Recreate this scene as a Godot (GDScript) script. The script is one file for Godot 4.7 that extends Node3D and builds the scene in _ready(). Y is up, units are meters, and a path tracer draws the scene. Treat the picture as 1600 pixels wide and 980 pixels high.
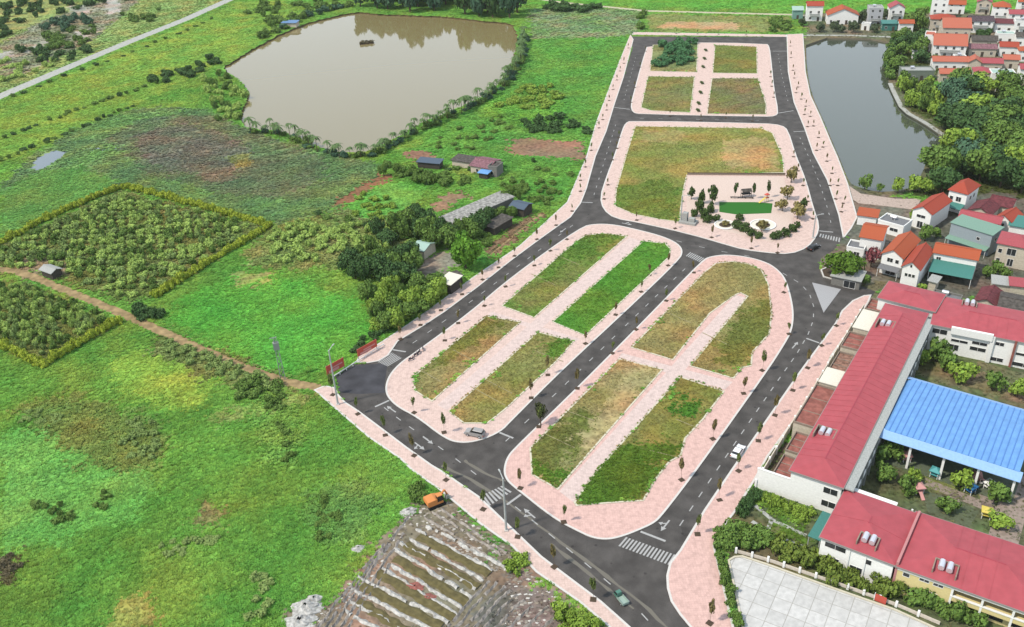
extends Node3D

# ---------------------------------------------------------------- camera model
const FOCAL := 1430.0          # focal length in photograph pixels (1600 x 980)
const EYE_H := 125.0           # flying height, metres
const PITCH := 30.518
const ROLL := -2.8785
const PAVE := 0.15             # top of the pavements
const PLOT := 0.20             # top of the vacant plots
const WATER := -0.8

var cam_r: Vector3
var cam_u: Vector3
var cam_f: Vector3
var rng := RandomNumberGenerator.new()
var used := {}
var mats := {}
var tex := {}

func _camera_axes() -> void:
	var p := deg_to_rad(PITCH)
	var q := deg_to_rad(ROLL)
	var r := Vector3(1, 0, 0)
	var u := Vector3(0, cos(p), -sin(p))
	cam_f = Vector3(0, -sin(p), -cos(p))
	cam_r = r * cos(q) + u * sin(q)
	cam_u = u * cos(q) - r * sin(q)

# a photograph pixel as a point on the level plane at height h
func G(x: float, y: float, h := 0.0) -> Vector3:
	var d := cam_f * FOCAL + cam_r * (x - 800.0) + cam_u * (490.0 - y)
	return Vector3(0, EYE_H, 0) + d * ((h - EYE_H) / d.y)

func G2(x: float, y: float, h := 0.0) -> Vector2:
	var g := G(x, y, h)
	return Vector2(g.x, g.z)

# flat list x, y, x, y ... of pixels -> polygon on the plane
func poly(a: Array, h := 0.0) -> PackedVector2Array:
	var o := PackedVector2Array()
	for i in range(0, a.size(), 2):
		o.append(G2(a[i], a[i + 1], h))
	return o

func ccw(p: PackedVector2Array) -> PackedVector2Array:
	if Geometry2D.is_polygon_clockwise(p):
		p.reverse()
	return p

# ---------------------------------------------------------------- scene tree
func numbered(n: String) -> String:
	if not used.has(n):
		used[n] = 0
		return n
	used[n] += 1
	return "%s_%03d" % [n, used[n]]

func tag(o: Node, label := "", category := "", group := "", kind := "") -> Node:
	if label != "": o.set_meta("label", label)
	if category != "": o.set_meta("category", category)
	if group != "": o.set_meta("group", group)
	if kind != "": o.set_meta("kind", kind)
	return o

func thing(called: String, at: Vector3, turn := 0.0, label := "", category := "", group := "") -> Node3D:
	var o := Node3D.new()
	o.name = numbered(called)
	add_child(o)
	o.position = at
	o.rotation.y = turn
	tag(o, label, category, group)
	return o

func put(called: String, m: Mesh, mat: Material, parent: Node = null, at := Vector3.ZERO) -> MeshInstance3D:
	var o := MeshInstance3D.new()
	o.mesh = m
	o.material_override = mat
	if parent == null:
		o.name = numbered(called)
		add_child(o)
	else:
		o.name = called
		parent.add_child(o, true)
	o.position = at
	return o

func structure(called: String, m: Mesh, mat: Material) -> MeshInstance3D:
	var o := put(called, m, mat)
	o.set_meta("kind", "structure")
	return o

# ---------------------------------------------------------------- colours and materials
const KA := 0.50               # photograph value -> base colour (the light is about 1 / KA)

func lin(r: float, g: float, b: float, k := KA) -> Color:
	var c := Color(r / 255.0, g / 255.0, b / 255.0).srgb_to_linear()
	return Color(c.r * k, c.g * k, c.b * k)

func pc(r: float, g: float, b: float, k := KA) -> Color:
	return lin(r, g, b, k).linear_to_srgb()

func noise(seed_: int, freq: float, oct := 4, kind := FastNoiseLite.TYPE_SIMPLEX_SMOOTH) -> FastNoiseLite:
	var n := FastNoiseLite.new()
	n.seed = seed_
	n.noise_type = kind
	n.frequency = freq
	n.fractal_octaves = oct
	return n

# a seamless grey mottle, lo..hi
func mottle(key: String, seed_: int, freq: float, lo: float, hi: float, oct := 5, size := 512) -> ImageTexture:
	if tex.has(key): return tex[key]
	var im := noise(seed_, freq, oct).get_seamless_image(size, size)
	im.convert(Image.FORMAT_L8)
	var d := im.get_data()
	for i in d.size():
		d[i] = int(clampf(lerpf(lo, hi, d[i] / 255.0), 0.0, 1.0) * 255.0)
	var t := ImageTexture.create_from_image(Image.create_from_data(size, size, false, Image.FORMAT_L8, d))
	tex[key] = t
	return t

func mat(key: String, c: Color, rough := 0.85, mott := "", scale := 0.1) -> StandardMaterial3D:
	if mats.has(key): return mats[key]
	var m := StandardMaterial3D.new()
	m.albedo_color = c
	m.roughness = rough
	m.metallic_specular = 0.3
	if mott != "":
		m.albedo_texture = tex[mott]
		m.uv1_triplanar = true
		m.uv1_world_triplanar = true
		m.uv1_scale = Vector3(scale, scale, scale)
	m.cull_mode = BaseMaterial3D.CULL_DISABLED
	mats[key] = m
	return m

# ---------------------------------------------------------------- meshes
func st_new() -> SurfaceTool:
	var s := SurfaceTool.new()
	s.begin(Mesh.PRIMITIVE_TRIANGLES)
	s.set_smooth_group(-1)
	return s

func st_end(s: SurfaceTool) -> ArrayMesh:
	s.generate_normals()
	return s.commit()

func tri(s: SurfaceTool, a: Vector3, b: Vector3, c: Vector3) -> void:
	s.add_vertex(a); s.add_vertex(b); s.add_vertex(c)

# a, b, c, d seen from outside run clockwise
func quad(s: SurfaceTool, a: Vector3, b: Vector3, c: Vector3, d: Vector3) -> void:
	tri(s, a, b, c); tri(s, a, c, d)

func box(s: SurfaceTool, lo: Vector3, hi: Vector3) -> void:
	var p := []
	for i in 8:
		p.append(Vector3(hi.x if i & 1 else lo.x, hi.y if i & 2 else lo.y, hi.z if i & 4 else lo.z))
	quad(s, p[4], p[6], p[7], p[5])
	quad(s, p[1], p[3], p[2], p[0])
	quad(s, p[2], p[3], p[7], p[6])
	quad(s, p[0], p[4], p[5], p[1])
	quad(s, p[0], p[2], p[6], p[4])
	quad(s, p[5], p[7], p[3], p[1])

# box with its upper edges chamfered
func cbox(s: SurfaceTool, lo: Vector3, hi: Vector3, c: float) -> void:
	var y := hi.y - c
	var a := [Vector3(lo.x, lo.y, lo.z), Vector3(hi.x, lo.y, lo.z), Vector3(hi.x, lo.y, hi.z), Vector3(lo.x, lo.y, hi.z)]
	var t := [Vector3(lo.x + c, hi.y, lo.z + c), Vector3(hi.x - c, hi.y, lo.z + c), Vector3(hi.x - c, hi.y, hi.z - c), Vector3(lo.x + c, hi.y, hi.z - c)]
	for i in 4:
		var j := (i + 1) % 4
		var ai: Vector3 = a[i]
		var aj: Vector3 = a[j]
		var mi := Vector3(ai.x, y, ai.z)
		var mj := Vector3(aj.x, y, aj.z)
		quad(s, aj, mj, mi, ai)
		quad(s, mj, t[j], t[i], mi)
	quad(s, t[0], t[1], t[2], t[3])

func box_mesh(lo: Vector3, hi: Vector3, c := 0.0) -> ArrayMesh:
	var s := st_new()
	if c > 0.0: cbox(s, lo, hi, c)
	else: box(s, lo, hi)
	return st_end(s)

# tapered tube from a to b
func tube(s: SurfaceTool, a: Vector3, b: Vector3, ra: float, rb: float, n := 6, caps := true) -> void:
	var d := (b - a).normalized()
	var x := d.cross(Vector3(0, 0, 1) if absf(d.z) < 0.9 else Vector3(1, 0, 0)).normalized()
	var y := d.cross(x)
	for i in n:
		var t0 := TAU * i / n
		var t1 := TAU * (i + 1) / n
		var e0 := x * cos(t0) + y * sin(t0)
		var e1 := x * cos(t1) + y * sin(t1)
		quad(s, a + e0 * ra, b + e0 * rb, b + e1 * rb, a + e1 * ra)
		if caps:
			tri(s, b, b + e1 * rb, b + e0 * rb)
			tri(s, a, a + e0 * ra, a + e1 * ra)

func tube_mesh(a: Vector3, b: Vector3, ra: float, rb: float, n := 6) -> ArrayMesh:
	var s := st_new()
	tube(s, a, b, ra, rb, n)
	return st_end(s)

# flat sheet, UV = world x, z through the ground painting
func uvw(v: Vector2) -> Vector2:
	return Vector2((v.x - GX0) / GSIZE, (v.y - GZ0) / GSIZE)

func flat_poly(s: SurfaceTool, p: PackedVector2Array, y: float) -> void:
	var t := Geometry2D.triangulate_polygon(p)
	for i in range(0, t.size(), 3):
		var a := p[t[i]]
		var b := p[t[i + 1]]
		var c := p[t[i + 2]]
		if (b - a).cross(c - a) < 0.0:
			var k := b; b = c; c = k
		for v: Vector2 in [a, b, c]:
			s.set_uv(uvw(v))
			s.add_vertex(Vector3(v.x, y, v.y))

func skirt(s: SurfaceTool, p: PackedVector2Array, y0: float, y1: float) -> void:
	p = ccw(p.duplicate())
	for i in p.size():
		var a := p[i]
		var b := p[(i + 1) % p.size()]
		s.set_uv(uvw(a))
		quad(s, Vector3(a.x, y0, a.y), Vector3(b.x, y0, b.y), Vector3(b.x, y1, b.y), Vector3(a.x, y1, a.y))

func sheet(p: PackedVector2Array, y: float, depth := 0.0) -> ArrayMesh:
	var s := st_new()
	flat_poly(s, p, y)
	if depth > 0.0: skirt(s, p, y - depth, y)
	return st_end(s)

# a band of width w just inside the polygon's edge
func band(p: PackedVector2Array, w: float, y0: float, y1: float) -> ArrayMesh:
	p = ccw(p.duplicate())
	var s := st_new()
	var n := p.size()
	var inner := PackedVector2Array()
	for i in n:
		var a := p[(i + n - 1) % n]
		var b := p[i]
		var c := p[(i + 1) % n]
		var d0 := (b - a).normalized()
		var d1 := (c - b).normalized()
		var n0 := Vector2(-d0.y, d0.x)
		var n1 := Vector2(-d1.y, d1.x)
		var m := (n0 + n1).normalized()
		inner.append(b + m * (w / maxf(0.4, m.dot(n0))))
	for i in n:
		var j := (i + 1) % n
		quad(s, Vector3(p[i].x, y1, p[i].y), Vector3(p[j].x, y1, p[j].y), Vector3(inner[j].x, y1, inner[j].y), Vector3(inner[i].x, y1, inner[i].y))
		quad(s, Vector3(p[i].x, y0, p[i].y), Vector3(p[j].x, y0, p[j].y), Vector3(p[j].x, y1, p[j].y), Vector3(p[i].x, y1, p[i].y))
		quad(s, Vector3(inner[j].x, y0, inner[j].y), Vector3(inner[i].x, y0, inner[i].y), Vector3(inner[i].x, y1, inner[i].y), Vector3(inner[j].x, y1, inner[j].y))
	return st_end(s)

# strip of width w along a polyline
func ribbon(pts: PackedVector2Array, w: float) -> PackedVector2Array:
	var l := PackedVector2Array()
	var r := PackedVector2Array()
	for i in pts.size():
		var d := (pts[mini(i + 1, pts.size() - 1)] - pts[maxi(i - 1, 0)]).normalized()
		var nn := Vector2(-d.y, d.x) * w * 0.5
		l.append(pts[i] + nn)
		r.append(pts[i] - nn)
	r.reverse()
	l.append_array(r)
	return l

# smooth a closed outline by cutting its corners
func smooth(p: PackedVector2Array, times := 1, closed := true) -> PackedVector2Array:
	for k in times:
		var o := PackedVector2Array()
		var n := p.size()
		if not closed: o.append(p[0])
		for i in (n if closed else n - 1):
			var a := p[i]
			var b := p[(i + 1) % n]
			o.append(a.lerp(b, 0.25))
			o.append(a.lerp(b, 0.75))
		if not closed: o.append(p[n - 1])
		p = o
	return p

func inside(p: Vector2, pg: PackedVector2Array) -> bool:
	return Geometry2D.is_point_in_polygon(p, pg)

# ---------------------------------------------------------------- painted ground: what grows or lies where
const GX0 := -400.0
const GZ0 := -760.0
const GSIZE := 700.0
const GN := 1536
var field_id := PackedByteArray()
var field_list: Array = []
var ground_pixels := PackedByteArray()

# base colour of a field, one even colour for ground and plants: greens a little yellower, straw as it is
func field_colour(c: Array, grassy: bool, tall: bool) -> Color:
	if not grassy: return lin(c[0], c[1], c[2])
	var o := lin(c[0], c[1], c[2], KA * (1.45 if tall else 1.2))
	var green := clampf((o.g - o.r) / maxf(o.g, 0.001) * 1.6, 0.0, 1.0)
	var warm := Color(o.r * 1.05, o.g * 1.04, o.b * 1.1).lerp(Color(o.r * 1.68, o.g * 1.17, o.b), green)
	var grey := warm.r * 0.25 + warm.g * 0.65 + warm.b * 0.1
	return warm.lerp(Color(grey, grey, grey), 0.1)

# register a field: polygon, two photograph colours, weight of the coarse mottle, tufts per square metre, tuft height, tuft width
func field(p: PackedVector2Array, c1: Array, c2: Array, tufts := 0.25, th := 0.45, tw := 0.9) -> void:
	var id := field_list.size()
	field_list.append({"a": field_colour(c1, tufts >= 0.3, th > 0.55), "b": field_colour(c2, tufts >= 0.3, th > 0.55), "t": tufts, "h": th, "w": tw})
	if p.is_empty():
		field_id.resize(GN * GN)
		field_id.fill(id)
		return
	var s := GN / GSIZE
	var q := PackedVector2Array()
	var y0 := 1e9
	var y1 := -1e9
	for v in p:
		var u := Vector2((v.x - GX0) * s, (v.y - GZ0) * s)
		q.append(u)
		y0 = minf(y0, u.y)
		y1 = maxf(y1, u.y)
	var n := q.size()
	for y in range(maxi(0, int(y0)), mini(GN - 1, int(y1)) + 1):
		var xs := PackedFloat32Array()
		var yc := y + 0.5
		for i in n:
			var a := q[i]
			var b := q[(i + 1) % n]
			if (a.y <= yc) != (b.y <= yc):
				xs.append(a.x + (yc - a.y) / (b.y - a.y) * (b.x - a.x))
		xs.sort()
		for k in range(0, xs.size() - 1, 2):
			for x in range(maxi(0, int(xs[k] + 0.5)), mini(GN, int(xs[k + 1] + 0.5))):
				field_id[y * GN + x] = id

func paint_ground() -> ImageTexture:
	var big := noise(11, 0.012, 4).get_image(GN, GN).get_data()
	var mid := noise(12, 0.05, 4).get_image(GN, GN).get_data()
	var fine := noise(13, 0.28, 3).get_image(GN, GN).get_data()
	var wx := noise(14, 0.03, 4).get_image(GN, GN).get_data()
	var wz := noise(15, 0.03, 4).get_image(GN, GN).get_data()
	var jag := noise(17, 0.11, 3).get_image(GN, GN).get_data()
	var hue := noise(16, 0.02, 5).get_image(GN, GN).get_data()
	var ca := PackedFloat32Array()
	var cb := PackedFloat32Array()
	for f in field_list:
		ca.append_array([f.a.r, f.a.g, f.a.b])
		cb.append_array([f.b.r, f.b.g, f.b.b])
	var lut := PackedByteArray()
	lut.resize(1025)
	for i in 1025:
		var v := i / 1024.0
		lut[i] = int(clampf((1.055 * pow(v, 1.0 / 2.4) - 0.055) if v > 0.0031308 else v * 12.92, 0, 1) * 255.0)
	ground_pixels.resize(GN * GN * 3)
	var moved := PackedByteArray()
	moved.resize(GN * GN)
	for y in GN:
		for x in GN:
			var i := y * GN + x
			# the borders between fields wander
			var sx := clampi(x + (wx[i] - 128) / 22 + (jag[i] - 128) / 14, 0, GN - 1)
			var sy := clampi(y + (wz[i] - 128) / 22 + (jag[GN * GN - 1 - i] - 128) / 14, 0, GN - 1)
			var id := field_id[sy * GN + sx]
			moved[i] = id
			# grass lies over along one direction: stretched mottle
			var st := mid[posmod(int((x * 0.43 + y * 0.9) * 1.7), GN) * GN + posmod(int((x * 0.9 - y * 0.43) * 0.45), GN)] - 128
			var t := clampf((big[i] * 0.4 + mid[i] * 0.3 - 89.6 + st * 0.35) * 0.011 + 0.5, 0.0, 1.0)
			var k := 1.0 + (fine[i] - 128) * 0.004 + st * 0.0022
			var hn := (hue[i] - 128) * (0.004 if hue[i] > 128 else 0.0018)
			var o := id * 3
			var j := i * 3
			ground_pixels[j] = lut[clampi(int((ca[o] + (cb[o] - ca[o]) * t) * k * (1.0 + hn) * 1024.0), 0, 1024)]
			ground_pixels[j + 1] = lut[clampi(int((ca[o + 1] + (cb[o + 1] - ca[o + 1]) * t) * k * 1024.0), 0, 1024)]
			ground_pixels[j + 2] = lut[clampi(int((ca[o + 2] + (cb[o + 2] - ca[o + 2]) * t) * k * 1024.0), 0, 1024)]
	field_id = moved
	return ImageTexture.create_from_image(Image.create_from_data(GN, GN, false, Image.FORMAT_RGB8, ground_pixels))

func ground_at(x: float, z: float) -> int:
	var i := int((x - GX0) / GSIZE * GN)
	var j := int((z - GZ0) / GSIZE * GN)
	if i < 0 or j < 0 or i >= GN or j >= GN: return -1
	return j * GN + i

# ---------------------------------------------------------------- plants
func leaf_mat(key: String, r: float, g: float, b: float) -> StandardMaterial3D:
	if mats.has(key): return mats[key]
	var m := StandardMaterial3D.new()
	m.albedo_color = pc(r * 1.04, g, b, 0.95)
	m.vertex_color_use_as_albedo = true
	m.roughness = 0.75
	m.metallic_specular = 0.25
	m.backlight = pc(r, g, b, 0.5)
	m.cull_mode = BaseMaterial3D.CULL_DISABLED
	mats[key] = m
	return m

# a crown of unit radius and unit height above y = 0, made of leaf sprays on a few uneven boughs
func crown_mesh(seed_: int, boughs: int, sprays: int, leaf: float, squash := 1.0, core := 0.62) -> ArrayMesh:
	var r := RandomNumberGenerator.new()
	r.seed = seed_
	var s := st_new()
	var cs: Array = []
	cs.append([Vector3(0, 0.5, 0), 0.62])
	for i in boughs:
		var a := TAU * (i + r.randf_range(-0.35, 0.35)) / boughs
		var up := r.randf_range(-0.25, 0.42)
		var d := r.randf_range(0.38, 0.8)
		cs.append([Vector3(cos(a) * d, 0.48 + up, sin(a) * d), r.randf_range(0.18, 0.42)])
	for c in cs:
		var shade := r.randf_range(0.82, 1.18)
		var nn: int = int(sprays * c[1] * c[1] / (0.38 + 0.12 * boughs))
		for i in nn:
			var d := Vector3(r.randfn(), r.randfn() + 0.25, r.randfn()).normalized()
			var p: Vector3 = c[0] + d * c[1] * r.randf_range(0.8, 1.1)
			p.y = maxf(0.02, 0.5 + (p.y - 0.5) * squash)
			var nrm := (d + Vector3(r.randfn(), r.randfn(), r.randfn()) * 0.45).normalized()
			var x := nrm.cross(Vector3(r.randfn(), r.randfn(), r.randfn())).normalized()
			var y := nrm.cross(x)
			var l := leaf * r.randf_range(0.6, 1.3)
			var v := shade * r.randf_range(0.62, 1.4)
			var w := r.randf_range(-0.1, 0.1)
			s.set_color(Color(v * (1.0 + w), v, v * (1.0 - w * 0.5)))
			tri(s, p - x * l * 0.9 - y * l * 0.2, p + y * l, p + x * l * 0.9 - y * l * 0.3)
			tri(s, p - x * l * 0.9 - y * l * 0.2, p + x * l * 0.9 - y * l * 0.3, p - y * l * 0.9 + nrm * l * 0.3)
		# the dense inner twigs and leaves of the bough
		if core > 0.0:
			var rc: float = c[1] * core
			var ctr: Vector3 = c[0]
			var q := []
			for i in 5:
				var row := []
				for j in 8:
					var th := PI * (i + 0.0) / 4.0
					var ph := TAU * j / 8.0 + i * 0.4
					var e := Vector3(sin(th) * cos(ph), cos(th), sin(th) * sin(ph)) * rc * r.randf_range(0.8, 1.15)
					var pp := ctr + e
					pp.y = maxf(0.0, 0.5 + (pp.y - 0.5) * squash)
					row.append(pp)
				q.append(row)
			for i in 4:
				for j in 8:
					var v := r.randf_range(0.62, 1.4)
					s.set_color(Color(v, v, v))
					quad(s, q[i][j], q[i][(j + 1) % 8], q[i + 1][(j + 1) % 8], q[i + 1][j])
	return st_end(s)

# trunk with a few limbs, unit height
func trunk_mesh(seed_: int, rad: float, limbs: int) -> ArrayMesh:
	var r := RandomNumberGenerator.new()
	r.seed = seed_
	var s := st_new()
	tube(s, Vector3(0, -0.02, 0), Vector3(0.01, 0.55, 0.01), rad * 1.25, rad * 0.8, 6)
	for i in limbs:
		var a := TAU * i / limbs + r.randf()
		tube(s, Vector3(0.01, r.randf_range(0.42, 0.55), 0.01), Vector3(cos(a) * 0.25, r.randf_range(0.8, 1.0), sin(a) * 0.25), rad * 0.65, rad * 0.25, 5)
	return st_end(s)

var crowns := {}
func crown(kind: String, i: int) -> ArrayMesh:
	var k := "%s%d" % [kind, i]
	if not crowns.has(k):
		match kind:
			"tree": crowns[k] = crown_mesh(100 + i, 9, 1300, 0.085)
			"far": crowns[k] = crown_mesh(200 + i, 8, 650, 0.12)
			"bush": crowns[k] = crown_mesh(300 + i, 6, 330, 0.14)
			"street": crowns[k] = crown_mesh(400 + i, 5, 150, 0.2, 1.0, 0.6)
			"hedge": crowns[k] = crown_mesh(500 + i, 6, 360, 0.13, 0.9, 0.85)
	return crowns[k]

func trunk(i: int) -> ArrayMesh:
	var k := "trunk%d" % i
	if not crowns.has(k): crowns[k] = trunk_mesh(700 + i, 0.03 if i < 4 else 0.012, 5 if i < 4 else 3)
	return crowns[k]

# a tree: base point, height, crown radius, share of the height that is bare stem
func tree(called: String, at: Vector3, h: float, r: float, bare: float, kind: String, leaf: Material, label: String, category: String, group := "") -> Node3D:
	var t := thing(called, at, rng.randf() * TAU, label, category, group)
	if kind == "street": t.rotation.x = rng.randfn() * 0.04
	var v := rng.randi() % 4
	var tr := put("trunk", trunk(v + (4 if kind == "street" else 0)), mats.bark, t)
	tr.scale = Vector3(minf(h, r * 3.0), h * minf(1.0, bare + 0.35), minf(h, r * 3.0))
	var c := put("crown", crown(kind, v), leaf, t)
	c.position.y = h * bare
	c.scale = Vector3(r, h * (1.0 - bare), r)
	return t

func bush(called: String, at: Vector3, h: float, r: float, leaf: Material, label: String, category: String, group := "", kind := "bush") -> MeshInstance3D:
	var b := put(called, crown(kind, rng.randi() % 4), leaf, null, at + Vector3(0, -0.05, 0))
	b.rotation.y = rng.randf() * TAU
	b.scale = Vector3(r, h, r)
	tag(b, label, category, group)
	return b

# points spread over a polygon at least d apart
func spread(pg: PackedVector2Array, count: int, d: float, seed_: int) -> Array:
	var r := RandomNumberGenerator.new()
	r.seed = seed_
	var lo := pg[0]
	var hi := pg[0]
	for v in pg:
		lo = lo.min(v)
		hi = hi.max(v)
	var out: Array = []
	for k in count * 40:
		if out.size() >= count: break
		var p := Vector2(r.randf_range(lo.x, hi.x), r.randf_range(lo.y, hi.y))
		if not inside(p, pg): continue
		var ok := true
		for o: Vector2 in out:
			if o.distance_squared_to(p) < d * d:
				ok = false
				break
		if ok: out.append(p)
	return out

# palm: bare stem and a head of drooping fronds
var palm_parts: Array = []
func palm_meshes() -> void:
	for v in 3:
		var r := RandomNumberGenerator.new()
		r.seed = 900 + v
		var fr := st_new()
		for k in 13:
			var a := TAU * k / 13.0 + r.randf_range(-0.2, 0.2)
			var d := Vector3(cos(a), 0, sin(a))
			var side := Vector3(-sin(a), 0, cos(a))
			var rise := r.randf_range(0.1, 0.9)
			var p0 := Vector3.ZERO
			var len := r.randf_range(0.8, 1.1)
			for i in 4:
				var t := (i + 1) / 4.0
				var p1 := d * len * t + Vector3(0, rise * t - 1.1 * t * t, 0)
				var w0 := 0.17 * (1.0 - absf(i / 4.0 - 0.4))
				var w1 := 0.17 * (1.0 - absf(t - 0.4)) * (1.0 if i < 3 else 0.1)
				var vv := r.randf_range(0.7, 1.25)
				fr.set_color(Color(vv, vv, vv))
				quad(fr, p0 - side * w0 - Vector3(0, 0.06, 0), p0, p1, p1 - side * w1 - Vector3(0, 0.06, 0))
				quad(fr, p0, p0 + side * w0 - Vector3(0, 0.06, 0), p1 + side * w1 - Vector3(0, 0.06, 0), p1)
				p0 = p1
		var tk := st_new()
		tube(tk, Vector3(0, -0.02, 0), Vector3(0.02, 0.5, 0), 0.03, 0.024, 6)
		tube(tk, Vector3(0.02, 0.5, 0), Vector3(0.0, 1.0, 0), 0.024, 0.02, 6)
		palm_parts.append([st_end(tk), st_end(fr)])

func palm(at: Vector3, h: float, r: float, label: String, group: String) -> void:
	var t := thing("palm_tree", at, rng.randf() * TAU, label, "palm tree", group)
	var pr: Array = palm_parts[rng.randi() % 3]
	put("trunk", pr[0], mats.bark, t).scale = Vector3(h * 0.8, h, h * 0.8)
	var c := put("crown", pr[1], leaf_mat("palm", 78, 104, 62), t)
	c.position.y = h
	c.scale = Vector3(r, r, r)

# one tuft of grass: bent blades round a low cushion
func tuft_mesh(seed_: int, blades: int, lean: float) -> ArrayMesh:
	var r := RandomNumberGenerator.new()
	r.seed = seed_
	var s := st_new()
	s.set_color(Color.WHITE)
	for i in blades:
		var a := TAU * i / blades + r.randf_range(-0.4, 0.4)
		var d := Vector3(cos(a), 0, sin(a))
		var side := Vector3(-sin(a), 0, cos(a)) * r.randf_range(0.12, 0.22)
		var b := d * r.randf_range(0.0, 0.18)
		var m := b + d * 0.25 * lean + Vector3(0, r.randf_range(0.5, 0.8), 0)
		var e := b + d * r.randf_range(0.35, 0.55) * lean * 1.3 + Vector3(0, r.randf_range(0.55, 1.0), 0)
		tri(s, b - side, m - side * 0.7, b + side)
		tri(s, b + side, m - side * 0.7, m + side * 0.7)
		tri(s, m - side * 0.7, e, m + side * 0.7)
	return st_end(s)

func grow(called: String, label: String, category: String, mesh: Mesh, material: Material, xf: Array, col: PackedColorArray) -> void:
	var mm := MultiMesh.new()
	mm.transform_format = MultiMesh.TRANSFORM_3D
	mm.use_colors = true
	mm.mesh = mesh
	mm.instance_count = xf.size()
	for i in xf.size():
		mm.set_instance_transform(i, xf[i])
		mm.set_instance_color(i, col[i])
	var o := MultiMeshInstance3D.new()
	o.multimesh = mm
	o.material_override = material
	o.name = numbered(called)
	add_child(o)
	tag(o, label, category, "", "stuff")

func grow_grass(bare: Array, raised: Array) -> void:
	var r := RandomNumberGenerator.new()
	r.seed = 4711
	var m := StandardMaterial3D.new()
	m.vertex_color_use_as_albedo = true
	m.roughness = 0.9
	m.metallic_specular = 0.15
	m.cull_mode = BaseMaterial3D.CULL_DISABLED
	var xf := [[], []]
	var col := [PackedColorArray(), PackedColorArray()]
	# mask: 0 open ground, 1 bare (road, pavement, water, house), 2 raised plot
	var mask := PackedByteArray()
	mask.resize(1400 * 1400)
	for lst in [[bare, 1], [raised, 2]]:
		for pg: PackedVector2Array in lst[0]:
			mask = raster(mask, pg, lst[1])
	var bands := [[-82.0, -150.0, 9.0], [-150.0, -230.0, 6.0], [-230.0, -340.0, 3.4], [-340.0, -480.0, 1.8], [-480.0, -720.0, 0.8]]
	for b in bands:
		var z0: float = b[0]
		var z1: float = b[1]
		# the width that the picture shows at that depth, with a margin
		var wl := -52.0 + 0.456 * z1
		var wr := 40.0 - 0.511 * z1
		var n := int((wr - wl) * (z0 - z1) * b[2])
		for k in n:
			var z := r.randf_range(z1, z0)
			var x := r.randf_range(wl, wr)
			if x < -52.0 + 0.456 * z or x > 40.0 - 0.511 * z: continue
			var i := ground_at(x + r.randfn() * 0.7, z + r.randfn() * 0.7)
			if i < 0: continue
			var f: Dictionary = field_list[field_id[i]]
			if r.randf() > f.t: continue
			var mk := mask[int((z - GZ0) * 2.0) * 1400 + int((x - GX0) * 2.0)]
			if mk == 1: continue
			var far: float = sqrt(9.0 / b[2])
			var sc: float = f.w * r.randf_range(0.35, 0.85) * (0.6 + 0.4 * far)
			var sh: float = minf(f.h, 0.6) * r.randf_range(0.35, 0.95)
			var bs := Basis(Vector3.UP, r.randf() * TAU).scaled(Vector3(sc, sh, sc))
			var y := PLOT if mk == 2 else 0.0
			var which := 0 if f.h < 0.55 else 1
			xf[which].append(Transform3D(bs, Vector3(x, y - 0.02, z)))
			var c := Color(ground_pixels[i * 3] / 255.0, ground_pixels[i * 3 + 1] / 255.0, ground_pixels[i * 3 + 2] / 255.0).srgb_to_linear()
			var v := r.randf_range(0.74, 1.3)
			var w := r.randf_range(-0.08, 0.08)
			col[which].append(Color(c.r * v * (1.0 + w), c.g * v, c.b * v * (1.0 - w)))
	print("tufts ", xf[0].size(), " ", xf[1].size())
	grow("meadow_grass", "low green grass covering the fields and vacant plots", "grass", tuft_mesh(21, 7, 1.0), m, xf[0], col[0])
	grow("tall_weeds", "taller rank weeds and reeds growing in the marshy ground", "weeds", tuft_mesh(22, 9, 0.8), m, xf[1], col[1])

func raster(mask: PackedByteArray, p: PackedVector2Array, v: int) -> PackedByteArray:
	var y0 := 1e9
	var y1 := -1e9
	var q := PackedVector2Array()
	for a in p:
		var u := Vector2((a.x - GX0) * 2.0, (a.y - GZ0) * 2.0)
		q.append(u)
		y0 = minf(y0, u.y)
		y1 = maxf(y1, u.y)
	for y in range(maxi(0, int(y0)), mini(1399, int(y1)) + 1):
		var xs := PackedFloat32Array()
		var yc := y + 0.5
		for i in q.size():
			var a := q[i]
			var b := q[(i + 1) % q.size()]
			if (a.y <= yc) != (b.y <= yc):
				xs.append(a.x + (yc - a.y) / (b.y - a.y) * (b.x - a.x))
		xs.sort()
		for k in range(0, xs.size() - 1, 2):
			for x in range(maxi(0, int(xs[k] + 0.5)), mini(1400, int(xs[k + 1] + 0.5))):
				mask[y * 1400 + x] = v
	return mask

# ---------------------------------------------------------------- the lie of the land, in photograph pixels
const ASPHALT := [987, 57, 1229, 58, 1231, 112, 1240, 160, 1257, 202, 1270, 240, 1292, 282, 1310, 337, 1317, 372, 1302, 392, 1283, 402, 1280, 420, 1284, 431, 1320, 440, 1352, 449, 1368, 456, 1362, 464, 1350, 462, 1332, 470, 1315, 486, 1305, 505, 1250, 580, 1200, 652, 1142, 735, 1100, 797, 1062, 860, 1046, 880, 1041, 900, 1042, 920, 1048, 941, 1062, 962, 1077, 980, 1150, 1070, 1070, 1070, 985, 980, 940, 940, 900, 910, 847, 870, 800, 825, 750, 777, 692, 735, 675, 727, 637, 700, 600, 672, 560, 642, 540, 629, 529, 615, 524, 588, 553, 569, 575, 568, 592, 565, 607, 556, 622, 534, 660, 511, 695, 488, 747, 449, 800, 407, 850, 370, 892, 340, 908, 318, 917, 295, 931, 245, 948, 205, 960, 165, 975, 120, 988, 75]
const ISLE_FAR := [1013, 66, 1002, 100, 990, 145, 985, 165, 988, 176, 1000, 179, 1195, 183, 1212, 182, 1217, 176, 1210, 140, 1206, 100, 1203, 74, 1198, 68]
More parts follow.
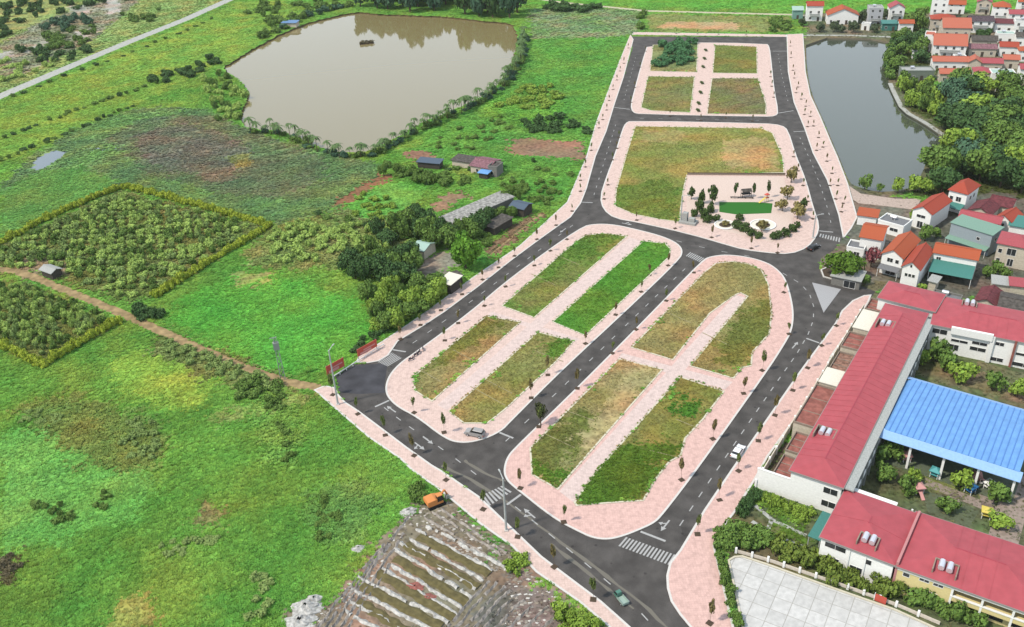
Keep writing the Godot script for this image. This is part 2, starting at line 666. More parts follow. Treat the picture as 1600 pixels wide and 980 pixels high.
const ISLE_PARK := [985, 189, 1195, 193, 1222, 196, 1232, 204, 1244, 243, 1260, 282, 1272, 327, 1281, 352, 1277, 370, 1262, 388, 1235, 398, 1200, 396, 1162, 391, 1137, 384, 1075, 366, 1000, 349, 960, 342, 942, 328, 937, 308, 947, 277, 960, 243, 972, 203, 977, 193]
const ISLE_LEFT := [907, 355, 930, 350, 960, 351, 1000, 360, 1037, 370, 1060, 381, 1068, 393, 1062, 407, 975, 490, 880, 578, 800, 658, 783, 676, 750, 690, 720, 694, 695, 687, 650, 652, 622, 638, 605, 622, 601, 607, 607, 587, 625, 567, 650, 550, 732, 490, 800, 432]
const ISLE_RIGHT := [1097, 407, 1110, 401, 1135, 398, 1170, 402, 1200, 411, 1216, 422, 1228, 436, 1236, 462, 1241, 490, 1238, 518, 1225, 541, 1200, 580, 1090, 735, 1035, 807, 1022, 819, 1000, 829, 975, 839, 950, 845, 925, 842, 900, 830, 875, 817, 850, 800, 814, 771, 800, 760, 790, 750, 786, 736, 791, 716, 804, 700, 900, 608, 1017, 490]
const SIDE_LEFT := [985, 54, 968, 95, 950, 142, 930, 195, 916, 245, 900, 282, 886, 316, 862, 338, 812, 384, 737, 435, 662, 490, 615, 522, 560, 558, 556, 567, 575, 568, 592, 565, 607, 556, 622, 534, 660, 511, 695, 488, 747, 449, 800, 407, 850, 370, 892, 340, 908, 318, 917, 295, 931, 245, 948, 205, 960, 165, 975, 120, 990, 62]
const SIDE_FRONT := [490, 610, 507, 603, 524, 606, 529, 617, 540, 629, 560, 642, 600, 672, 637, 700, 675, 727, 692, 737, 750, 777, 800, 825, 847, 870, 900, 910, 940, 940, 985, 980, 1070, 1070, 1030, 1070, 950, 980, 905, 942, 837, 895, 800, 855, 750, 820, 687, 767, 642, 735, 625, 718, 575, 684, 530, 645]
const SIDE_RIGHT := [1077, 980, 1062, 962, 1048, 941, 1042, 920, 1041, 900, 1046, 880, 1062, 860, 1100, 797, 1142, 735, 1200, 652, 1250, 580, 1305, 505, 1315, 486, 1332, 470, 1350, 462, 1362, 461, 1357, 474, 1340, 500, 1300, 557, 1282, 602, 1200, 715, 1182, 748, 1150, 800, 1123, 835, 1117, 855, 1147, 980, 1172, 1070, 1150, 1070]
const SIDE_POND := [1229, 54, 1255, 53, 1257, 80, 1259, 112, 1267, 150, 1282, 182, 1300, 225, 1309, 245, 1325, 287, 1340, 340, 1331, 357, 1320, 371, 1317, 372, 1310, 337, 1292, 282, 1270, 240, 1257, 202, 1240, 160, 1231, 112]
const SIDE_TOP := [987, 54.5, 990, 50.5, 1229, 54.5, 1229, 58]
const BIG_POND := [343, 107, 370, 92, 400, 73, 437, 54, 475, 37, 520, 26, 550, 20, 562, 19, 590, 22, 640, 24, 700, 26, 762, 34, 790, 35, 805, 40, 810, 62, 804, 90, 792, 112, 775, 138, 735, 160, 700, 176, 662, 190, 625, 212, 600, 226, 575, 237, 540, 240, 500, 231, 470, 216, 440, 205, 400, 202, 378, 197, 375, 185, 378, 172, 386, 155, 387, 143, 375, 125]
const SMALL_POND := [1259, 58, 1396, 61, 1392, 84, 1387, 100, 1388, 125, 1393, 133, 1400, 152, 1412, 174, 1445, 192, 1474, 212, 1468, 230, 1450, 245, 1441, 272, 1425, 293, 1400, 299, 1370, 300, 1340, 292, 1327, 286, 1311, 245, 1302, 225, 1284, 182, 1269, 150, 1261, 112]
const PUDDLE := [46, 264, 56, 248, 70, 239, 94, 235, 104, 239, 90, 251, 72, 261, 59, 268]
# vacant plots: pixels, first colour, second colour
var PLOTS := [
	[[1020, 70, 1091, 67, 1089, 113, 1015, 111], [95, 125, 75], [150, 150, 90]],
	[[1117, 70, 1183, 73, 1184, 115, 1113, 114], [120, 128, 60], [85, 115, 45]],
	[[1012, 119, 1086, 120, 1079, 176, 1018, 173, 1001, 168], [135, 130, 75], [105, 125, 60]],
	[[1112, 122, 1185, 122, 1198, 163, 1197, 179, 1104, 178], [130, 120, 80], [105, 120, 60]],
	[[992, 197, 1190, 200, 1208, 208, 1224, 245, 1226, 270, 1074, 273, 1068, 300, 1062, 347, 1030, 343, 990, 335, 960, 322, 962, 297, 977, 245], [150, 146, 72], [112, 132, 55]],
	[[900, 376, 915, 367, 945, 364, 981, 369, 835, 497, 783, 478], [132, 134, 68], [84, 125, 45]],
	[[1005, 376, 1040, 380, 1049, 389, 1046, 402, 915, 525, 862, 503], [78, 142, 42], [56, 124, 30]],
	[[760, 493, 815, 503, 675, 628, 647, 611, 645, 588], [152, 140, 82], [120, 128, 60]],
	[[840, 518, 898, 533, 870, 565, 790, 640, 762, 662, 724, 662, 700, 643], [145, 138, 74], [116, 126, 54]],
	[[985, 543, 1100, 425, 1118, 411, 1145, 408, 1170, 412, 1190, 420, 1202, 445, 1207, 490, 1203, 522, 1177, 550, 1175, 572, 1160, 575, 1147, 592, 1077, 572, 1145, 490, 1167, 463, 1157, 458, 1148, 462, 1110, 490, 1052, 563], [160, 144, 84], [138, 130, 66]],
	[[967, 560, 1037, 577, 900, 733, 872, 766, 830, 742, 827, 700], [164, 150, 96], [132, 124, 64]],
	[[1062, 588, 1133, 611, 1100, 655, 1072, 685, 1065, 712, 1047, 722, 1025, 750, 1015, 768, 1006, 783, 960, 786, 900, 791, 896, 785, 930, 737], [136, 134, 68], [112, 126, 52]],
]

func fpoly(a: Array) -> PackedVector2Array:
	return poly(a)

func define_fields() -> void:
	field(PackedVector2Array(), [100, 168, 58], [72, 142, 48], 0.8, 0.42, 1.0)
	# beyond the big pond and the dyke
	field(fpoly([-200, -60, 345, -60, 360, -4, 0, 150, -200, 230]), [128, 165, 92], [92, 138, 70], 0.5, 0.6, 1.2)
	field(fpoly([-50, -20, 100, -20, 110, 20, 60, 45, -50, 50]), [140, 178, 96], [160, 160, 92], 0.6, 0.3, 1.0)
	field(fpoly([60, 35, 150, 5, 195, -20, 230, -10, 150, 60, 40, 115, 0, 125, 0, 70]), [110, 125, 88], [150, 148, 122], 0.4, 0.6, 1.2)
	for q in [[160, -8, 190, -8, 186, 20, 164, 24], [35, 80, 76, 60, 80, 66, 40, 86], [104, 10, 140, 6, 143, 20, 110, 20], [114, 50, 142, 47, 140, 60, 116, 59], [-5, 82, 20, 80, 22, 92, -5, 95]]:
		field(fpoly(q), [206, 204, 194], [170, 170, 152], 0.05, 0.3, 0.7)
	field(fpoly([-10, 165, 370, 4, 440, 0, 470, 25, 400, 70, 330, 105, 240, 150, 100, 215, -10, 262]), [118, 172, 54], [92, 156, 56], 0.8, 0.4, 1.0)
	field(fpoly([830, -40, 1700, -40, 1700, 20, 1240, 16, 1000, 10, 830, 6]), [88, 170, 52], [76, 156, 46], 0.8, 0.35, 1.0)
	field(fpoly([830, 14, 1000, 14, 1000, 50, 985, 54, 940, 62, 830, 60]), [112, 142, 108], [86, 140, 78], 0.7, 0.8, 1.3)
	field(fpoly([1012, 22, 1232, 26, 1232, 50, 1012, 50]), [130, 148, 84], [112, 140, 66], 0.5, 0.3, 0.9)
	field(fpoly([1040, 34, 1150, 34, 1155, 46, 1030, 44]), [206, 178, 134], [186, 164, 116], 0.1, 0.2, 0.6)
	# marsh between the dyke and the orchards
	field(fpoly([50, 245, 130, 195, 220, 168, 330, 172, 390, 205, 480, 230, 560, 248, 605, 262, 520, 330, 430, 352, 300, 318, 190, 290, 120, 310, 0, 352, 0, 290]), [84, 128, 86], [92, 146, 76], 0.8, 0.8, 1.2)
	field(fpoly([0, 300, 60, 268, 130, 262, 190, 285, 0, 370]), [92, 162, 76], [80, 150, 66], 0.9, 0.5, 1.1)
	field(fpoly([165, 215, 230, 185, 330, 180, 420, 215, 500, 245, 520, 275, 430, 310, 330, 300, 230, 272]), [100, 120, 90], [86, 124, 82], 0.75, 0.8, 1.2)
	field(fpoly([205, 214, 285, 192, 345, 206, 395, 234, 385, 262, 330, 280, 270, 268, 225, 250]), [118, 114, 96], [102, 116, 90], 0.7, 0.8, 1.2)
	field(fpoly([300, 262, 360, 262, 370, 282, 330, 288]), [140, 124, 98], [112, 116, 86], 0.6, 0.7, 1.2)
	field(fpoly([355, 244, 388, 240, 396, 258, 364, 264]), [142, 146, 72], [116, 128, 78], 0.6, 0.8, 1.2)
	# orchards inside their hedges
	field(fpoly([0, 385, 185, 300, 410, 352, 240, 465, 195, 474, 75, 432, 0, 430]), [96, 128, 60], [116, 130, 70], 0.85, 0.6, 1.1)
	field(fpoly([-20, 438, 45, 442, 185, 503, 65, 568, -20, 535]), [100, 136, 62], [118, 140, 70], 0.8, 0.5, 1.0)
	field(fpoly([25, 395, 110, 398, 110, 430, 60, 430, 20, 428]), [160, 138, 104], [124, 128, 78], 0.3, 0.4, 0.9)
	field(fpoly([420, 355, 530, 330, 640, 340, 640, 400, 560, 420, 400, 418, 380, 400]), [98, 140, 66], [120, 136, 76], 0.7, 0.6, 1.1)
	# bright meadow in the middle
	field(fpoly([260, 500, 275, 470, 400, 420, 560, 470, 600, 520, 540, 570, 460, 590, 400, 570]), [82, 176, 56], [72, 160, 48], 0.9, 0.4, 1.0)
	field(fpoly([360, 425, 420, 425, 420, 445, 370, 445]), [160, 150, 96], [110, 160, 70], 0.3, 0.3, 0.8)
	field(fpoly([250, 520, 330, 545, 440, 590, 500, 620, 450, 640, 330, 590, 240, 555]), [98, 128, 62], [128, 142, 82], 0.8, 0.8, 1.2)
	# front meadow, left of the road
	field(fpoly([0, 680, 120, 660, 250, 720, 220, 810, 100, 850, 0, 860]), [100, 182, 80], [90, 172, 70], 0.9, 0.4, 0.9)
	field(fpoly([170, 565, 230, 545, 330, 590, 320, 640, 250, 640, 180, 610]), [128, 182, 60], [108, 172, 54], 0.8, 0.4, 0.9)
	field(fpoly([30, 630, 100, 620, 200, 640, 260, 690, 240, 740, 150, 730, 40, 660]), [112, 144, 66], [84, 132, 60], 0.9, 0.8, 1.2)
	field(fpoly([310, 790, 350, 785, 360, 820, 318, 826]), [142, 132, 80], [118, 142, 74], 0.5, 0.35, 0.8)
	field(fpoly([180, 940, 240, 935, 250, 985, 150, 990]), [158, 158, 76], [132, 164, 68], 0.7, 0.35, 0.8)
	field(fpoly([-10, 865, 35, 868, 38, 895, -10, 915]), [98, 96, 66], [78, 92, 50], 0.8, 0.7, 1.0)
	field(fpoly([380, 600, 440, 580, 470, 640, 460, 730, 420, 720, 400, 660]), [106, 168, 64], [86, 150, 62], 0.9, 0.6, 1.0)
	field(fpoly([480, 770, 560, 750, 610, 780, 560, 840, 500, 850]), [92, 152, 72], [80, 138, 58], 0.9, 0.7, 1.1)
	field(fpoly([330, 650, 480, 610, 500, 625, 340, 670]), [136, 164, 86], [110, 164, 66], 0.7, 0.4, 0.9)
	# the rows of beds by the front road
	field(fpoly([655, 772, 700, 778, 800, 862, 845, 905, 955, 985, 1030, 1075, 440, 1075, 452, 950, 520, 940, 560, 880, 610, 830]), [164, 150, 130], [140, 128, 108], 0.08, 0.25, 0.5)
	field(fpoly([800, 900, 850, 920, 940, 1000, 780, 1000, 740, 960]), [150, 144, 138], [112, 110, 100], 0.08, 0.3, 0.6)
	# fields and yards between the pond and the left road
	field(fpoly([640, 235, 720, 180, 800, 118, 830, 62, 980, 58, 900, 280, 860, 330, 780, 300, 700, 260]), [84, 166, 58], [74, 146, 58], 0.9, 0.45, 1.0)
	field(fpoly([770, 150, 860, 140, 880, 170, 800, 200, 760, 180]), [94, 172, 54], [70, 132, 46], 0.9, 0.7, 1.2)
	field(fpoly([795, 214, 915, 222, 908, 252, 794, 240]), [172, 134, 112], [156, 128, 100], 0.02, 0.2, 0.5)
	field(fpoly([626, 234, 680, 236, 682, 256, 640, 256]), [180, 132, 112], [160, 124, 100], 0.02, 0.2, 0.5)
	field(fpoly([515, 322, 560, 290, 600, 269, 616, 278, 575, 300, 530, 326]), [164, 116, 88], [150, 112, 84], 0.02, 0.2, 0.5)
	field(fpoly([530, 328, 610, 285, 670, 290, 640, 325, 590, 345]), [92, 176, 72], [82, 168, 54], 0.9, 0.35, 0.9)
	field(fpoly([664, 330, 700, 300, 728, 295, 730, 312, 680, 335]), [178, 140, 116], [160, 130, 100], 0.05, 0.2, 0.5)
	field(fpoly([700, 255, 780, 262, 770, 275, 690, 272]), [120, 172, 66], [96, 158, 60], 0.8, 0.4, 0.9)
	field(fpoly([755, 392, 780, 365, 836, 330, 850, 338, 790, 392, 765, 404]), [140, 118, 92], [120, 110, 80], 0.2, 0.4, 0.7)
	field(fpoly([640, 430, 660, 405, 705, 390, 720, 410, 700, 430, 660, 436]), [164, 156, 140], [150, 146, 128], 0.03, 0.2, 0.5)
	# village, wood, school grounds
	field(fpoly([1256, 20, 1700, 20, 1700, 135, 1480, 135, 1440, 110, 1400, 60, 1258, 56]), [150, 142, 122], [108, 120, 82], 0.25, 0.4, 0.9)
	field(fpoly([1396, 20, 1445, 20, 1452, 130, 1480, 140, 1700, 130, 1700, 335, 1560, 300, 1490, 310, 1440, 312, 1424, 298, 1445, 250, 1475, 212, 1412, 172, 1390, 120]), [66, 92, 46], [56, 80, 40], 0.4, 0.6, 1.0)
	field(fpoly([1318, 318, 1345, 304, 1440, 318, 1490, 300, 1560, 300, 1700, 330, 1700, 470, 1480, 470, 1370, 450, 1330, 440, 1300, 400]), [128, 122, 112], [98, 104, 88], 0.1, 0.3, 0.7)
	field(fpoly([1182, 735, 1460, 480, 1700, 500, 1700, 1080, 1170, 1080, 1118, 850]), [118, 120, 92], [98, 120, 72], 0.15, 0.3, 0.7)
	field(fpoly([1420, 560, 1600, 580, 1700, 600, 1700, 650, 1430, 590]), [150, 136, 112], [116, 124, 82], 0.2, 0.3, 0.7)
	field(fpoly([1185, 768, 1272, 800, 1262, 825, 1180, 790]), [106, 152, 48], [88, 134, 44], 0.9, 0.7, 0.8)
	field(fpoly([1210, 815, 1262, 836, 1256, 850, 1205, 828]), [64, 116, 34], [72, 124, 38], 0.9, 0.3, 0.7)
	field(fpoly([1425, 725, 1470, 738, 1520, 755, 1510, 775, 1440, 760]), [104, 134, 76], [92, 122, 66], 0.5, 0.3, 0.7)
	# worn ground round the small pond and the junction
	var rim: Array = Geometry2D.offset_polygon(ccw(poly(SMALL_POND)), 3.5)
	field(rim[0], [134, 130, 104], [110, 118, 84], 0.2, 0.3, 0.7)
	field(fpoly([1300, 285, 1330, 283, 1345, 300, 1440, 312, 1440, 345, 1380, 440, 1330, 445, 1275, 440, 1278, 400, 1315, 380, 1345, 340]), [138, 132, 120], [114, 114, 98], 0.06, 0.3, 0.6)
	field(fpoly([1330, 440, 1390, 440, 1390, 470, 1340, 520, 1190, 740, 1150, 810, 1120, 850, 1112, 840, 1180, 735]), [136, 122, 98], [112, 112, 80], 0.15, 0.3, 0.6)
	# vacant plots, a little past their edging so that the edging meets the same ground
	for p in PLOTS:
		var pg := fpoly(p[0])
		var wide := Geometry2D.offset_polygon(ccw(pg.duplicate()), 1.8)
		if wide.size() > 0: pg = wide[0]
		field(pg, p[1], p[2], 0.8, 0.2, 0.5)
	# what is greener or barer inside the plots
	field(fpoly([960, 322, 962, 290, 1000, 285, 1040, 280, 1062, 300, 1062, 347, 990, 335]), [108, 130, 54], [82, 122, 44], 0.9, 0.26, 0.60)
	field(fpoly([1125, 220, 1200, 215, 1218, 245, 1220, 268, 1135, 262]), [174, 150, 92], [158, 146, 82], 0.3, 0.19, 0.52)
	field(fpoly([1000, 205, 1080, 205, 1060, 225, 1000, 225]), [166, 148, 84], [146, 144, 76], 0.4, 0.19, 0.52)
	field(fpoly([905, 372, 945, 366, 965, 370, 940, 400, 890, 410, 850, 440, 830, 420]), [88, 128, 46], [70, 118, 40], 0.9, 0.30, 0.60)
	field(fpoly([826, 700, 845, 695, 890, 735, 872, 766, 830, 742]), [76, 122, 34], [58, 112, 26], 0.9, 0.34, 0.60)
	field(fpoly([826, 700, 900, 640, 935, 655, 900, 710, 870, 735]), [118, 120, 56], [96, 116, 46], 0.9, 0.26, 0.60)
	field(fpoly([905, 740, 985, 690, 1030, 700, 1060, 685, 1066, 712, 1047, 722, 1010, 780, 900, 790]), [74, 122, 32], [60, 110, 28], 0.9, 0.38, 0.68)
	field(fpoly([1052, 630, 1070, 622, 1090, 640, 1080, 655, 1058, 652]), [58, 122, 34], [50, 112, 28], 0.95, 0.45, 0.68)
	field(fpoly([840, 540, 870, 522, 897, 535, 880, 550, 850, 560]), [82, 128, 40], [64, 116, 32], 0.9, 0.30, 0.60)
	field(fpoly([1150, 500, 1190, 470, 1204, 470, 1205, 520, 1177, 550, 1175, 572, 1120, 570, 1110, 560]), [118, 124, 54], [98, 116, 48], 0.85, 0.30, 0.60)
	field(fpoly([1010, 560, 1030, 580, 960, 690, 910, 710, 900, 680]), [184, 164, 110], [160, 148, 92], 0.35, 0.17, 0.45)
	field(fpoly([650, 590, 760, 495, 790, 500, 740, 545, 690, 575]), [116, 124, 54], [96, 118, 46], 0.85, 0.26, 0.60)

# ---------------------------------------------------------------- pavements, kerbs and plots
func isle(called: String, px: Array, rounds := 1, pave := "paving") -> MeshInstance3D:
	var pg := ccw(smooth(poly(px), rounds))
	var s := structure(called, sheet(pg, PAVE, 0.16), mats[pave])
	put("kerb", band(pg, 0.42, 0.0, PAVE + 0.012), mats.kerb, s)
	return s

func plot(px: Array) -> PackedVector2Array:
	var pg := ccw(poly(px, PLOT))
	var s := structure("vacant_plot", sheet(pg, PLOT, 0.06), mats.ground)
	put("edging", band(pg, 0.4, PAVE, PLOT + 0.02), mats.edging, s)
	return pg

func mark(called: String, parent: Node, p: PackedVector2Array, y := 0.042) -> void:
	put(called, sheet(p, y), mats.marking, parent)

# dashes along a lane line
func dashes(parent: Node, px: Array, dash: float, gap: float, w: float) -> void:
	var pts := smooth(poly(px), 1, false)
	var left := 0.0
	var on := true
	for i in pts.size() - 1:
		var a := pts[i]
		var b := pts[i + 1]
		var d := (b - a).normalized()
		var nn := Vector2(-d.y, d.x) * w * 0.5
		var l := a.distance_to(b)
		var t := left
		while t < l - dash:
			var p0 := a + d * t
			var p1 := a + d * (t + dash)
			mark("lane_dash", parent, PackedVector2Array([p0 - nn, p1 - nn, p1 + nn, p0 + nn]))
			t += dash + gap
		left = maxf(0.0, t - l)

# zebra: n bars filling a quad given by its four pixels (a-b near side, d-c far side)
func zebra(parent: Node, q: Array, n: int, fill := 0.52) -> void:
	var p := poly(q)
	for i in n:
		var t0 := (i + 0.5 - fill * 0.5) / n
		var t1 := (i + 0.5 + fill * 0.5) / n
		mark("crosswalk_bar", parent, PackedVector2Array([p[0].lerp(p[1], t0), p[0].lerp(p[1], t1), p[3].lerp(p[2], t1), p[3].lerp(p[2], t0)]))

func stop_line(parent: Node, x0: float, y0: float, x1: float, y1: float) -> void:
	mark("stop_line", parent, ribbon(PackedVector2Array([G2(x0, y0), G2(x1, y1)]), 0.5))

func arrow(parent: Node, x: float, y: float, tx: float, ty: float, turn: int) -> void:
	var o := G2(x, y)
	var d := (G2(tx, ty) - o).normalized()
	var nn := Vector2(-d.y, d.x)
	var s := st_new()
	flat_poly(s, PackedVector2Array([o - nn * 0.16 - d * 1.6, o - nn * 0.16 + d * 0.7, o + nn * 0.16 + d * 0.7, o + nn * 0.16 - d * 1.6]), 0.042)
	flat_poly(s, PackedVector2Array([o - nn * 0.55 + d * 0.7, o + nn * 0.55 + d * 0.7, o + d * 1.9]), 0.042)
	if turn != 0:
		var e := nn * turn
		flat_poly(s, PackedVector2Array([o - d * 0.6 + e * 0.16, o - d * 0.3 + e * 0.16, o + d * 0.1 + e * 0.8, o - d * 0.2 + e * 0.8]), 0.042)
		flat_poly(s, PackedVector2Array([o - d * 0.5 + e * 0.8, o + d * 0.5 + e * 0.7, o + d * 0.1 + e * 1.5]), 0.042)
	put("road_arrow", st_end(s), mats.marking, parent)

# an outline with small bays and spits
func ragged(p: PackedVector2Array, amp: float, parts: int) -> PackedVector2Array:
	var n := noise(71, 0.12, 3)
	var o := PackedVector2Array()
	for i in p.size():
		var a := p[i]
		var b := p[(i + 1) % p.size()]
		var d := (b - a).normalized()
		for k in parts:
			var q := a.lerp(b, float(k) / parts)
			o.append(q + Vector2(-d.y, d.x) * n.get_noise_2d(q.x * 2.0, q.y * 2.0) * amp * 2.0)
	return o

func build_land() -> void:
	# ground, with the two ponds cut out of it
	var big := ragged(ccw(smooth(poly(BIG_POND), 2)), 0.9, 3)
	var small := ccw(smooth(poly(SMALL_POND), 1))
	var cuts := [-2200.0, G2(570, 130).x, G2(1345, 150).x, 2200.0]
	var s := st_new()
	for i in 3:
		var strip := PackedVector2Array([Vector2(cuts[i], -3200), Vector2(cuts[i + 1], -3200), Vector2(cuts[i + 1], 500), Vector2(cuts[i], 500)])
		var left: Array = Geometry2D.clip_polygons(strip, big)
		for a: PackedVector2Array in left:
			for b: PackedVector2Array in Geometry2D.clip_polygons(a, small):
				flat_poly(s, b, 0.0)
	structure("ground", st_end(s), mats.ground)
	for w in [[big, "pond_water", "muddy", "pond_bank", "mud"], [small, "pond_water", "green", "pond_bank", "wallstone"]]:
		var wide: Array = Geometry2D.offset_polygon(w[0], 0.4)
		structure(w[1], sheet(wide[0], WATER), mats[w[2]])
		var bk := st_new()
		skirt(bk, w[0], WATER - 0.6, 0.02)
		structure(w[3], st_end(bk), mats[w[4]])
	# small flooded hollow in the marsh
	structure("puddle", sheet(ragged(ccw(smooth(poly(PUDDLE), 2)), 1.2, 3), 0.03), mats.clearwater)
	structure("puddle", sheet(smooth(poly([130, 232, 175, 230, 200, 233, 175, 236, 130, 236]), 1), 0.03), mats.clearwater)
	# roads
	var road := structure("road", sheet(ccw(poly(ASPHALT)), 0.03, 0.03), mats.asphalt)
	structure("road_patch", sheet(poly([526, 590, 553, 572, 590, 569, 606, 566, 600, 606, 602, 614, 560, 616, 530, 613]), 0.034), mats.asphalt_new)
	structure("dyke_road", sheet(ribbon(poly([-160, 222, 0, 150.5, 100, 108, 200, 66, 290, 30, 357, 0, 520, -70]), 7.5), 0.05, 0.05), mats.concrete)
	structure("dirt_track", sheet(smooth(ribbon(smooth(poly([-20, 418, 30, 425, 60, 436, 110, 457, 200, 494, 290, 536, 380, 574, 440, 596, 500, 607]), 1, false), 3.2), 1), 0.012), mats.dirt)
	structure("farm_track", sheet(ribbon(poly([825, -4, 880, 4, 940, 10, 1010, 17, 1120, 20, 1240, 23, 1262, 25]), 3.6), 0.012), mats.sand)
	structure("dirt_track", sheet(smooth(ribbon(smooth(poly([770, 400, 800, 374, 830, 350, 846, 334]), 1, false), 2.4), 1), 0.012), mats.dirt)
	for q in [[756, 398, 790, 368, 836, 336], [764, 404, 800, 376, 842, 342], [505, 338, 560, 356, 640, 366], [520, 332, 580, 348, 650, 356], [690, 292, 720, 298, 735, 308]]:
		structure("soil_strip", sheet(smooth(ribbon(smooth(poly(q), 1, false), 1.6), 1), 0.014), mats.dirtred)
	structure("pond_path", sheet(poly([1327, 291, 1345, 303, 1400, 311, 1440, 311, 1430, 328, 1380, 322, 1342, 318, 1333, 312]), 0.1, 0.1), mats.pathpink)
	structure("bank_path", sheet(ribbon(smooth(poly([1394, 58, 1401, 80, 1407, 84]), 1, false), 1.4), 0.05, 0.3), mats.concrete)
	structure("bank_path", sheet(ribbon(smooth(poly([1391, 130, 1399, 148, 1412, 173, 1446, 191, 1478, 213]), 1, false), 1.8), 0.05, 0.3), mats.concrete)
	structure("bank_path", sheet(ribbon(poly([1255, 55, 1330, 55.5, 1398, 58]), 2.4), 0.06, 0.3), mats.concrete)
	structure("traffic_island", sheet(poly([1269, 442, 1314, 452.5, 1287, 489]), 0.12, 0.12), mats.gravel)
	# dried mud carried along the front road by wheels
	for q in [[690, 728, 740, 752, 800, 790, 870, 842, 940, 895, 1010, 948, 1060, 1000], [725, 720, 760, 742, 790, 752], [860, 850, 930, 905, 990, 952]]:
		var ln := smooth(poly(q), 2, false)
		var lo := PackedVector2Array()
		var hi := PackedVector2Array()
		for i in ln.size():
			var dd := (ln[mini(i + 1, ln.size() - 1)] - ln[maxi(i - 1, 0)]).normalized()
			var nn := Vector2(-dd.y, dd.x)
			lo.append(ln[i] + nn * rng.randf_range(0.08, 0.5))
			hi.append(ln[i] - nn * rng.randf_range(0.08, 0.5))
		hi.reverse()
		lo.append_array(hi)
		structure("mud_streak", sheet(lo, 0.037), mats.driedmud)
	# pavements
	isle("pavement_block", ISLE_FAR)
	var park := isle("pavement_block", ISLE_PARK)
	isle("pavement_block", ISLE_LEFT, 2)
	isle("pavement_block", ISLE_RIGHT, 2, "pavingpink")
	for sd in [SIDE_LEFT, SIDE_FRONT, SIDE_POND, SIDE_TOP]: isle("pavement", sd, 0)
	isle("pavement", SIDE_RIGHT, 0, "pavingpink")
	# paler lanes through the two near blocks
	for ln in [[683, 633, 698, 641, 1003, 377, 984, 371], [874, 768, 896, 785, 1166, 465, 1149, 461], [769, 487, 907, 530, 898, 534, 762, 492], [972, 552, 1145, 597, 1133, 609, 965, 560]]:
		structure("lane", sheet(poly(ln, PAVE), PAVE + (0.006 if ln[0] in [683, 874] else 0.011)), mats.lane)
	for p in PLOTS: plot(p[0])
	# low walls between single building plots in some blocks
	for ln in [[654, 577, 691, 598], [706, 546, 745, 566], [800, 615, 760, 594], [735, 604, 790, 634], [835, 548, 880, 565], [853, 679, 898, 700], [888, 643, 930, 658], [1056, 655, 1092, 670], [1000, 700, 1060, 715], [868, 398, 905, 414], [830, 428, 868, 446], [1040, 487, 1080, 505], [1098, 520, 1140, 540]]:
		structure("plot_line", sheet(ribbon(PackedVector2Array([G2(ln[0], ln[1], PLOT), G2(ln[2], ln[3], PLOT)]), 0.16), PLOT + 0.06, 0.06), mats.plotline)
	# road markings
	for c in [[[993, 90, 974, 160], 1.6, 5.0], [[962, 195, 945, 250, 928, 305], 1.8, 4.5], [[895, 352, 820, 408, 715, 487, 640, 540], 1.8, 4.2], [[600, 637, 640, 668, 700, 708, 748, 745], 1.8, 3.2], [[805, 792, 860, 836, 930, 893, 985, 940, 1040, 1000], 1.8, 3.2], [[790, 690, 900, 585, 1000, 487, 1078, 413], 1.8, 4.0], [[1062, 822, 1120, 735, 1200, 617, 1258, 535, 1275, 490, 1262, 450, 1220, 425], 1.8, 2.8], [[1216, 85, 1222, 120, 1233, 165], 1.6, 5.0], [[1250, 215, 1275, 270, 1295, 330, 1300, 358], 1.8, 4.0], [[970, 357, 1040, 372, 1110, 390, 1180, 402], 1.8, 4.0], [[1000, 185, 1200, 189], 1.6, 6.0]]:
		dashes(road, c[0], c[1], c[2], 0.22)
	zebra(road, [965, 853, 1047, 884, 1057, 868, 977, 839], 15)
	zebra(road, [752, 775, 785, 759, 801, 768, 763, 792], 7)
	zebra(road, [590, 566, 606, 573, 628, 560, 612, 551], 7)
	zebra(road, [1071, 400, 1096, 411, 1104, 405, 1078, 394], 9)
	zebra(road, [1279, 370, 1313, 379, 1314, 372, 1281, 365], 8)
	for l in [[1001, 831, 1040, 846], [792, 789, 814, 773], [586, 636, 608, 626], [1260, 529, 1280, 536], [960, 168, 984, 171], [909, 316, 926, 317], [1208, 80, 1230, 80], [1216, 177, 1240, 173], [1240, 206, 1259, 205], [609, 546, 634, 550], [780, 676, 802, 685], [1280, 361, 1302, 363]]:
		stop_line(road, l[0], l[1], l[2], l[3])
	arrow(road, 612, 640, 595, 628, 0)
	arrow(road, 655, 697, 675, 712, 1)
	arrow(road, 668, 688, 690, 704, 0)
	arrow(road, 828, 803, 810, 788, -1)
	arrow(road, 1040, 821, 1028, 836, 1)
	arrow(road, 1242, 540, 1256, 524, 0)
	arrow(road, 880, 360, 860, 374, 0)
	arrow(road, 979, 350, 1000, 354, -1)

# ---------------------------------------------------------------- buildings
# A frame for a building: origin at the front left corner on the ground, x along the front, z towards the viewer's side, so depth runs to -z
func frame(called: String, a: Vector3, b: Vector3, label: String, category: String, group := "") -> Node3D:
	var t := thing(called, Vector3(a.x, 0, a.z), 0.0, label, category, group)
	var x := Vector3(b.x - a.x, 0, b.z - a.z).normalized()
	t.basis = Basis(x, Vector3.UP, x.cross(Vector3.UP))
	return t

func hollow_wall(w: float, d: float, h: float, th := 0.25) -> ArrayMesh:
	var s := st_new()
	box(s, Vector3(0, -0.1, -d), Vector3(w, h, 0))
	return st_end(s)

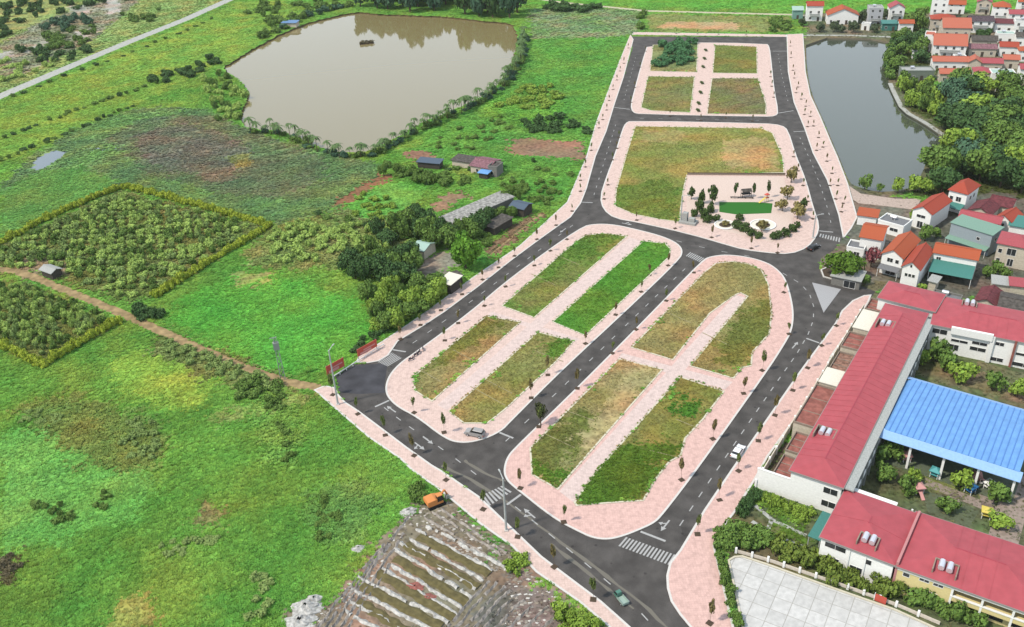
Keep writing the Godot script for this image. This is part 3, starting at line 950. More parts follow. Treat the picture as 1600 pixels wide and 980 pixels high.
# window set into a wall. wall: f front, b back, l left, r right; u along the wall from its left end as seen from outside
func window(t: Node3D, dim: Vector3, wall: String, u: float, y: float, w: float, h: float, called := "window", glass: Material = null) -> void:
	var n := Node3D.new()
	n.name = called
	t.add_child(n, true)
	match wall:
		"f": n.position = Vector3(u, y, 0)
		"b":
			n.position = Vector3(dim.x - u, y, -dim.z)
			n.rotation.y = PI
		"l":
			n.position = Vector3(0, y, -dim.z + u)
			n.rotation.y = -PI / 2
		"r":
			n.position = Vector3(dim.x, y, -u)
			n.rotation.y = PI / 2
	var s := st_new()
	var k := 0.07
	box(s, Vector3(-k, -k, -0.05), Vector3(w + k, 0, 0.06))
	box(s, Vector3(-k, h, -0.05), Vector3(w + k, h + k, 0.06))
	box(s, Vector3(-k, 0, -0.05), Vector3(0, h, 0.05))
	box(s, Vector3(w, 0, -0.05), Vector3(w + k, h, 0.05))
	if w > 1.0: box(s, Vector3(w * 0.5 - 0.03, 0, -0.05), Vector3(w * 0.5 + 0.03, h, 0.04))
	put("frame", st_end(s), mats.trim, n)
	put("pane", box_mesh(Vector3(0, 0, -0.05), Vector3(w, h, 0.012)), glass if glass else mats.glass, n)

func roof_mesh(kind: String, w: float, d: float, h: float, rise: float, o: float) -> ArrayMesh:
	var s := st_new()
	var th := 0.16
	var x0 := -o
	var x1 := w + o
	var z0 := o
	var z1 := -d - o
	match kind:
		"hip":
			var k := minf(w, d) * 0.5 + o
			var r0: Vector3
			var r1: Vector3
			if w >= d:
				r0 = Vector3(x0 + k, h + rise, -d * 0.5); r1 = Vector3(x1 - k, h + rise, -d * 0.5)
			else:
				r0 = Vector3(w * 0.5, h + rise, z0 - k); r1 = Vector3(w * 0.5, h + rise, z1 + k)
			var A := Vector3(x0, h, z0)
			var B := Vector3(x1, h, z0)
			var C := Vector3(x1, h, z1)
			var D := Vector3(x0, h, z1)
			if w >= d:
				quad(s, A, r0, r1, B); quad(s, C, r1, r0, D); tri(s, D, r0, A); tri(s, B, r1, C)
			else:
				tri(s, A, r0, B); tri(s, C, r1, D); quad(s, B, r0, r1, C); quad(s, D, r1, r0, A)
			for e in [[A, B], [B, C], [C, D], [D, A]]:
				var dn := Vector3(0, -th, 0)
				quad(s, e[1] + dn, e[0] + dn, e[0], e[1])
			quad(s, D - Vector3(0, th, 0), C - Vector3(0, th, 0), B - Vector3(0, th, 0), A - Vector3(0, th, 0))
		"gx", "gz", "shed":
			var pr: Array   # profile across, then swept
			if kind == "gx":
				pr = [Vector3(0, h - o * 0.3, z0), Vector3(0, h + rise, -d * 0.5), Vector3(0, h - o * 0.3, z1)]
				for i in 2:
					slab(s, pr[i], pr[i + 1], Vector3(x0, 0, 0), Vector3(x1, 0, 0), th)
			elif kind == "gz":
				pr = [Vector3(x0, h - o * 0.3, 0), Vector3(w * 0.5, h + rise, 0), Vector3(x1, h - o * 0.3, 0)]
				for i in 2:
					slab(s, pr[i], pr[i + 1], Vector3(0, 0, z1), Vector3(0, 0, z0), th)
			else:
				slab(s, Vector3(0, h, z0), Vector3(0, h + rise, z1), Vector3(x0, 0, 0), Vector3(x1, 0, 0), th)
	return st_end(s)

func slab(s: SurfaceTool, a: Vector3, b: Vector3, f: Vector3, g: Vector3, th: float) -> void:
	var up := Vector3(0, th, 0)
	quad(s, a + f + up, b + f + up, b + g + up, a + g + up)
	quad(s, a + g, b + g, b + f, a + f)
	quad(s, a + f, b + f, b + f + up, a + f + up)
	quad(s, b + g, a + g, a + g + up, b + g + up)
	quad(s, a + g, a + f, a + f + up, a + g + up)
	quad(s, b + f, b + g, b + g + up, b + f + up)

# walls with the gable triangles
func wall_mesh(kind: String, w: float, d: float, h: float, rise: float) -> ArrayMesh:
	var s := st_new()
	box(s, Vector3(0, -0.15, -d), Vector3(w, h, 0))
	if kind == "gz":
		for z in [0.0, -d]: tri(s, Vector3(0, h, z), Vector3(w * 0.5, h + rise, z), Vector3(w, h, z))
	elif kind == "gx":
		for x in [0.0, w]: tri(s, Vector3(x, h, 0), Vector3(x, h + rise, -d * 0.5), Vector3(x, h, -d))
	elif kind == "shed":
		for x in [0.0, w]: tri(s, Vector3(x, h, 0), Vector3(x, h + rise, -d), Vector3(x, h, -d))
		quad(s, Vector3(0, h, -d), Vector3(0, h + rise, -d), Vector3(w, h + rise, -d), Vector3(w, h, -d))
	return st_end(s)

# o: px = [ax, ay, bx, by] the front edge, at height "at" (0 = ground, or the eaves); d depth; h wall height; roof kind; rise
func house(o: Dictionary) -> Node3D:
	var at: float = o.get("at", 0.0)
	var a := G(o.px[0], o.px[1], at)
	var b := G(o.px[2], o.px[3], at)
	var t := frame(o.get("name", "house"), a, b, o.label, o.get("cat", "house"), o.get("group", ""))
	var w := Vector2(b.x - a.x, b.z - a.z).length()
	var d: float = o.d
	var h: float = o.h
	var rise: float = o.get("rise", 1.6)
	var roof: String = o.get("roof", "gz")
	var wm: Material = mats[o.get("wall", "white")]
	var rm: Material = mats[o.get("tile", "orange")]
	put("wall", wall_mesh(roof, w, d, h, rise), wm, t)
	if roof == "flat":
		put("roof", box_mesh(Vector3(0.12, h + 0.003, -d + 0.12), Vector3(w - 0.12, h + 0.08, -0.12)), rm, t)
		var s := st_new()
		var p := 0.55
		box(s, Vector3(-0.06, h, -0.16), Vector3(w + 0.06, h + p, 0.06))
		box(s, Vector3(-0.06, h, -d - 0.06), Vector3(w + 0.06, h + p, -d + 0.16))
		box(s, Vector3(-0.06, h, -d + 0.16), Vector3(0.16, h + p, -0.16))
		box(s, Vector3(w - 0.16, h, -d + 0.16), Vector3(w + 0.06, h + p, -0.16))
		put("parapet", st_end(s), wm, t)
		if o.get("tank", w > 5.0):
			var tk := st_new()
			tube(tk, Vector3(w * 0.3, h + 0.9, -d * 0.6), Vector3(w * 0.3 + 1.6, h + 0.9, -d * 0.6), 0.55, 0.55, 10)
			box(tk, Vector3(w * 0.3 + 0.2, h + 0.05, -d * 0.6 - 0.4), Vector3(w * 0.3 + 0.4, h + 0.5, -d * 0.6 + 0.4))
			box(tk, Vector3(w * 0.3 + 1.2, h + 0.05, -d * 0.6 - 0.4), Vector3(w * 0.3 + 1.4, h + 0.5, -d * 0.6 + 0.4))
			put("water_tank", st_end(tk), mats.steel, t)
	else:
		var rf := put("roof", roof_mesh(roof, w, d, h, rise, o.get("eave", 0.45)), rm, t)
		if roof == "gx": put("ridge", box_mesh(Vector3(-0.4, h + rise + 0.08, -d * 0.5 - 0.14), Vector3(w + 0.4, h + rise + 0.24, -d * 0.5 + 0.14)), mats[o.get("ridge", o.get("tile", "orange"))], rf)
		if roof == "gz": put("ridge", box_mesh(Vector3(w * 0.5 - 0.14, h + rise + 0.08, -d - 0.4), Vector3(w * 0.5 + 0.14, h + rise + 0.24, 0.4)), mats[o.get("ridge", o.get("tile", "orange"))], rf)
	var dim := Vector3(w, h, d)
	if o.has("win"):
		for v in o.win: window(t, dim, v[0], v[1] * (w if v[0] in ["f", "b"] else d), v[2], v[3], v[4])
	else:
		# storeys of windows on the front and the right side, a door below
		var fl := maxi(1, int(round(h / 3.3)))
		for k in fl:
			var y := 3.2 * k + 0.95
			var n := maxi(1, int(w / 3.2))
			for i in n:
				if k == 0 and i == n / 2: continue
				window(t, dim, "f", w * (i + 0.5) / n - 0.55, y, 1.1, minf(1.3, h - y - 0.3))
			for side in ["l", "r"]:
				for i in maxi(1, int(d / 5.0)):
					window(t, dim, side, d * (i + 0.5) / maxi(1, int(d / 5.0)) - 0.5, y, 1.0, minf(1.2, h - y - 0.3))
		var n0 := maxi(1, int(w / 3.2))
		put("door", box_mesh(Vector3(w * (n0 / 2 + 0.5) / n0 - 0.6, 0, -0.05), Vector3(w * (n0 / 2 + 0.5) / n0 + 0.6, 2.2, 0.03)), mats.door, t)
	if h > 5.9 and w > 4.0 and not o.has("awning") and not o.has("win"):
		var bl := put("balcony", box_mesh(Vector3(w * 0.2, 3.05, 0.002), Vector3(w * 0.8, 3.2, 1.1)), mats.trim, t)
		var rs := st_new()
		box(rs, Vector3(w * 0.2, 3.2, 1.02), Vector3(w * 0.8, 4.05, 1.1))
		for sx in [w * 0.2, w * 0.8 - 0.08]: box(rs, Vector3(sx, 3.2, 0.002), Vector3(sx + 0.08, 4.05, 1.02))
		put("railing", st_end(rs), mats.trimgrey, bl)
	if o.has("awning"):
		var q: Array = o.awning   # height at wall, drop, reach, material, u0, u1
		var s := st_new()
		var u0: float = q[4] * w
		var u1: float = q[5] * w
		slab(s, Vector3(0, q[0] - q[1], q[2]), Vector3(0, q[0], 0.02), Vector3(u0, 0, 0), Vector3(u1, 0, 0), 0.1)
		var aw := put("awning", st_end(s), mats[q[3]], t)
		for u in [u0 + 0.15, u1 - 0.15]:
			put("post", tube_mesh(Vector3(u, -0.05, q[2] - 0.25), Vector3(u, q[0] - q[1], q[2] - 0.25), 0.08, 0.08), mats.trim, aw)
	return t

func build_village() -> void:
	# houses by the junction, each with its own shape
	house({"px": [1345, 369.5, 1378, 375], "at": 6.4, "d": 10.0, "h": 6.4, "roof": "gx", "rise": 1.6, "tile": "orange", "win": [["l", 0.2, 3.8, 1.2, 1.2], ["r", 0.4, 3.8, 1.0, 1.2], ["f", 0.3, 1.0, 1.2, 1.2]], "label": "white house with orange roof and a lower flat roofed wing by the road"})
	house({"px": [1323, 387, 1350, 392], "at": 3.2, "d": 5.0, "h": 3.2, "roof": "flat", "tile": "greyroof", "name": "house_wing", "cat": "house", "win": [["f", 0.45, 1.2, 1.5, 1.2]], "label": "low white flat roofed annex in front of the corner house"})
	house({"px": [1379, 396, 1411, 404], "at": 6.0, "d": 13.5, "h": 6.0, "roof": "gz", "rise": 1.9, "tile": "orange", "win": [["f", 0.28, 4.0, 1.5, 1.2], ["f", 0.68, 4.0, 0.9, 1.1], ["f", 0.3, 0.2, 2.6, 2.2]], "awning": [2.9, 0.4, 2.6, "greyroof", 0.0, 1.0], "label": "narrow white house with orange gable roof and grey porch roof"})
	house({"px": [1411, 416, 1437, 422], "at": 5.6, "d": 13.0, "h": 5.6, "roof": "gz", "rise": 1.9, "tile": "redorange", "win": [["f", 0.2, 2.9, 0.7, 0.9], ["f", 0.42, 2.9, 0.7, 0.9], ["f", 0.64, 2.9, 0.7, 0.9], ["f", 0.43, 5.75, 0.5, 0.8]], "label": "narrow white house with deep red-orange gable roof and three small windows"})
	house({"px": [1460, 394, 1527, 406], "at": 6.0, "d": 6.5, "h": 6.0, "roof": "gx", "rise": 1.2, "tile": "orange", "win": [["f", 0.08, 3.6, 1.1, 1.2], ["r", 0.4, 3.6, 1.0, 1.2], ["f", 0.2, 0.1, 2.4, 2.3], ["f", 0.6, 0.1, 2.4, 2.3]], "awning": [3.9, 0.9, 6.4, "teal", 0.0, 1.0], "label": "wide white house with orange roof and a broad teal metal porch roof"})
	house({"px": [1487, 348, 1551, 368], "at": 6.6, "d": 6.0, "h": 6.6, "roof": "shed", "rise": 0.5, "tile": "palegreen", "wall": "bluegrey", "eave": 0.3, "win": [["f", 0.66, 3.9, 0.9, 0.9], ["r", 0.4, 3.9, 1.0, 1.1]], "awning": [2.8, 0.5, 2.2, "palegreen", 0.0, 1.0], "label": "blue-grey windowless house with pale green sheet roof"})
	house({"px": [1500, 338, 1562, 350], "at": 6.0, "d": 4.5, "h": 6.0, "roof": "gx", "rise": 1.2, "tile": "redpink", "wall": "cream", "win": [], "label": "cream house with pinkish red roof behind the blue-grey house"})
	house({"px": [1484, 296, 1512, 303], "at": 7.0, "d": 9.0, "h": 7.0, "roof": "hip", "rise": 2.6, "tile": "redorange", "win": [["f", 0.1, 3.9, 1.0, 1.2], ["f", 0.45, 3.8, 1.5, 1.5], ["f", 0.3, 0.9, 1.2, 1.3], ["r", 0.3, 4.0, 1.2, 1.3], ["r", 0.6, 4.0, 1.2, 1.3]], "awning": [3.2, 0.7, 3.2, "teal", 0.0, 1.0], "name": "villa", "label": "tall white villa with red hipped roof and teal porch roof beside the wood"})
	house({"px": [1427, 327, 1456, 335], "at": 5.6, "d": 13.0, "h": 5.6, "roof": "gz", "rise": 1.8, "tile": "redorange", "win": [["f", 0.25, 3.6, 2.6, 0.9], ["f", 0.35, 0.3, 1.6, 2.1]], "label": "white house with long red gable roof beside the pond path"})
	house({"px": [1372, 345, 1412, 356], "at": 3.4, "d": 6.0, "h": 3.4, "roof": "flat", "tile": "greyroof", "tank": true, "win": [["f", 0.5, 1.4, 2.4, 1.0], ["f", 0.1, 1.2, 1.0, 1.2]], "label": "low white flat roofed house with a steel water tank by the pond path"})
	house({"px": [1341, 336, 1370, 340], "at": 3.2, "d": 4.5, "h": 3.2, "roof": "shed", "rise": 0.5, "tile": "orange", "win": [], "label": "small shed with orange roof behind the corner house"})
	house({"px": [1514, 328, 1548, 336], "at": 4.2, "d": 8.0, "h": 4.2, "roof": "gz", "rise": 1.6, "tile": "maroon", "wall": "cream", "win": [["f", 0.4, 1.5, 1.2, 1.2]], "label": "low house with maroon roof at the foot of the villa"})
	house({"px": [1546, 318, 1580, 325], "at": 4.2, "d": 7.0, "h": 4.2, "roof": "gx", "rise": 1.5, "tile": "maroon", "wall": "cream", "win": [], "label": "low house with maroon roof under the trees of the wood"})
	house({"px": [1556, 340, 1580, 347], "at": 5.0, "d": 7.0, "h": 5.0, "roof": "gz", "rise": 1.6, "tile": "redorange", "win": [["f", 0.35, 2.8, 1.2, 1.1]], "label": "white house with red-orange gable roof next to the teal roofed house"})
	house({"px": [1578, 352, 1625, 360], "at": 4.6, "d": 6.0, "h": 4.6, "roof": "shed", "rise": 0.8, "tile": "teal", "win": [["f", 0.3, 1.2, 1.2, 1.2]], "label": "house with bright teal sheet roof at the edge of the village"})
	house({"px": [1560, 379, 1612, 389], "at": 6.8, "d": 8.0, "h": 6.8, "roof": "hip", "rise": 1.6, "tile": "redpink", "wall": "cream", "win": [["f", 0.32, 3.7, 2.2, 2.0], ["f", 0.06, 3.9, 0.9, 1.2], ["f", 0.06, 1.0, 0.9, 1.2], ["f", 0.4, 0.4, 1.4, 2.2]], "name": "villa", "label": "cream villa with pinkish red roof and an arched balcony opening"})
	house({"px": [1524, 470, 1556, 478], "at": 3.6, "d": 8.0, "h": 3.6, "roof": "gz", "rise": 1.3, "tile": "maroon", "wall": "cream", "win": [["f", 0.35, 1.1, 1.2, 1.2]], "label": "low house with faded maroon roof behind the red roofed school wing"})
	house({"px": [1552, 443, 1582, 447], "at": 3.4, "d": 4.0, "h": 3.4, "roof": "shed", "rise": 0.3, "tile": "palesheet", "wall": "cream", "win": [], "label": "small outbuilding with pale sheet roof in front of the cream villa"})
	house({"px": [1560, 484, 1620, 496], "at": 4.0, "d": 10.0, "h": 4.0, "roof": "gx", "rise": 1.2, "tile": "slate", "wall": "cream", "win": [], "label": "wide low house with dark grey weathered roof beside the school"})
	house({"px": [1580, 446, 1630, 452], "at": 3.8, "d": 3.5, "h": 3.8, "roof": "shed", "rise": 0.5, "tile": "redpink", "wall": "cream", "win": [], "label": "lean-to with pink sheet roof above the dark grey roof"})
	house({"px": [1449, 453, 1460, 456], "d": 3.0, "h": 2.8, "roof": "shed", "rise": 0.3, "tile": "palesheet", "wall": "cream", "win": [], "label": "tiny lean-to between the white houses and the school", "name": "lean_to", "cat": "shed"})
	house({"px": [1300, 431, 1344, 440], "at": 2.7, "d": 5.5, "h": 2.7, "roof": "shed", "rise": 0.3, "tile": "palesheet", "wall": "greywall", "win": [["f", 0.45, 0.1, 3.0, 2.0]], "name": "roadside_stall", "cat": "stall", "label": "open roadside stall with pale roof under the round junction tree"})
	house({"px": [1456, 462, 1500, 472], "at": 3.0, "d": 3.0, "h": 3.0, "roof": "flat", "tile": "greyroof", "wall": "greywall", "win": [["f", 0.2, 0.6, 2.0, 1.6]], "name": "low_annex", "cat": "annex", "label": "grey annex below the broad teal porch roof"})
	# old village beyond the small pond
	var V := [
		[[1452, 31, 1477, 32], 8, 15.0, "flat", 0.0, "palesheet", "white", "tall white tower house rising behind the orange roofs"],
		[[1452, 51, 1490, 52], 8, 7.0, "hip", 1.8, "redorange", "cream", "cream house with red-orange hipped roof below the tower house"],
		[[1470, 67, 1513, 68], 14, 7.5, "gx", 3.2, "salmon", "cream", "big house with broad salmon roof and a cream gallery"],
		[[1456, 90, 1507, 92], 14, 6.0, "gx", 3.6, "salmon", "white", "wide white house with salmon roof in the middle of the old village"],
		[[1441, 80, 1456, 81], 8, 7.5, "flat", 0.0, "salmon", "white", "tall narrow white house at the pond side of the salmon roofs"],
		[[1456, 110, 1511, 111], 6, 4.2, "gx", 1.5, "salmon", "white", "long low house with salmon roof in front of the wide white house"],
		[[1511, 113, 1530, 114], 7, 4.6, "gz", 1.7, "salmon", "cream", "small cream gable house with a salmon roof"],
		[[1530, 112, 1564, 113], 6, 4.0, "gx", 1.4, "redpink", "cream", "low house with pinkish roof beside the small gable house"],
		[[1467, 129, 1512, 130], 6, 4.0, "gx", 1.4, "salmon", "cream", "house with salmon roof half hidden by the wood"],
		[[1520, 128, 1544, 129], 7, 4.4, "hip", 1.5, "redpink", "cream", "small house with pink hipped roof at the edge of the wood"],
		[[1547, 132, 1584, 133], 7, 4.5, "flat", 0.0, "mint", "white", "white house with pale mint flat roof near the wood"],
		[[1408, 126, 1458, 126], 7, 4.0, "flat", 0.0, "palesheet", "greygreen", "grey-green flat roofed house on the pond bank"],
		[[1511, 51, 1549, 52], 8, 6.0, "gx", 1.6, "purplegrey", "white", "white house with dull purple roof and blank wall"],
		[[1548, 36, 1574, 37], 8, 8.5, "hip", 2.2, "orange", "white", "tall white house with bright orange hipped roof"],
		[[1574, 40, 1612, 41], 7, 6.0, "gx", 1.4, "redpink", "white", "white house with pink roof at the far edge of the village"],
		[[1553, 50, 1583, 51], 6, 4.4, "shed", 0.9, "maroon", "white", "low house with maroon lean-to roof in the old village"],
		[[1583, 53, 1616, 54], 7, 6.0, "flat", 0.0, "palesheet", "white", "white flat roofed house beside the maroon lean-to roof"],
		[[1513, 88, 1555, 89], 6, 3.8, "gx", 1.3, "mauve", "cream", "low house with mauve roof in the old village"],
		[[1517, 76, 1556, 77], 6, 4.0, "gx", 1.6, "slate", "cream", "house with dark weathered roof behind the mauve roof"],
		[[1555, 67, 1584, 68], 6, 4.2, "flat", 0.0, "mint", "white", "white house with mint flat roof beside the dark weathered roof"],
		[[1586, 72, 1614, 73], 6, 4.5, "gx", 1.4, "slate", "white", "white house with grey roof at the edge of the mint flat roof"],
		[[1478, 21, 1506, 22], 7, 5.0, "gx", 1.5, "orange", "white", "white house with orange roof behind the tower house"],
		[[1524, 22, 1546, 23], 6, 6.5, "gz", 1.8, "redpink", "cream", "narrow cream house with pink gable at the back of the village"],
		[[1588, 20, 1618, 21], 7, 6.0, "gx", 1.6, "orange", "white", "white house with orange roof at the back edge of the village"],
		[[1560, 88, 1588, 89], 6, 4.6, "gx", 1.5, "redorange", "white", "white house with red-orange roof beside the grey roof"],
		[[1590, 96, 1622, 97], 6, 5.0, "hip", 1.6, "orange", "white", "white house with orange hipped roof at the edge of the wood"],
		[[1566, 107, 1590, 108], 6, 4.2, "gx", 1.3, "salmon", "cream", "small cream house with salmon roof above the mint flat roof"],
		[[1592, 124, 1625, 125], 6, 4.6, "gx", 1.4, "redpink", "white", "white house with pink roof where the wood meets the village"],
		[[1490, 101, 1508, 101], 4, 3.4, "flat", 0.0, "palesheet", "white", "little white flat roofed shed between the salmon roofs"],
		[[1404, 50, 1426, 50], 5, 4.4, "gx", 1.3, "orange", "white", "small white house with orange roof behind the teal shed"],
		[[1424, 92, 1440, 93], 6, 4.0, "gx", 1.2, "palesheet", "white", "low white hut on the pond bank beside the tall narrow house"],
		[[1238, 30, 1254, 30], 6, 4.8, "shed", 0.8, "mint", "mintwall", "mint green metal shed beside the farm track"],
		[[1259, 33, 1284, 33], 7, 8.2, "gx", 1.6, "redorange", "white", "tall white house with orange roof at the corner of the small pond"],
		[[1292, 38, 1340, 38], 10, 4.8, "gz", 3.4, "orange", "white", "broad white gable house with orange roof facing the small pond"],
		[[1355, 41, 1377, 41], 8, 9.0, "flat", 0.0, "palesheet", "greywhite", "tall grey-white house with balconies facing the small pond"],
		[[1388, 33, 1411, 33], 8, 7.0, "gz", 2.2, "redpink", "white", "tall white house with pink gable roof near the pond corner"],
		[[1378, 48, 1401, 48], 5, 3.6, "shed", 0.6, "teal", "teal", "low teal metal shed on the far bank of the small pond"],
		[[1345, 47, 1358, 48], 4, 3.0, "flat", 0.0, "palesheet", "white", "small white outbuilding on the far bank of the small pond"],
	]
	for v in V:
		house({"px": v[0], "d": v[1], "h": v[2], "roof": v[3], "rise": v[4], "tile": v[5], "wall": v[6], "label": v[7]})
	# a little pavilion roof and a white post at the edge of the wood
	var pv := frame("pavilion", G(1554, 144), G(1576, 144.5), "small pavilion with red pyramid roof on posts beside the wood", "pavilion")
	put("roof", roof_mesh("hip", 6.0, 6.0, 3.0, 1.8, 0.4), mats.redorange, pv)
	for q in [[0.3, -0.3], [5.7, -0.3], [0.3, -5.7], [5.7, -5.7]]:
		put("post", tube_mesh(Vector3(q[0], -0.1, q[1]), Vector3(q[0], 3.0, q[1]), 0.15, 0.15), mats.white, pv)

func v2(v: Vector3) -> Vector2:
	return Vector2(v.x, v.z)

# ---------------------------------------------------------------- the school
func facade_row(t: Node3D, dim: Vector3, wall: String, len: float, y: float, step: float, w: float, h: float, from := 0.6) -> void:
	var u := from
	while u + w < len - 0.3:
		window(t, dim, wall, u, y, w, h)
		u += step

func roof_box(t: Node3D, x: float, z: float, w: float, d: float, y: float, depth: float) -> void:
	# a sunken terrace in the metal roof, with its steel water tank
	var tn := Node3D.new()
	tn.name = "roof_terrace"
	t.add_child(tn, true)
	tn.position = Vector3(x, y, z)
	put("terrace_floor", box_mesh(Vector3(0, 0, -d), Vector3(w, 0.1, 0)), mats.terrace, tn)
	var s := st_new()
	box(s, Vector3(-0.2, -0.3, -d - 0.2), Vector3(w + 0.2, depth, -d))
	box(s, Vector3(-0.2, -0.3, -d), Vector3(0, depth, 0))
	box(s, Vector3(w, -0.3, -d), Vector3(w + 0.2, depth, 0))
	put("terrace_wall", st_end(s), mats.terracewall, tn)
	for k in 2:
		var tk := st_new()
		tube(tk, Vector3(w * 0.3 + k * 1.3, 0.95, -d * 0.3), Vector3(w * 0.3 + k * 1.3, 0.95, -d * 0.3 - 1.9), 0.52, 0.52, 10)
		box(tk, Vector3(w * 0.3 + k * 1.3 - 0.4, 0.1, -d * 0.3 - 0.4), Vector3(w * 0.3 + k * 1.3 + 0.4, 0.5, -d * 0.3 - 0.2))
		box(tk, Vector3(w * 0.3 + k * 1.3 - 0.4, 0.1, -d * 0.3 - 1.7), Vector3(w * 0.3 + k * 1.3 + 0.4, 0.5, -d * 0.3 - 1.5))
		put("water_tank", st_end(tk), mats.steel, tn)

func school_roof(t: Node3D, w: float, d: float, h: float, rise: float, o: float) -> void:
	var rf := put("roof", roof_mesh("hip", w, d, h, rise, o), mats.schoolred, t)
	# standing seams, ridge and hips
	var s := st_new()
	if w >= d:
		box(s, Vector3(d * 0.5 , h + rise - 0.05, -d * 0.5 - 0.1), Vector3(w - d * 0.5, h + rise + 0.05, -d * 0.5 + 0.1))
	else:
		box(s, Vector3(w * 0.5 - 0.1, h + rise - 0.05, -d + w * 0.5), Vector3(w * 0.5 + 0.1, h + rise + 0.05, -w * 0.5))
	put("ridge", st_end(s), mats.schoolridge, rf)
	# lapped sheet joints running down the two long slopes
	var long := maxf(w, d)
	var half := minf(w, d) * 0.5 + o
	var run := half
	var k := half
	while k < long - half + o:
		var jt := st_new()
		for sg in [0, 1]:
			if w >= d:
				var ze := o if sg == 0 else -d - o
				slab(jt, Vector3(0, h + 0.01, ze), Vector3(0, h + rise + 0.01, -d * 0.5), Vector3(k - 0.04, 0, 0), Vector3(k + 0.04, 0, 0), 0.035)
			else:
				var xe := -o if sg == 0 else w + o
				slab(jt, Vector3(xe, h + 0.01, 0), Vector3(w * 0.5, h + rise + 0.01, 0), Vector3(0, 0, -k - 0.04), Vector3(0, 0, -k + 0.04), 0.035)
		put("sheet_joint", st_end(jt), mats.schoolred, rf)
		k += 2.1
	var g := st_new()
	var e := o + 0.12
	for q in [[Vector3(-e, h - 0.3, o), Vector3(w + e, h - 0.02, e)], [Vector3(-e, h - 0.3, -d - e), Vector3(w + e, h - 0.02, -d - o)], [Vector3(-e, h - 0.3, -d - o), Vector3(-o, h - 0.02, o)], [Vector3(w + o, h - 0.3, -d - o), Vector3(w + e, h - 0.02, o)]]:
		box(g, q[0], q[1])
	put("gutter", st_end(g), mats.gutter, rf)

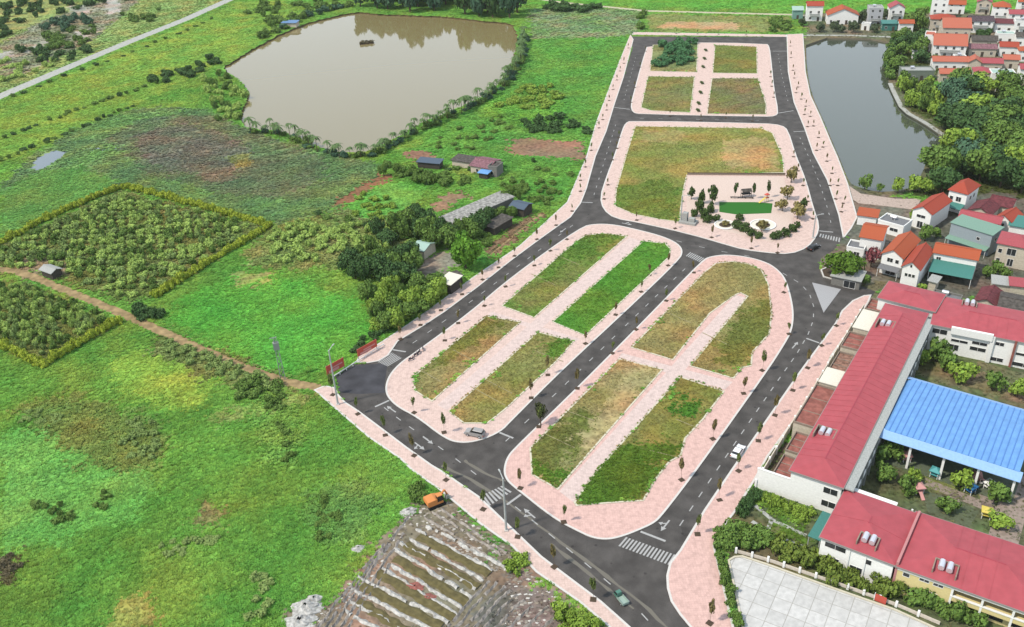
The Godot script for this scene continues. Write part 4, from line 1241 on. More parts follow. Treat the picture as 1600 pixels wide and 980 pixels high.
func build_school() -> void:
	# long wing beside the right hand pavement
	var h := 7.4
	var A := G(1237, 734, h)
	var far_end := G(1382, 481, h)
	var dir := Vector3(far_end.x - A.x, 0, far_end.z - A.z).normalized()
	var B := A + dir.cross(Vector3.UP) * 9.6
	var t := frame("school_wing", A, B, "long white school wing with red metal hip roof beside the pavement", "school building")
	var w := 9.6
	var d := 72.5
	put("wall", box_mesh(Vector3(0, -0.15, -d), Vector3(w, h, 0)), mats.white, t)
	school_roof(t, w, d, h, 1.3, 0.35)
	var dim := Vector3(w, h, d)
	window(t, dim, "f", w - 3.2, 4.6, 2.6, 1.4)
	window(t, dim, "f", w - 3.2, 1.4, 2.6, 1.4)
	for y in [1.1, 4.6]: facade_row(t, dim, "r", d, y, 3.6, 2.4, 1.7)
	for y in [4.8]: facade_row(t, dim, "l", d, y, 4.6, 1.6, 1.2)
	# open gallery on the court side: slab edges, rails, columns
	put("eave_slab", box_mesh(Vector3(w + 0.5, h - 0.45, -d + 2.0), Vector3(w + 2.1, h - 0.2, 0)), mats.trimgrey, t)
	put("gallery_floor", box_mesh(Vector3(w + 0.002, 3.3, -d + 2.0), Vector3(w + 2.0, 3.5, 0)), mats.trimgrey, t)
	put("gallery_rail", box_mesh(Vector3(w + 1.85, 3.5, -d + 2.0), Vector3(w + 2.0, 4.4, 0)), mats.trim, t)
	var u := 0.3
	while u < d - 2.5:
		put("column", box_mesh(Vector3(w + 1.75, 0, -u - 0.4), Vector3(w + 2.15, h - 0.45, -u)), mats.trimgrey, t)
		u += 3.6
	roof_box(t, 0.6, -11.5, 3.6, 3.2, h + 0.12, 1.1)
	roof_box(t, 0.6, -d + 13.0, 3.6, 3.2, h + 0.12, 1.1)
	# cross wing at its far end
	var A2 := G(1392, 471, h)
	var B2 := G(1460, 488, h)
	var t2 := frame("school_wing", A2 + (A2 - B2).normalized() * 3.0, B2, "short red roofed school wing closing the far end of the long wing", "school building")
	var w2 := Vector2(B2.x - A2.x, B2.z - A2.z).length() + 3.0
	var d2 := -(t2.transform.affine_inverse() * G(1471, 461, h)).z
	put("wall", box_mesh(Vector3(0, -0.15, -d2), Vector3(w2, h + 0.3, 0)), mats.white, t2)
	school_roof(t2, w2, d2, h + 0.32, 1.0, 0.3)
	facade_row(t2, Vector3(w2, h, d2), "l", d2, 4.8, 3.4, 1.8, 1.3)
	facade_row(t2, Vector3(w2, h, d2), "b", w2, 4.8, 3.4, 1.8, 1.3)
	# front buildings
	var h3 := 6.4
	var A3 := G(1284, 838, h3)
	var B3 := G(1397, 881, h3)
	var t3 := frame("school_building", A3, B3, "white two storey school building with square red roof and steel tank", "school building")
	var w3 := Vector2(B3.x - A3.x, B3.z - A3.z).length()
	var d3 := -(t3.transform.affine_inverse() * G(1322, 765, h3)).z
	put("wall", box_mesh(Vector3(0, -0.15, -d3), Vector3(w3, h3, 0)), mats.white, t3)
	school_roof(t3, w3, d3, h3, 1.3, 0.3)
	var dim3 := Vector3(w3, h3, d3)
	window(t3, dim3, "f", 0.8, 4.5, 3.6, 1.1)
	window(t3, dim3, "f", w3 - 4.4, 4.0, 0.9, 1.1)
	window(t3, dim3, "f", w3 * 0.45, 1.2, 2.2, 1.3)
	window(t3, dim3, "f", 1.2, 1.2, 2.4, 1.3)
	facade_row(t3, dim3, "l", d3, 4.4, 3.2, 1.8, 1.2)
	facade_row(t3, dim3, "b", w3, 4.4, 3.2, 2.0, 1.4)
	put("pilaster", box_mesh(Vector3(4.9, 0, 0.002), Vector3(5.2, h3 - 0.3, 0.18)), mats.trim, t3)
	put("pilaster", box_mesh(Vector3(w3 * 0.62, 0, 0.002), Vector3(w3 * 0.62 + 0.3, h3 - 0.3, 0.18)), mats.trim, t3)
	roof_box(t3, 5.8, -0.9, 3.0, 2.6, h3 + 0.12, 1.0)
	put("party_wall", box_mesh(Vector3(w3 + 0.35, 0, -d3 - 0.3), Vector3(w3 + 0.75, h3 + 0.75, 0.1)), mats.partypink, t3)
	put("rear_slab", box_mesh(Vector3(0.2, h3 - 0.7, -d3 - 1.9), Vector3(w3 * 0.72, h3 - 0.45, -d3 - 0.45)), mats.trim, t3)
	for k in 4: put("rear_column", box_mesh(Vector3(0.6 + k * 3.6, 0, -d3 - 1.85), Vector3(0.9 + k * 3.6, h3 - 0.7, -d3 - 1.55)), mats.trim, t3)
	var A4 := G(1404, 884, h3)
	var B4 := G(1640, 968, h3)
	var t4 := frame("school_building", A4, B4, "yellow and white school building with long red roof and dark open verandas", "school building")
	var w4 := Vector2(B4.x - A4.x, B4.z - A4.z).length()
	var d4 := -(t4.transform.affine_inverse() * G(1436, 802, h3)).z
	put("wall", box_mesh(Vector3(0, -0.15, -d4), Vector3(w4, h3, -1.6)), mats.yellow, t4)
	var front := st_new()
	box(front, Vector3(0, -0.1, -1.6), Vector3(8.6, h3, 0))
	put("front_wall", st_end(front), mats.yellow, t4)
	school_roof(t4, w4, d4, h3, 1.5, 0.3)
	put("fascia", box_mesh(Vector3(0, h3 - 0.75, 0.003), Vector3(w4, h3 - 0.31, 0.2)), mats.trim, t4)
	put("balcony", box_mesh(Vector3(8.6, 2.9, -1.6), Vector3(w4, 3.9, 0)), mats.yellow, t4)
	put("balcony_sill", box_mesh(Vector3(8.6, 3.9, -0.3), Vector3(w4, 4.05, 0.12)), mats.trim, t4)
	var dim4 := Vector3(w4, h3, d4)
	for v in [[1.0, 4.6, 1.0, 0.8], [3.6, 4.9, 1.5, 0.55], [5.8, 4.9, 1.5, 0.55], [5.2, 2.6, 1.5, 0.5], [1.2, 1.2, 1.4, 1.2]]: window(t4, dim4, "f", v[0], v[1], v[2], v[3])
	for x in [8.6, 13.2, 17.8, 22.4]:
		put("column", box_mesh(Vector3(x, 0, -0.35), Vector3(x + 0.35, h3 - 0.3, 0.05)), mats.trim, t4)
	for k in 4:
		var n := Node3D.new()
		n.name = "window"
		t4.add_child(n, true)
		n.position = Vector3(9.4 + k * 4.4, 0.0, -1.58)
		put("pane", box_mesh(Vector3(0, 4.1, 0), Vector3(3.2, h3 - 0.6, 0.03)), mats.glass, n)
		put("pane", box_mesh(Vector3(0, 0.6, 0), Vector3(3.2, 2.4, 0.03)), mats.glass, n)
	facade_row(t4, dim4, "b", w4, 4.2, 3.2, 2.0, 1.4)
	roof_box(t4, 5.2, -0.9, 3.4, 2.8, h3 + 0.12, 1.0)
	# right hand building with the white facade
	var h5 := 7.2
	var A5 := G(1456, 506, h5)
	var B5 := G(1640, 542, h5)
	var t5 := frame("school_building", A5, B5, "white school building with red roof behind the blue sports hall", "school building")
	var w5 := Vector2(B5.x - A5.x, B5.z - A5.z).length()
	var d5 := -(t5.transform.affine_inverse() * G(1478, 465, h5)).z
	put("wall", box_mesh(Vector3(0, -0.15, -d5), Vector3(w5, h5, 0)), mats.white, t5)
	school_roof(t5, w5, d5, h5, 1.3, 0.3)
	var dim5 := Vector3(w5, h5, d5)
	for q in [[0.5, 4.9, 3.2, 1.3], [4.9, 3.6, 3.6, 0.7], [9.4, 4.0, 3.2, 0.8], [9.2, 2.3, 3.4, 1.0], [4.8, 1.2, 2.0, 1.6], [14.2, 4.9, 1.8, 0.9], [18.8, 3.4, 4.6, 0.7], [14.0, 0.6, 2.6, 1.0], [18.6, 0.5, 4.6, 1.0]]: window(t5, dim5, "f", q[0], q[1], q[2], q[3])
	put("stair_block", box_mesh(Vector3(4.4, h5 - 1.3, 0.003), Vector3(13.4, h5 + 0.5, 0.7)), mats.trim, t5)
	put("pilaster", box_mesh(Vector3(13.0, 0, 0.003), Vector3(13.9, h5, 0.5)), mats.trim, t5)
	put("pilaster", box_mesh(Vector3(18.0, 0, 0.003), Vector3(18.5, h5, 0.5)), mats.brickred, t5)
	roof_box(t5, 5.6, -d5 + 4.0, 3.0, 2.6, h5 + 0.12, 0.9)
	# sports hall: blue sheet roof on white columns
	var h6 := 6.0
	var A6 := G(1368, 680, h6)
	var B6 := G(1592, 752, h6)
	var hall := frame("sports_hall", A6, B6, "open sports hall with ribbed bright blue sheet roof on white columns", "sports hall")
	var w6 := Vector2(B6.x - A6.x, B6.z - A6.z).length()
	var d6 := -(hall.transform.affine_inverse() * G(1418, 590, h6)).z
	var s := st_new()
	# low vault across the depth: flat eaves, raised middle
	var prof := []
	for i in 9:
		var q := i / 8.0
		prof.append(Vector3(0, h6 + 0.9 + 0.5 * sin(PI * q), -1.6 - (d6 - 3.2) * q))
	for i in 8: slab(s, prof[i], prof[i + 1], Vector3(1.4, 0, 0), Vector3(w6 - 0.3, 0, 0), 0.1)
	var rf := put("roof", st_end(s), mats.blue, hall)
	var eg := st_new()
	slab(eg, Vector3(0, h6, 0.4), Vector3(0, h6 + 0.85, -1.75), Vector3(-0.3, 0, 0), Vector3(w6 + 0.3, 0, 0), 0.12)
	slab(eg, Vector3(0, h6 + 0.85, -d6 + 1.75), Vector3(0, h6, -d6 - 0.4), Vector3(-0.3, 0, 0), Vector3(w6 + 0.3, 0, 0), 0.12)
	put("eave", st_end(eg), mats.bluepale, rf)
	var en := st_new()
	slab(en, Vector3(-0.3, h6, 0), Vector3(1.5, h6 + 0.9, 0), Vector3(0, 0, -d6 + 1.7), Vector3(0, 0, -1.7), 0.1)
	put("end_slope", st_end(en), mats.blue, rf)
	var x := 2.0
	while x < w6 - 0.6:
		var rb := st_new()
		for i in 8: slab(rb, prof[i] + Vector3(0, 0.1, 0), prof[i + 1] + Vector3(0, 0.1, 0), Vector3(x, 0, 0), Vector3(x + 0.16, 0, 0), 0.09)
		put("seam", st_end(rb), mats.blueseam, rf)
		x += 1.15
	for i in 5:
		var cx := 0.6 + (w6 - 1.2) * i / 4.0
		for cz in [-0.5, -d6 + 0.5]:
			put("column", box_mesh(Vector3(cx - 0.22, -0.1, cz - 0.22), Vector3(cx + 0.22, h6 - 0.02, cz + 0.22)), mats.white, hall)
	put("floor", box_mesh(Vector3(0, -0.05, -d6), Vector3(w6, 0.12, 0)), mats.hallfloor, hall)
	put("beam", box_mesh(Vector3(0, h6 - 0.5, -0.6), Vector3(w6, h6 - 0.03, -0.4)), mats.steelblue, hall)
	# teal link roof between the wings
	var lk := frame("link_canopy", G(1262, 838, 3.0), G(1277, 844, 3.0), "teal sheet canopy linking the long wing and the front building", "canopy")
	var ld := -(lk.transform.affine_inverse() * G(1296, 803, 3.0)).z
	put("roof", box_mesh(Vector3(0, 3.0, -ld), Vector3(2.4, 3.12, 0)), mats.teal, lk)
	for q in [[0.2, -0.2], [2.2, -0.2], [0.2, -ld + 0.2], [2.2, -ld + 0.2]]:
		put("post", box_mesh(Vector3(q[0] - 0.08, -0.1, q[1] - 0.08), Vector3(q[0] + 0.08, 3.0, q[1] + 0.08)), mats.trimgrey, lk)
	# annexes between the wing and the street wall, built along the wing
	var an := [
		[0.6, 8.0, 3.5, 3.6, "brickred", "brick red terrace annex at the near end of the long wing"],
		[10.0, 17.0, 3.9, 3.2, "brickred", "low brick red annex behind the near terrace of the long wing"],
		[19.0, 34.8, 5.2, 4.0, "brickred", "long brick red terrace annex along the middle of the long wing"],
		[43.0, 51.5, 4.8, 3.4, "terrace", "terracotta terrace annex beyond the cream roof of the long wing"],
		[53.0, 60.5, 5.0, 4.0, "brickred", "brick red flat roofed annex towards the far end of the long wing"],
		[73.0, 79.0, 4.6, 4.2, "brickred", "brick red annex at the far corner of the school"],
	]
	for q in an:
		var b := thing("terrace_annex", t.transform * Vector3(-q[2] - 0.3, 0, -q[0]), 0.0, q[5], "annex")
		b.basis = t.basis
		var l: float = q[1] - q[0]
		var ww: float = q[2]
		var hh: float = q[3]
		put("wall", box_mesh(Vector3(0, -0.1, -l), Vector3(ww, hh, 0)), mats.cream, b)
		put("floor", box_mesh(Vector3(0.2, hh - 0.02, -l + 0.2), Vector3(ww - 0.05, hh + 0.06, -0.2)), mats[q[4]], b)
		var ps := st_new()
		box(ps, Vector3(-0.05, hh, -l), Vector3(0.15, hh + 0.5, 0.05))
		box(ps, Vector3(0.15, hh, -0.15), Vector3(ww, hh + 0.5, 0.05))
		box(ps, Vector3(0.15, hh, -l), Vector3(ww, hh + 0.5, -l + 0.18))
		put("parapet", st_end(ps), mats.terracewall, b)
		for k in 2: put("roof_joint", box_mesh(Vector3(0.2, hh + 0.05, -l * (k + 1) / 3.0 - 0.08), Vector3(ww - 0.05, hh + 0.16, -l * (k + 1) / 3.0 + 0.08)), mats.terracewall, b)
	for q in [[35.6, 41.8, 4.8, 4.6, "annex with clean cream flat roof against the long wing"], [62.0, 71.5, 4.6, 4.8, "long annex with cream flat roof nearest the far corner of the school"]]:
		var b := thing("flat_roof_annex", t.transform * Vector3(-q[2] - 0.3, 0, -q[0]), 0.0, q[4], "annex")
		b.basis = t.basis
		var l: float = q[1] - q[0]
		put("wall", box_mesh(Vector3(0, -0.1, -l), Vector3(q[2], q[3], 0)), mats.cream, b)
		put("roof", box_mesh(Vector3(-0.2, q[3], -l - 0.2), Vector3(q[2] + 0.1, q[3] + 0.2, 0.2)), mats.creamroof, b)
	# street wall of the school with piers
	var fence := thing("boundary_wall", t.transform * Vector3(-6.5, 0, 0), 0.0, "cream boundary wall with piers between the pink pavement and the school", "wall")
	fence.basis = t.basis
	for k in 20:
		put("panel", box_mesh(Vector3(-0.1, -0.1, -4.0 * k - 4.0 + 0.22), Vector3(0.1, 1.9, -4.0 * k - 0.22)), mats.creamwall, fence)
		put("pier", box_mesh(Vector3(-0.22, -0.1, -4.0 * k - 0.22), Vector3(0.22, 2.25, -4.0 * k + 0.22), 0.06), mats.trim, fence)
	structure("school_yard", sheet(PackedVector2Array([v2(t.transform * Vector3(-6.3, 0, 0)), v2(t.transform * Vector3(0, 0, 0)), v2(t.transform * Vector3(0, 0, -80)), v2(t.transform * Vector3(-6.3, 0, -80))]), 0.02), mats.yard)
	# white side wall running from the wing's end to the street
	var sw := thing("side_wall", t.transform * Vector3(-6.5, 0, 0), 0.0, "tall white wall joining the long wing to the street", "wall")
	sw.basis = t.basis
	put("wall", box_mesh(Vector3(0, -0.1, -0.35), Vector3(6.5, 4.9, 0.0)), mats.white, sw)
	put("coping", box_mesh(Vector3(-0.05, 4.9, -0.42), Vector3(6.5, 5.02, 0.06)), mats.trim, sw)
	# school garden paths, car park slabs
	for pth in [[1205, 812, 1260, 837], [1180, 790, 1206, 812], [1200, 835, 1262, 857], [1206, 812, 1196, 838], [1175, 815, 1200, 830]]:
		structure("garden_path", sheet(ribbon(poly(pth), 0.8), 0.05, 0.05), mats.concrete)
	for pth in [[1425, 745, 1500, 775, 1560, 800], [1500, 775, 1470, 790], [1540, 770, 1545, 795]]:
		structure("court_path", sheet(ribbon(poly(pth), 2.4), 0.05, 0.05), mats.pathgrey)
	structure("court_path", sheet(ribbon(poly([1600, 745, 1580, 800, 1566, 850]), 5.0), 0.055, 0.05), mats.pathgrey)
	structure("play_court", sheet(poly([1440, 766, 1500, 782, 1530, 800, 1510, 830, 1450, 800]), 0.03), mats.playgreen)
	car_park()

func car_park() -> void:
	var pg := ccw(poly([1137, 876, 1147, 870, 1160, 869, 1200, 882, 1300, 918, 1400, 953, 1470, 985, 1560, 1075, 1170, 1075, 1158, 975]))
	var base := structure("car_park", sheet(pg, 0.03), mats.joint)
	put("kerb", band(pg, 0.35, 0.0, 0.22), mats.edging, base)
	var inner: Array = Geometry2D.offset_polygon(pg, -0.4)
	var o := G2(1150, 870)
	var dx := (G2(1400, 953) - G2(1200, 882)).normalized()
	var dy := Vector2(-dx.y, dx.x)
	for i in range(-3, 22):
		for j in range(-2, 12):
			var c := o + dx * i * 3.0 + dy * j * 3.0
			var cell := PackedVector2Array([c + dx * 0.05 + dy * 0.05, c + dx * 2.95 + dy * 0.05, c + dx * 2.95 + dy * 2.95, c + dx * 0.05 + dy * 2.95])
			for p: PackedVector2Array in Geometry2D.intersect_polygons(cell, inner[0]):
				put("slab", sheet(p, 0.06 + rng.randf() * 0.006, 0.04), mats["slab%d" % (rng.randi() % 3)], base)

# ---------------------------------------------------------------- street furniture, vehicles and small things
func plant_street_trees() -> void:
	var lists := [
		["pavement along the meadow side of the front road", [520, 617, 559, 647, 602, 680, 647, 712, 697, 750, 755, 796, 809, 839, 866, 886, 927, 937]],
		["left plot block facing the front road", [647, 645, 694, 676]],
		["left plot block facing the left road", [716, 505, 695, 532, 757, 478, 790, 448, 835, 415, 860, 392, 886, 374]],
		["left plot block facing the middle road", [1044, 415, 1015, 430, 1002, 456, 962, 492, 915, 537, 856, 586, 830, 622]],
		["outer pavement of the left road", [626, 530, 657, 508, 689, 485, 722, 460, 754, 437, 779, 418, 804, 400, 839, 374, 869, 352, 894, 330, 907, 299, 907, 282, 915, 261, 913, 248, 924, 235, 936, 200, 942, 187, 948, 172, 952, 157, 958, 140, 964, 125, 969, 111, 975, 99, 982, 75]],
		["far plot block facing the left road", [1009, 80, 1000, 105, 992, 137, 986, 160]],
		["park block facing the left road", [967, 215, 964, 232, 957, 250, 950, 289, 944, 311]],
		["park block facing the cross road", [995, 344, 1055, 357, 1112, 371, 1174, 388, 1215, 395]],
		["right plot block facing the middle road", [1084, 426, 1041, 470, 994, 515, 957, 552, 902, 607, 842, 667]],
		["right plot block facing the front road", [813, 763, 881, 816]],
		["right plot block facing the right road", [1233, 522, 1191, 579, 1162, 615, 1114, 686, 1065, 750, 1225, 457]],
		["school side pavement of the right road", [1307, 509, 1284, 540, 1262, 575, 1239, 610, 1211, 649, 1185, 689, 1154, 736, 1124, 781, 1090, 835, 1109, 974]],
		["pavement beside the small pond", [1235, 72, 1236, 90, 1239, 110, 1241, 122, 1247, 136, 1244, 145, 1252, 155, 1259, 166, 1257, 179, 1266, 182, 1271, 197, 1262, 198, 1279, 215, 1286, 230, 1276, 235, 1292, 252, 1300, 271, 1309, 290, 1297, 290, 1306, 311, 1318, 318, 1315, 331]],
		["park block facing the pond road", [1270, 342, 1262, 315, 1255, 290, 1247, 267, 1240, 245]],
		["far plot block facing the pond road", [1204, 120, 1206, 135, 1209, 152]],
		["far cross street", [1047, 181, 1095, 188, 1134, 184, 1176, 189]],
		["top pavement of the far road", [1057, 52.5, 1090, 53, 1123, 53.5, 1166, 54.5]],
	]
	var green := leaf_mat("street", 96, 112, 60)
	var olive := leaf_mat("streetolive", 110, 104, 66)
	var pit := box_mesh(Vector3(-0.55, 0, -0.55), Vector3(0.55, 0.05, 0.55))
	for l in lists:
		var p: Array = l[1]
		for i in range(0, p.size(), 2):
			var g := G(p[i], p[i + 1], PAVE)
			var h := rng.randf_range(4.2, 5.4) if p[i + 1] > 560 else (rng.randf_range(3.0, 3.8) if p[i + 1] > 345 else rng.randf_range(2.2, 2.9))
			var t := tree("street_tree", Vector3(g.x, PAVE, g.z), h, h * rng.randf_range(0.11, 0.15), 0.55, "street", olive if rng.randf() < 0.4 else green, "slim street tree on the %s" % l[0], "tree", "street trees, %s" % l[0])
			put("tree_pit", pit, mats.soil, t)
	# a fuller dark tree by the middle road and the big tree at the junction
	var g := G(845, 664, PAVE)
	tree("street_tree", g, 5.4, 1.5, 0.4, "bush", leaf_mat("darktree", 64, 72, 44), "fuller dark crowned tree on the pavement of the middle road", "tree")
	tree("round_tree", G(1315, 436), 7.2, 5.9, 0.3, "tree", leaf_mat("round", 74, 104, 34), "big round green tree in a kerbed bed at the village junction", "tree")
	tree("red_leaf_tree", G(1360, 418), 5.6, 2.4, 0.35, "bush", leaf_mat("redleaf", 124, 74, 78), "small tree with dark red leaves beside the white annex", "tree")
	var bed := structure("kerbed_bed", sheet(poly([1282, 423, 1300, 415, 1330, 420, 1330, 438, 1308, 440, 1286, 434]), 0.2, 0.2), mats.soil)
	put("kerb", band(ccw(poly([1282, 423, 1300, 415, 1330, 420, 1330, 438, 1308, 440, 1286, 434])), 0.35, 0.0, 0.4), mats.kerb, bed)

func lamp_post(at: Vector3, h: float, toward: Vector3, label: String) -> void:
	var t := thing("street_lamp", at, 0.0, label, "street lamp")
	var d := Vector3(toward.x - at.x, 0, toward.z - at.z).normalized()
	put("base", box_mesh(Vector3(-0.35, 0, -0.35), Vector3(0.35, 0.3, 0.35), 0.06), mats.kerb, t)
	put("pole", tube_mesh(Vector3(0, 0.2, 0), Vector3(0, h, 0), 0.24, 0.15, 8), mats.lamp, t)
	put("arm", tube_mesh(Vector3(0, h - 0.1, 0), d * 1.8 + Vector3(0, h + 0.35, 0), 0.1, 0.08), mats.lamp, t)
	var hd := put("lamp_head", box_mesh(Vector3(-0.25, 0, -0.14), Vector3(0.55, 0.14, 0.14), 0.05), mats.lamp, t, d * 1.8 + Vector3(0, h + 0.3, 0))
	hd.basis = Basis(d, Vector3.UP, d.cross(Vector3.UP))

func sticks() -> void:
	lamp_post(G(528, 632, PAVE), 15.0, G(560, 600), "tall pale lamp post at the dead end beside the red boards")
	lamp_post(G(791, 829, PAVE), 13.0, G(760, 770), "tall grey lamp post on the front pavement by the zebra crossing")
	lamp_post(G(1064, 347, PAVE), 9.0, G(1090, 350), "pale post at the corner of the park")
	lamp_post(G(1270, 372, PAVE), 7.5, G(1290, 372), "grey lamp post at the rounded corner of the park")
	# lattice mast in the meadow
	var m := thing("lattice_mast", G(442, 592), 0.3, "thin lattice mast with a box near its top in the meadow", "mast")
	for q in [[-1, -1], [1, -1], [1, 1], [-1, 1]]:
		put("leg", tube_mesh(Vector3(q[0] * 0.55, -0.1, q[1] * 0.55), Vector3(q[0] * 0.3, 12.0, q[1] * 0.3), 0.1, 0.09, 5), mats.mast, m)
	for k in 7:
		var s := st_new()
		var a := 0.55 - 0.25 * k / 7.0
		var b := 0.55 - 0.25 * (k + 1) / 7.0
		var y0 := 12.0 * k / 7.0
		var y1 := 12.0 * (k + 1) / 7.0
		for q in [[-1, -1, 1, -1], [1, -1, 1, 1], [1, 1, -1, 1], [-1, 1, -1, -1]]:
			tube(s, Vector3(q[0] * a, y0, q[1] * a), Vector3(q[2] * b, y1, q[3] * b), 0.06, 0.06, 4)
		put("brace", st_end(s), mats.mast, m)
	put("box", box_mesh(Vector3(-0.7, 8.6, -0.5), Vector3(0.7, 10.6, 0.5), 0.08), mats.mast, m)
	put("cross_arm", box_mesh(Vector3(-1.2, 11.8, -0.08), Vector3(0.4, 11.95, 0.08)), mats.mast, m)
	# red boards on posts
	for q in [[512, 592, 539, 577, 3.5, "red notice board on posts beside the lamp post at the dead end"], [560, 563, 590, 546, 3.1, "red notice board on posts along the edge of the left pavement"]]:
		var a := G(q[0], q[1])
		var b := G(q[2], q[3])
		var t := frame("notice_board", a, b, q[5], "notice board")
		var w := Vector2(b.x - a.x, b.z - a.z).length()
		put("board", box_mesh(Vector3(0, 1.0, -0.06), Vector3(w, q[4], 0.06)), mats.boardred, t)
		put("panel", box_mesh(Vector3(w * 0.12, 1.2, 0.062), Vector3(w * 0.7, q[4] * 0.55, 0.07)), mats.boardpink, t)
		put("panel", box_mesh(Vector3(w * 0.3, q[4] * 0.62, 0.062), Vector3(w * 0.9, q[4] * 0.72, 0.07)), mats.boardpink, t)
		for u in [0.2, w - 0.2]: put("post", box_mesh(Vector3(u - 0.07, -0.2, -0.2), Vector3(u + 0.07, q[4] + 0.1, -0.06)), mats.mast, t)
	# low white rail along the dead end
	var rl := frame("guard_rail", G(521, 592), G(600, 541), "low white guard rail along the dead end of the road", "rail")
	var lw := (G(600, 541) - G(521, 592)).length()
	put("rail", box_mesh(Vector3(0, 0.55, -0.06), Vector3(lw, 0.8, 0.06)), mats.trim, rl)
	for k in 9: put("post", box_mesh(Vector3(lw * k / 8.0 - 0.07, -0.1, -0.07), Vector3(lw * k / 8.0 + 0.07, 0.55, 0.07)), mats.trim, rl)

# side profile swept across the width, rounded towards the roof
func hull(profile: Array, w: float, inset: Array) -> ArrayMesh:
	var s := st_new()
	var n := profile.size()
	for i in n:
		var j := (i + 1) % n
		var a: Vector2 = profile[i]
		var b: Vector2 = profile[j]
		var wa: float = w * 0.5 - inset[i]
		var wb: float = w * 0.5 - inset[j]
		quad(s, Vector3(a.x, a.y, wa), Vector3(b.x, b.y, wb), Vector3(b.x, b.y, -wb), Vector3(a.x, a.y, -wa))
	var pg := PackedVector2Array(profile)
	var t := Geometry2D.triangulate_polygon(pg)
	for i in range(0, t.size(), 3):
		for sg in [1.0, -1.0]:
			var v := []
			for k in 3:
				var id := t[i + k]
				v.append(Vector3(pg[id].x, pg[id].y, sg * (w * 0.5 - inset[id])))
			tri(s, v[0], v[1], v[2])
	return st_end(s)

func wheels(t: Node3D, spots: Array, r: float, w: float) -> void:
	for q in spots:
		var n := Node3D.new()
		n.name = "wheel"
		t.add_child(n, true)
		n.position = Vector3(q[0], r, q[1])
		put("tyre", tube_mesh(Vector3(0, 0, -w), Vector3(0, 0, w), r, r, 14), mats.tyre, n)
		put("rim", tube_mesh(Vector3(0, 0, -w - 0.01), Vector3(0, 0, w + 0.01), r * 0.6, r * 0.6, 10), mats.steel, n)

func car(at: Vector3, toward: Vector3, paint: Material, label: String, suv := false) -> void:
	var t := thing("car", at, 0.0, label, "car")
	var d := Vector3(toward.x - at.x, 0, toward.z - at.z).normalized()
	t.basis = Basis(d, Vector3.UP, d.cross(Vector3.UP))
	var hh := 0.18 if suv else 0.0
	var lower := [Vector2(-2.2, 0.35), Vector2(-2.3, 0.7), Vector2(-2.2, 0.98 + hh), Vector2(-1.5, 1.02 + hh), Vector2(0.9, 0.98 + hh), Vector2(1.9, 0.86 + hh), Vector2(2.28, 0.68), Vector2(2.25, 0.35)]
	put("body", hull(lower, 1.82, [0.04, 0.0, 0.06, 0.08, 0.08, 0.1, 0.08, 0.06]), paint, t)
	var cab := [Vector2(-1.75, 1.0 + hh), Vector2(-1.35, 1.42 + hh), Vector2(0.1, 1.44 + hh), Vector2(0.95, 0.97 + hh)]
	if suv: cab = [Vector2(-2.1, 1.15), Vector2(-1.95, 1.66), Vector2(0.2, 1.68), Vector2(0.95, 1.13)]
	put("windows", hull(cab, 1.7, [0.05, 0.2, 0.2, 0.06]), mats.carglass, t)
	var top := [Vector2(cab[1].x - 0.02, cab[1].y - 0.01), Vector2(cab[1].x + 0.12, cab[1].y + 0.06), Vector2(cab[2].x - 0.1, cab[2].y + 0.06), Vector2(cab[2].x + 0.04, cab[2].y - 0.01)]
	put("roof", hull(top, 1.4, [0.0, 0.08, 0.08, 0.0]), paint, t)
	for sg in [1.0, -1.0]:
		put("headlight", box_mesh(Vector3(2.16, 0.62, sg * 0.72 - 0.16), Vector3(2.3, 0.76, sg * 0.72 + 0.16)), mats.steel, t)
		put("tail_light", box_mesh(Vector3(-2.32, 0.72, sg * 0.76 - 0.13), Vector3(-2.2, 0.9, sg * 0.76 + 0.13)), mats.boardred, t)
	wheels(t, [[-1.4, 0.82], [-1.4, -0.82], [1.4, 0.82], [1.4, -0.82]], 0.33, 0.11)

func motorbike(at: Vector3, turn: float) -> void:
	var t := thing("motorbike", at, turn, "small motorbike parked on the pavement by the zebra crossing of the left road", "motorbike", "parked motorbikes")
	put("body", hull([Vector2(-0.75, 0.62), Vector2(-0.7, 0.82), Vector2(-0.1, 0.8), Vector2(0.15, 0.6), Vector2(0.45, 0.95), Vector2(0.6, 0.9), Vector2(0.4, 0.4), Vector2(-0.3, 0.35)], 0.36, [0.05, 0.08, 0.05, 0.05, 0.1, 0.1, 0.03, 0.03]), mats.bikepaint, t)
	put("seat", box_mesh(Vector3(-0.72, 0.8, -0.13), Vector3(-0.05, 0.88, 0.13), 0.03), mats.tyre, t)
	put("handlebar", tube_mesh(Vector3(0.42, 1.02, -0.34), Vector3(0.42, 1.02, 0.34), 0.03, 0.03), mats.tyre, t)
	wheels(t, [[-0.62, 0.0], [0.62, 0.0]], 0.29, 0.05)

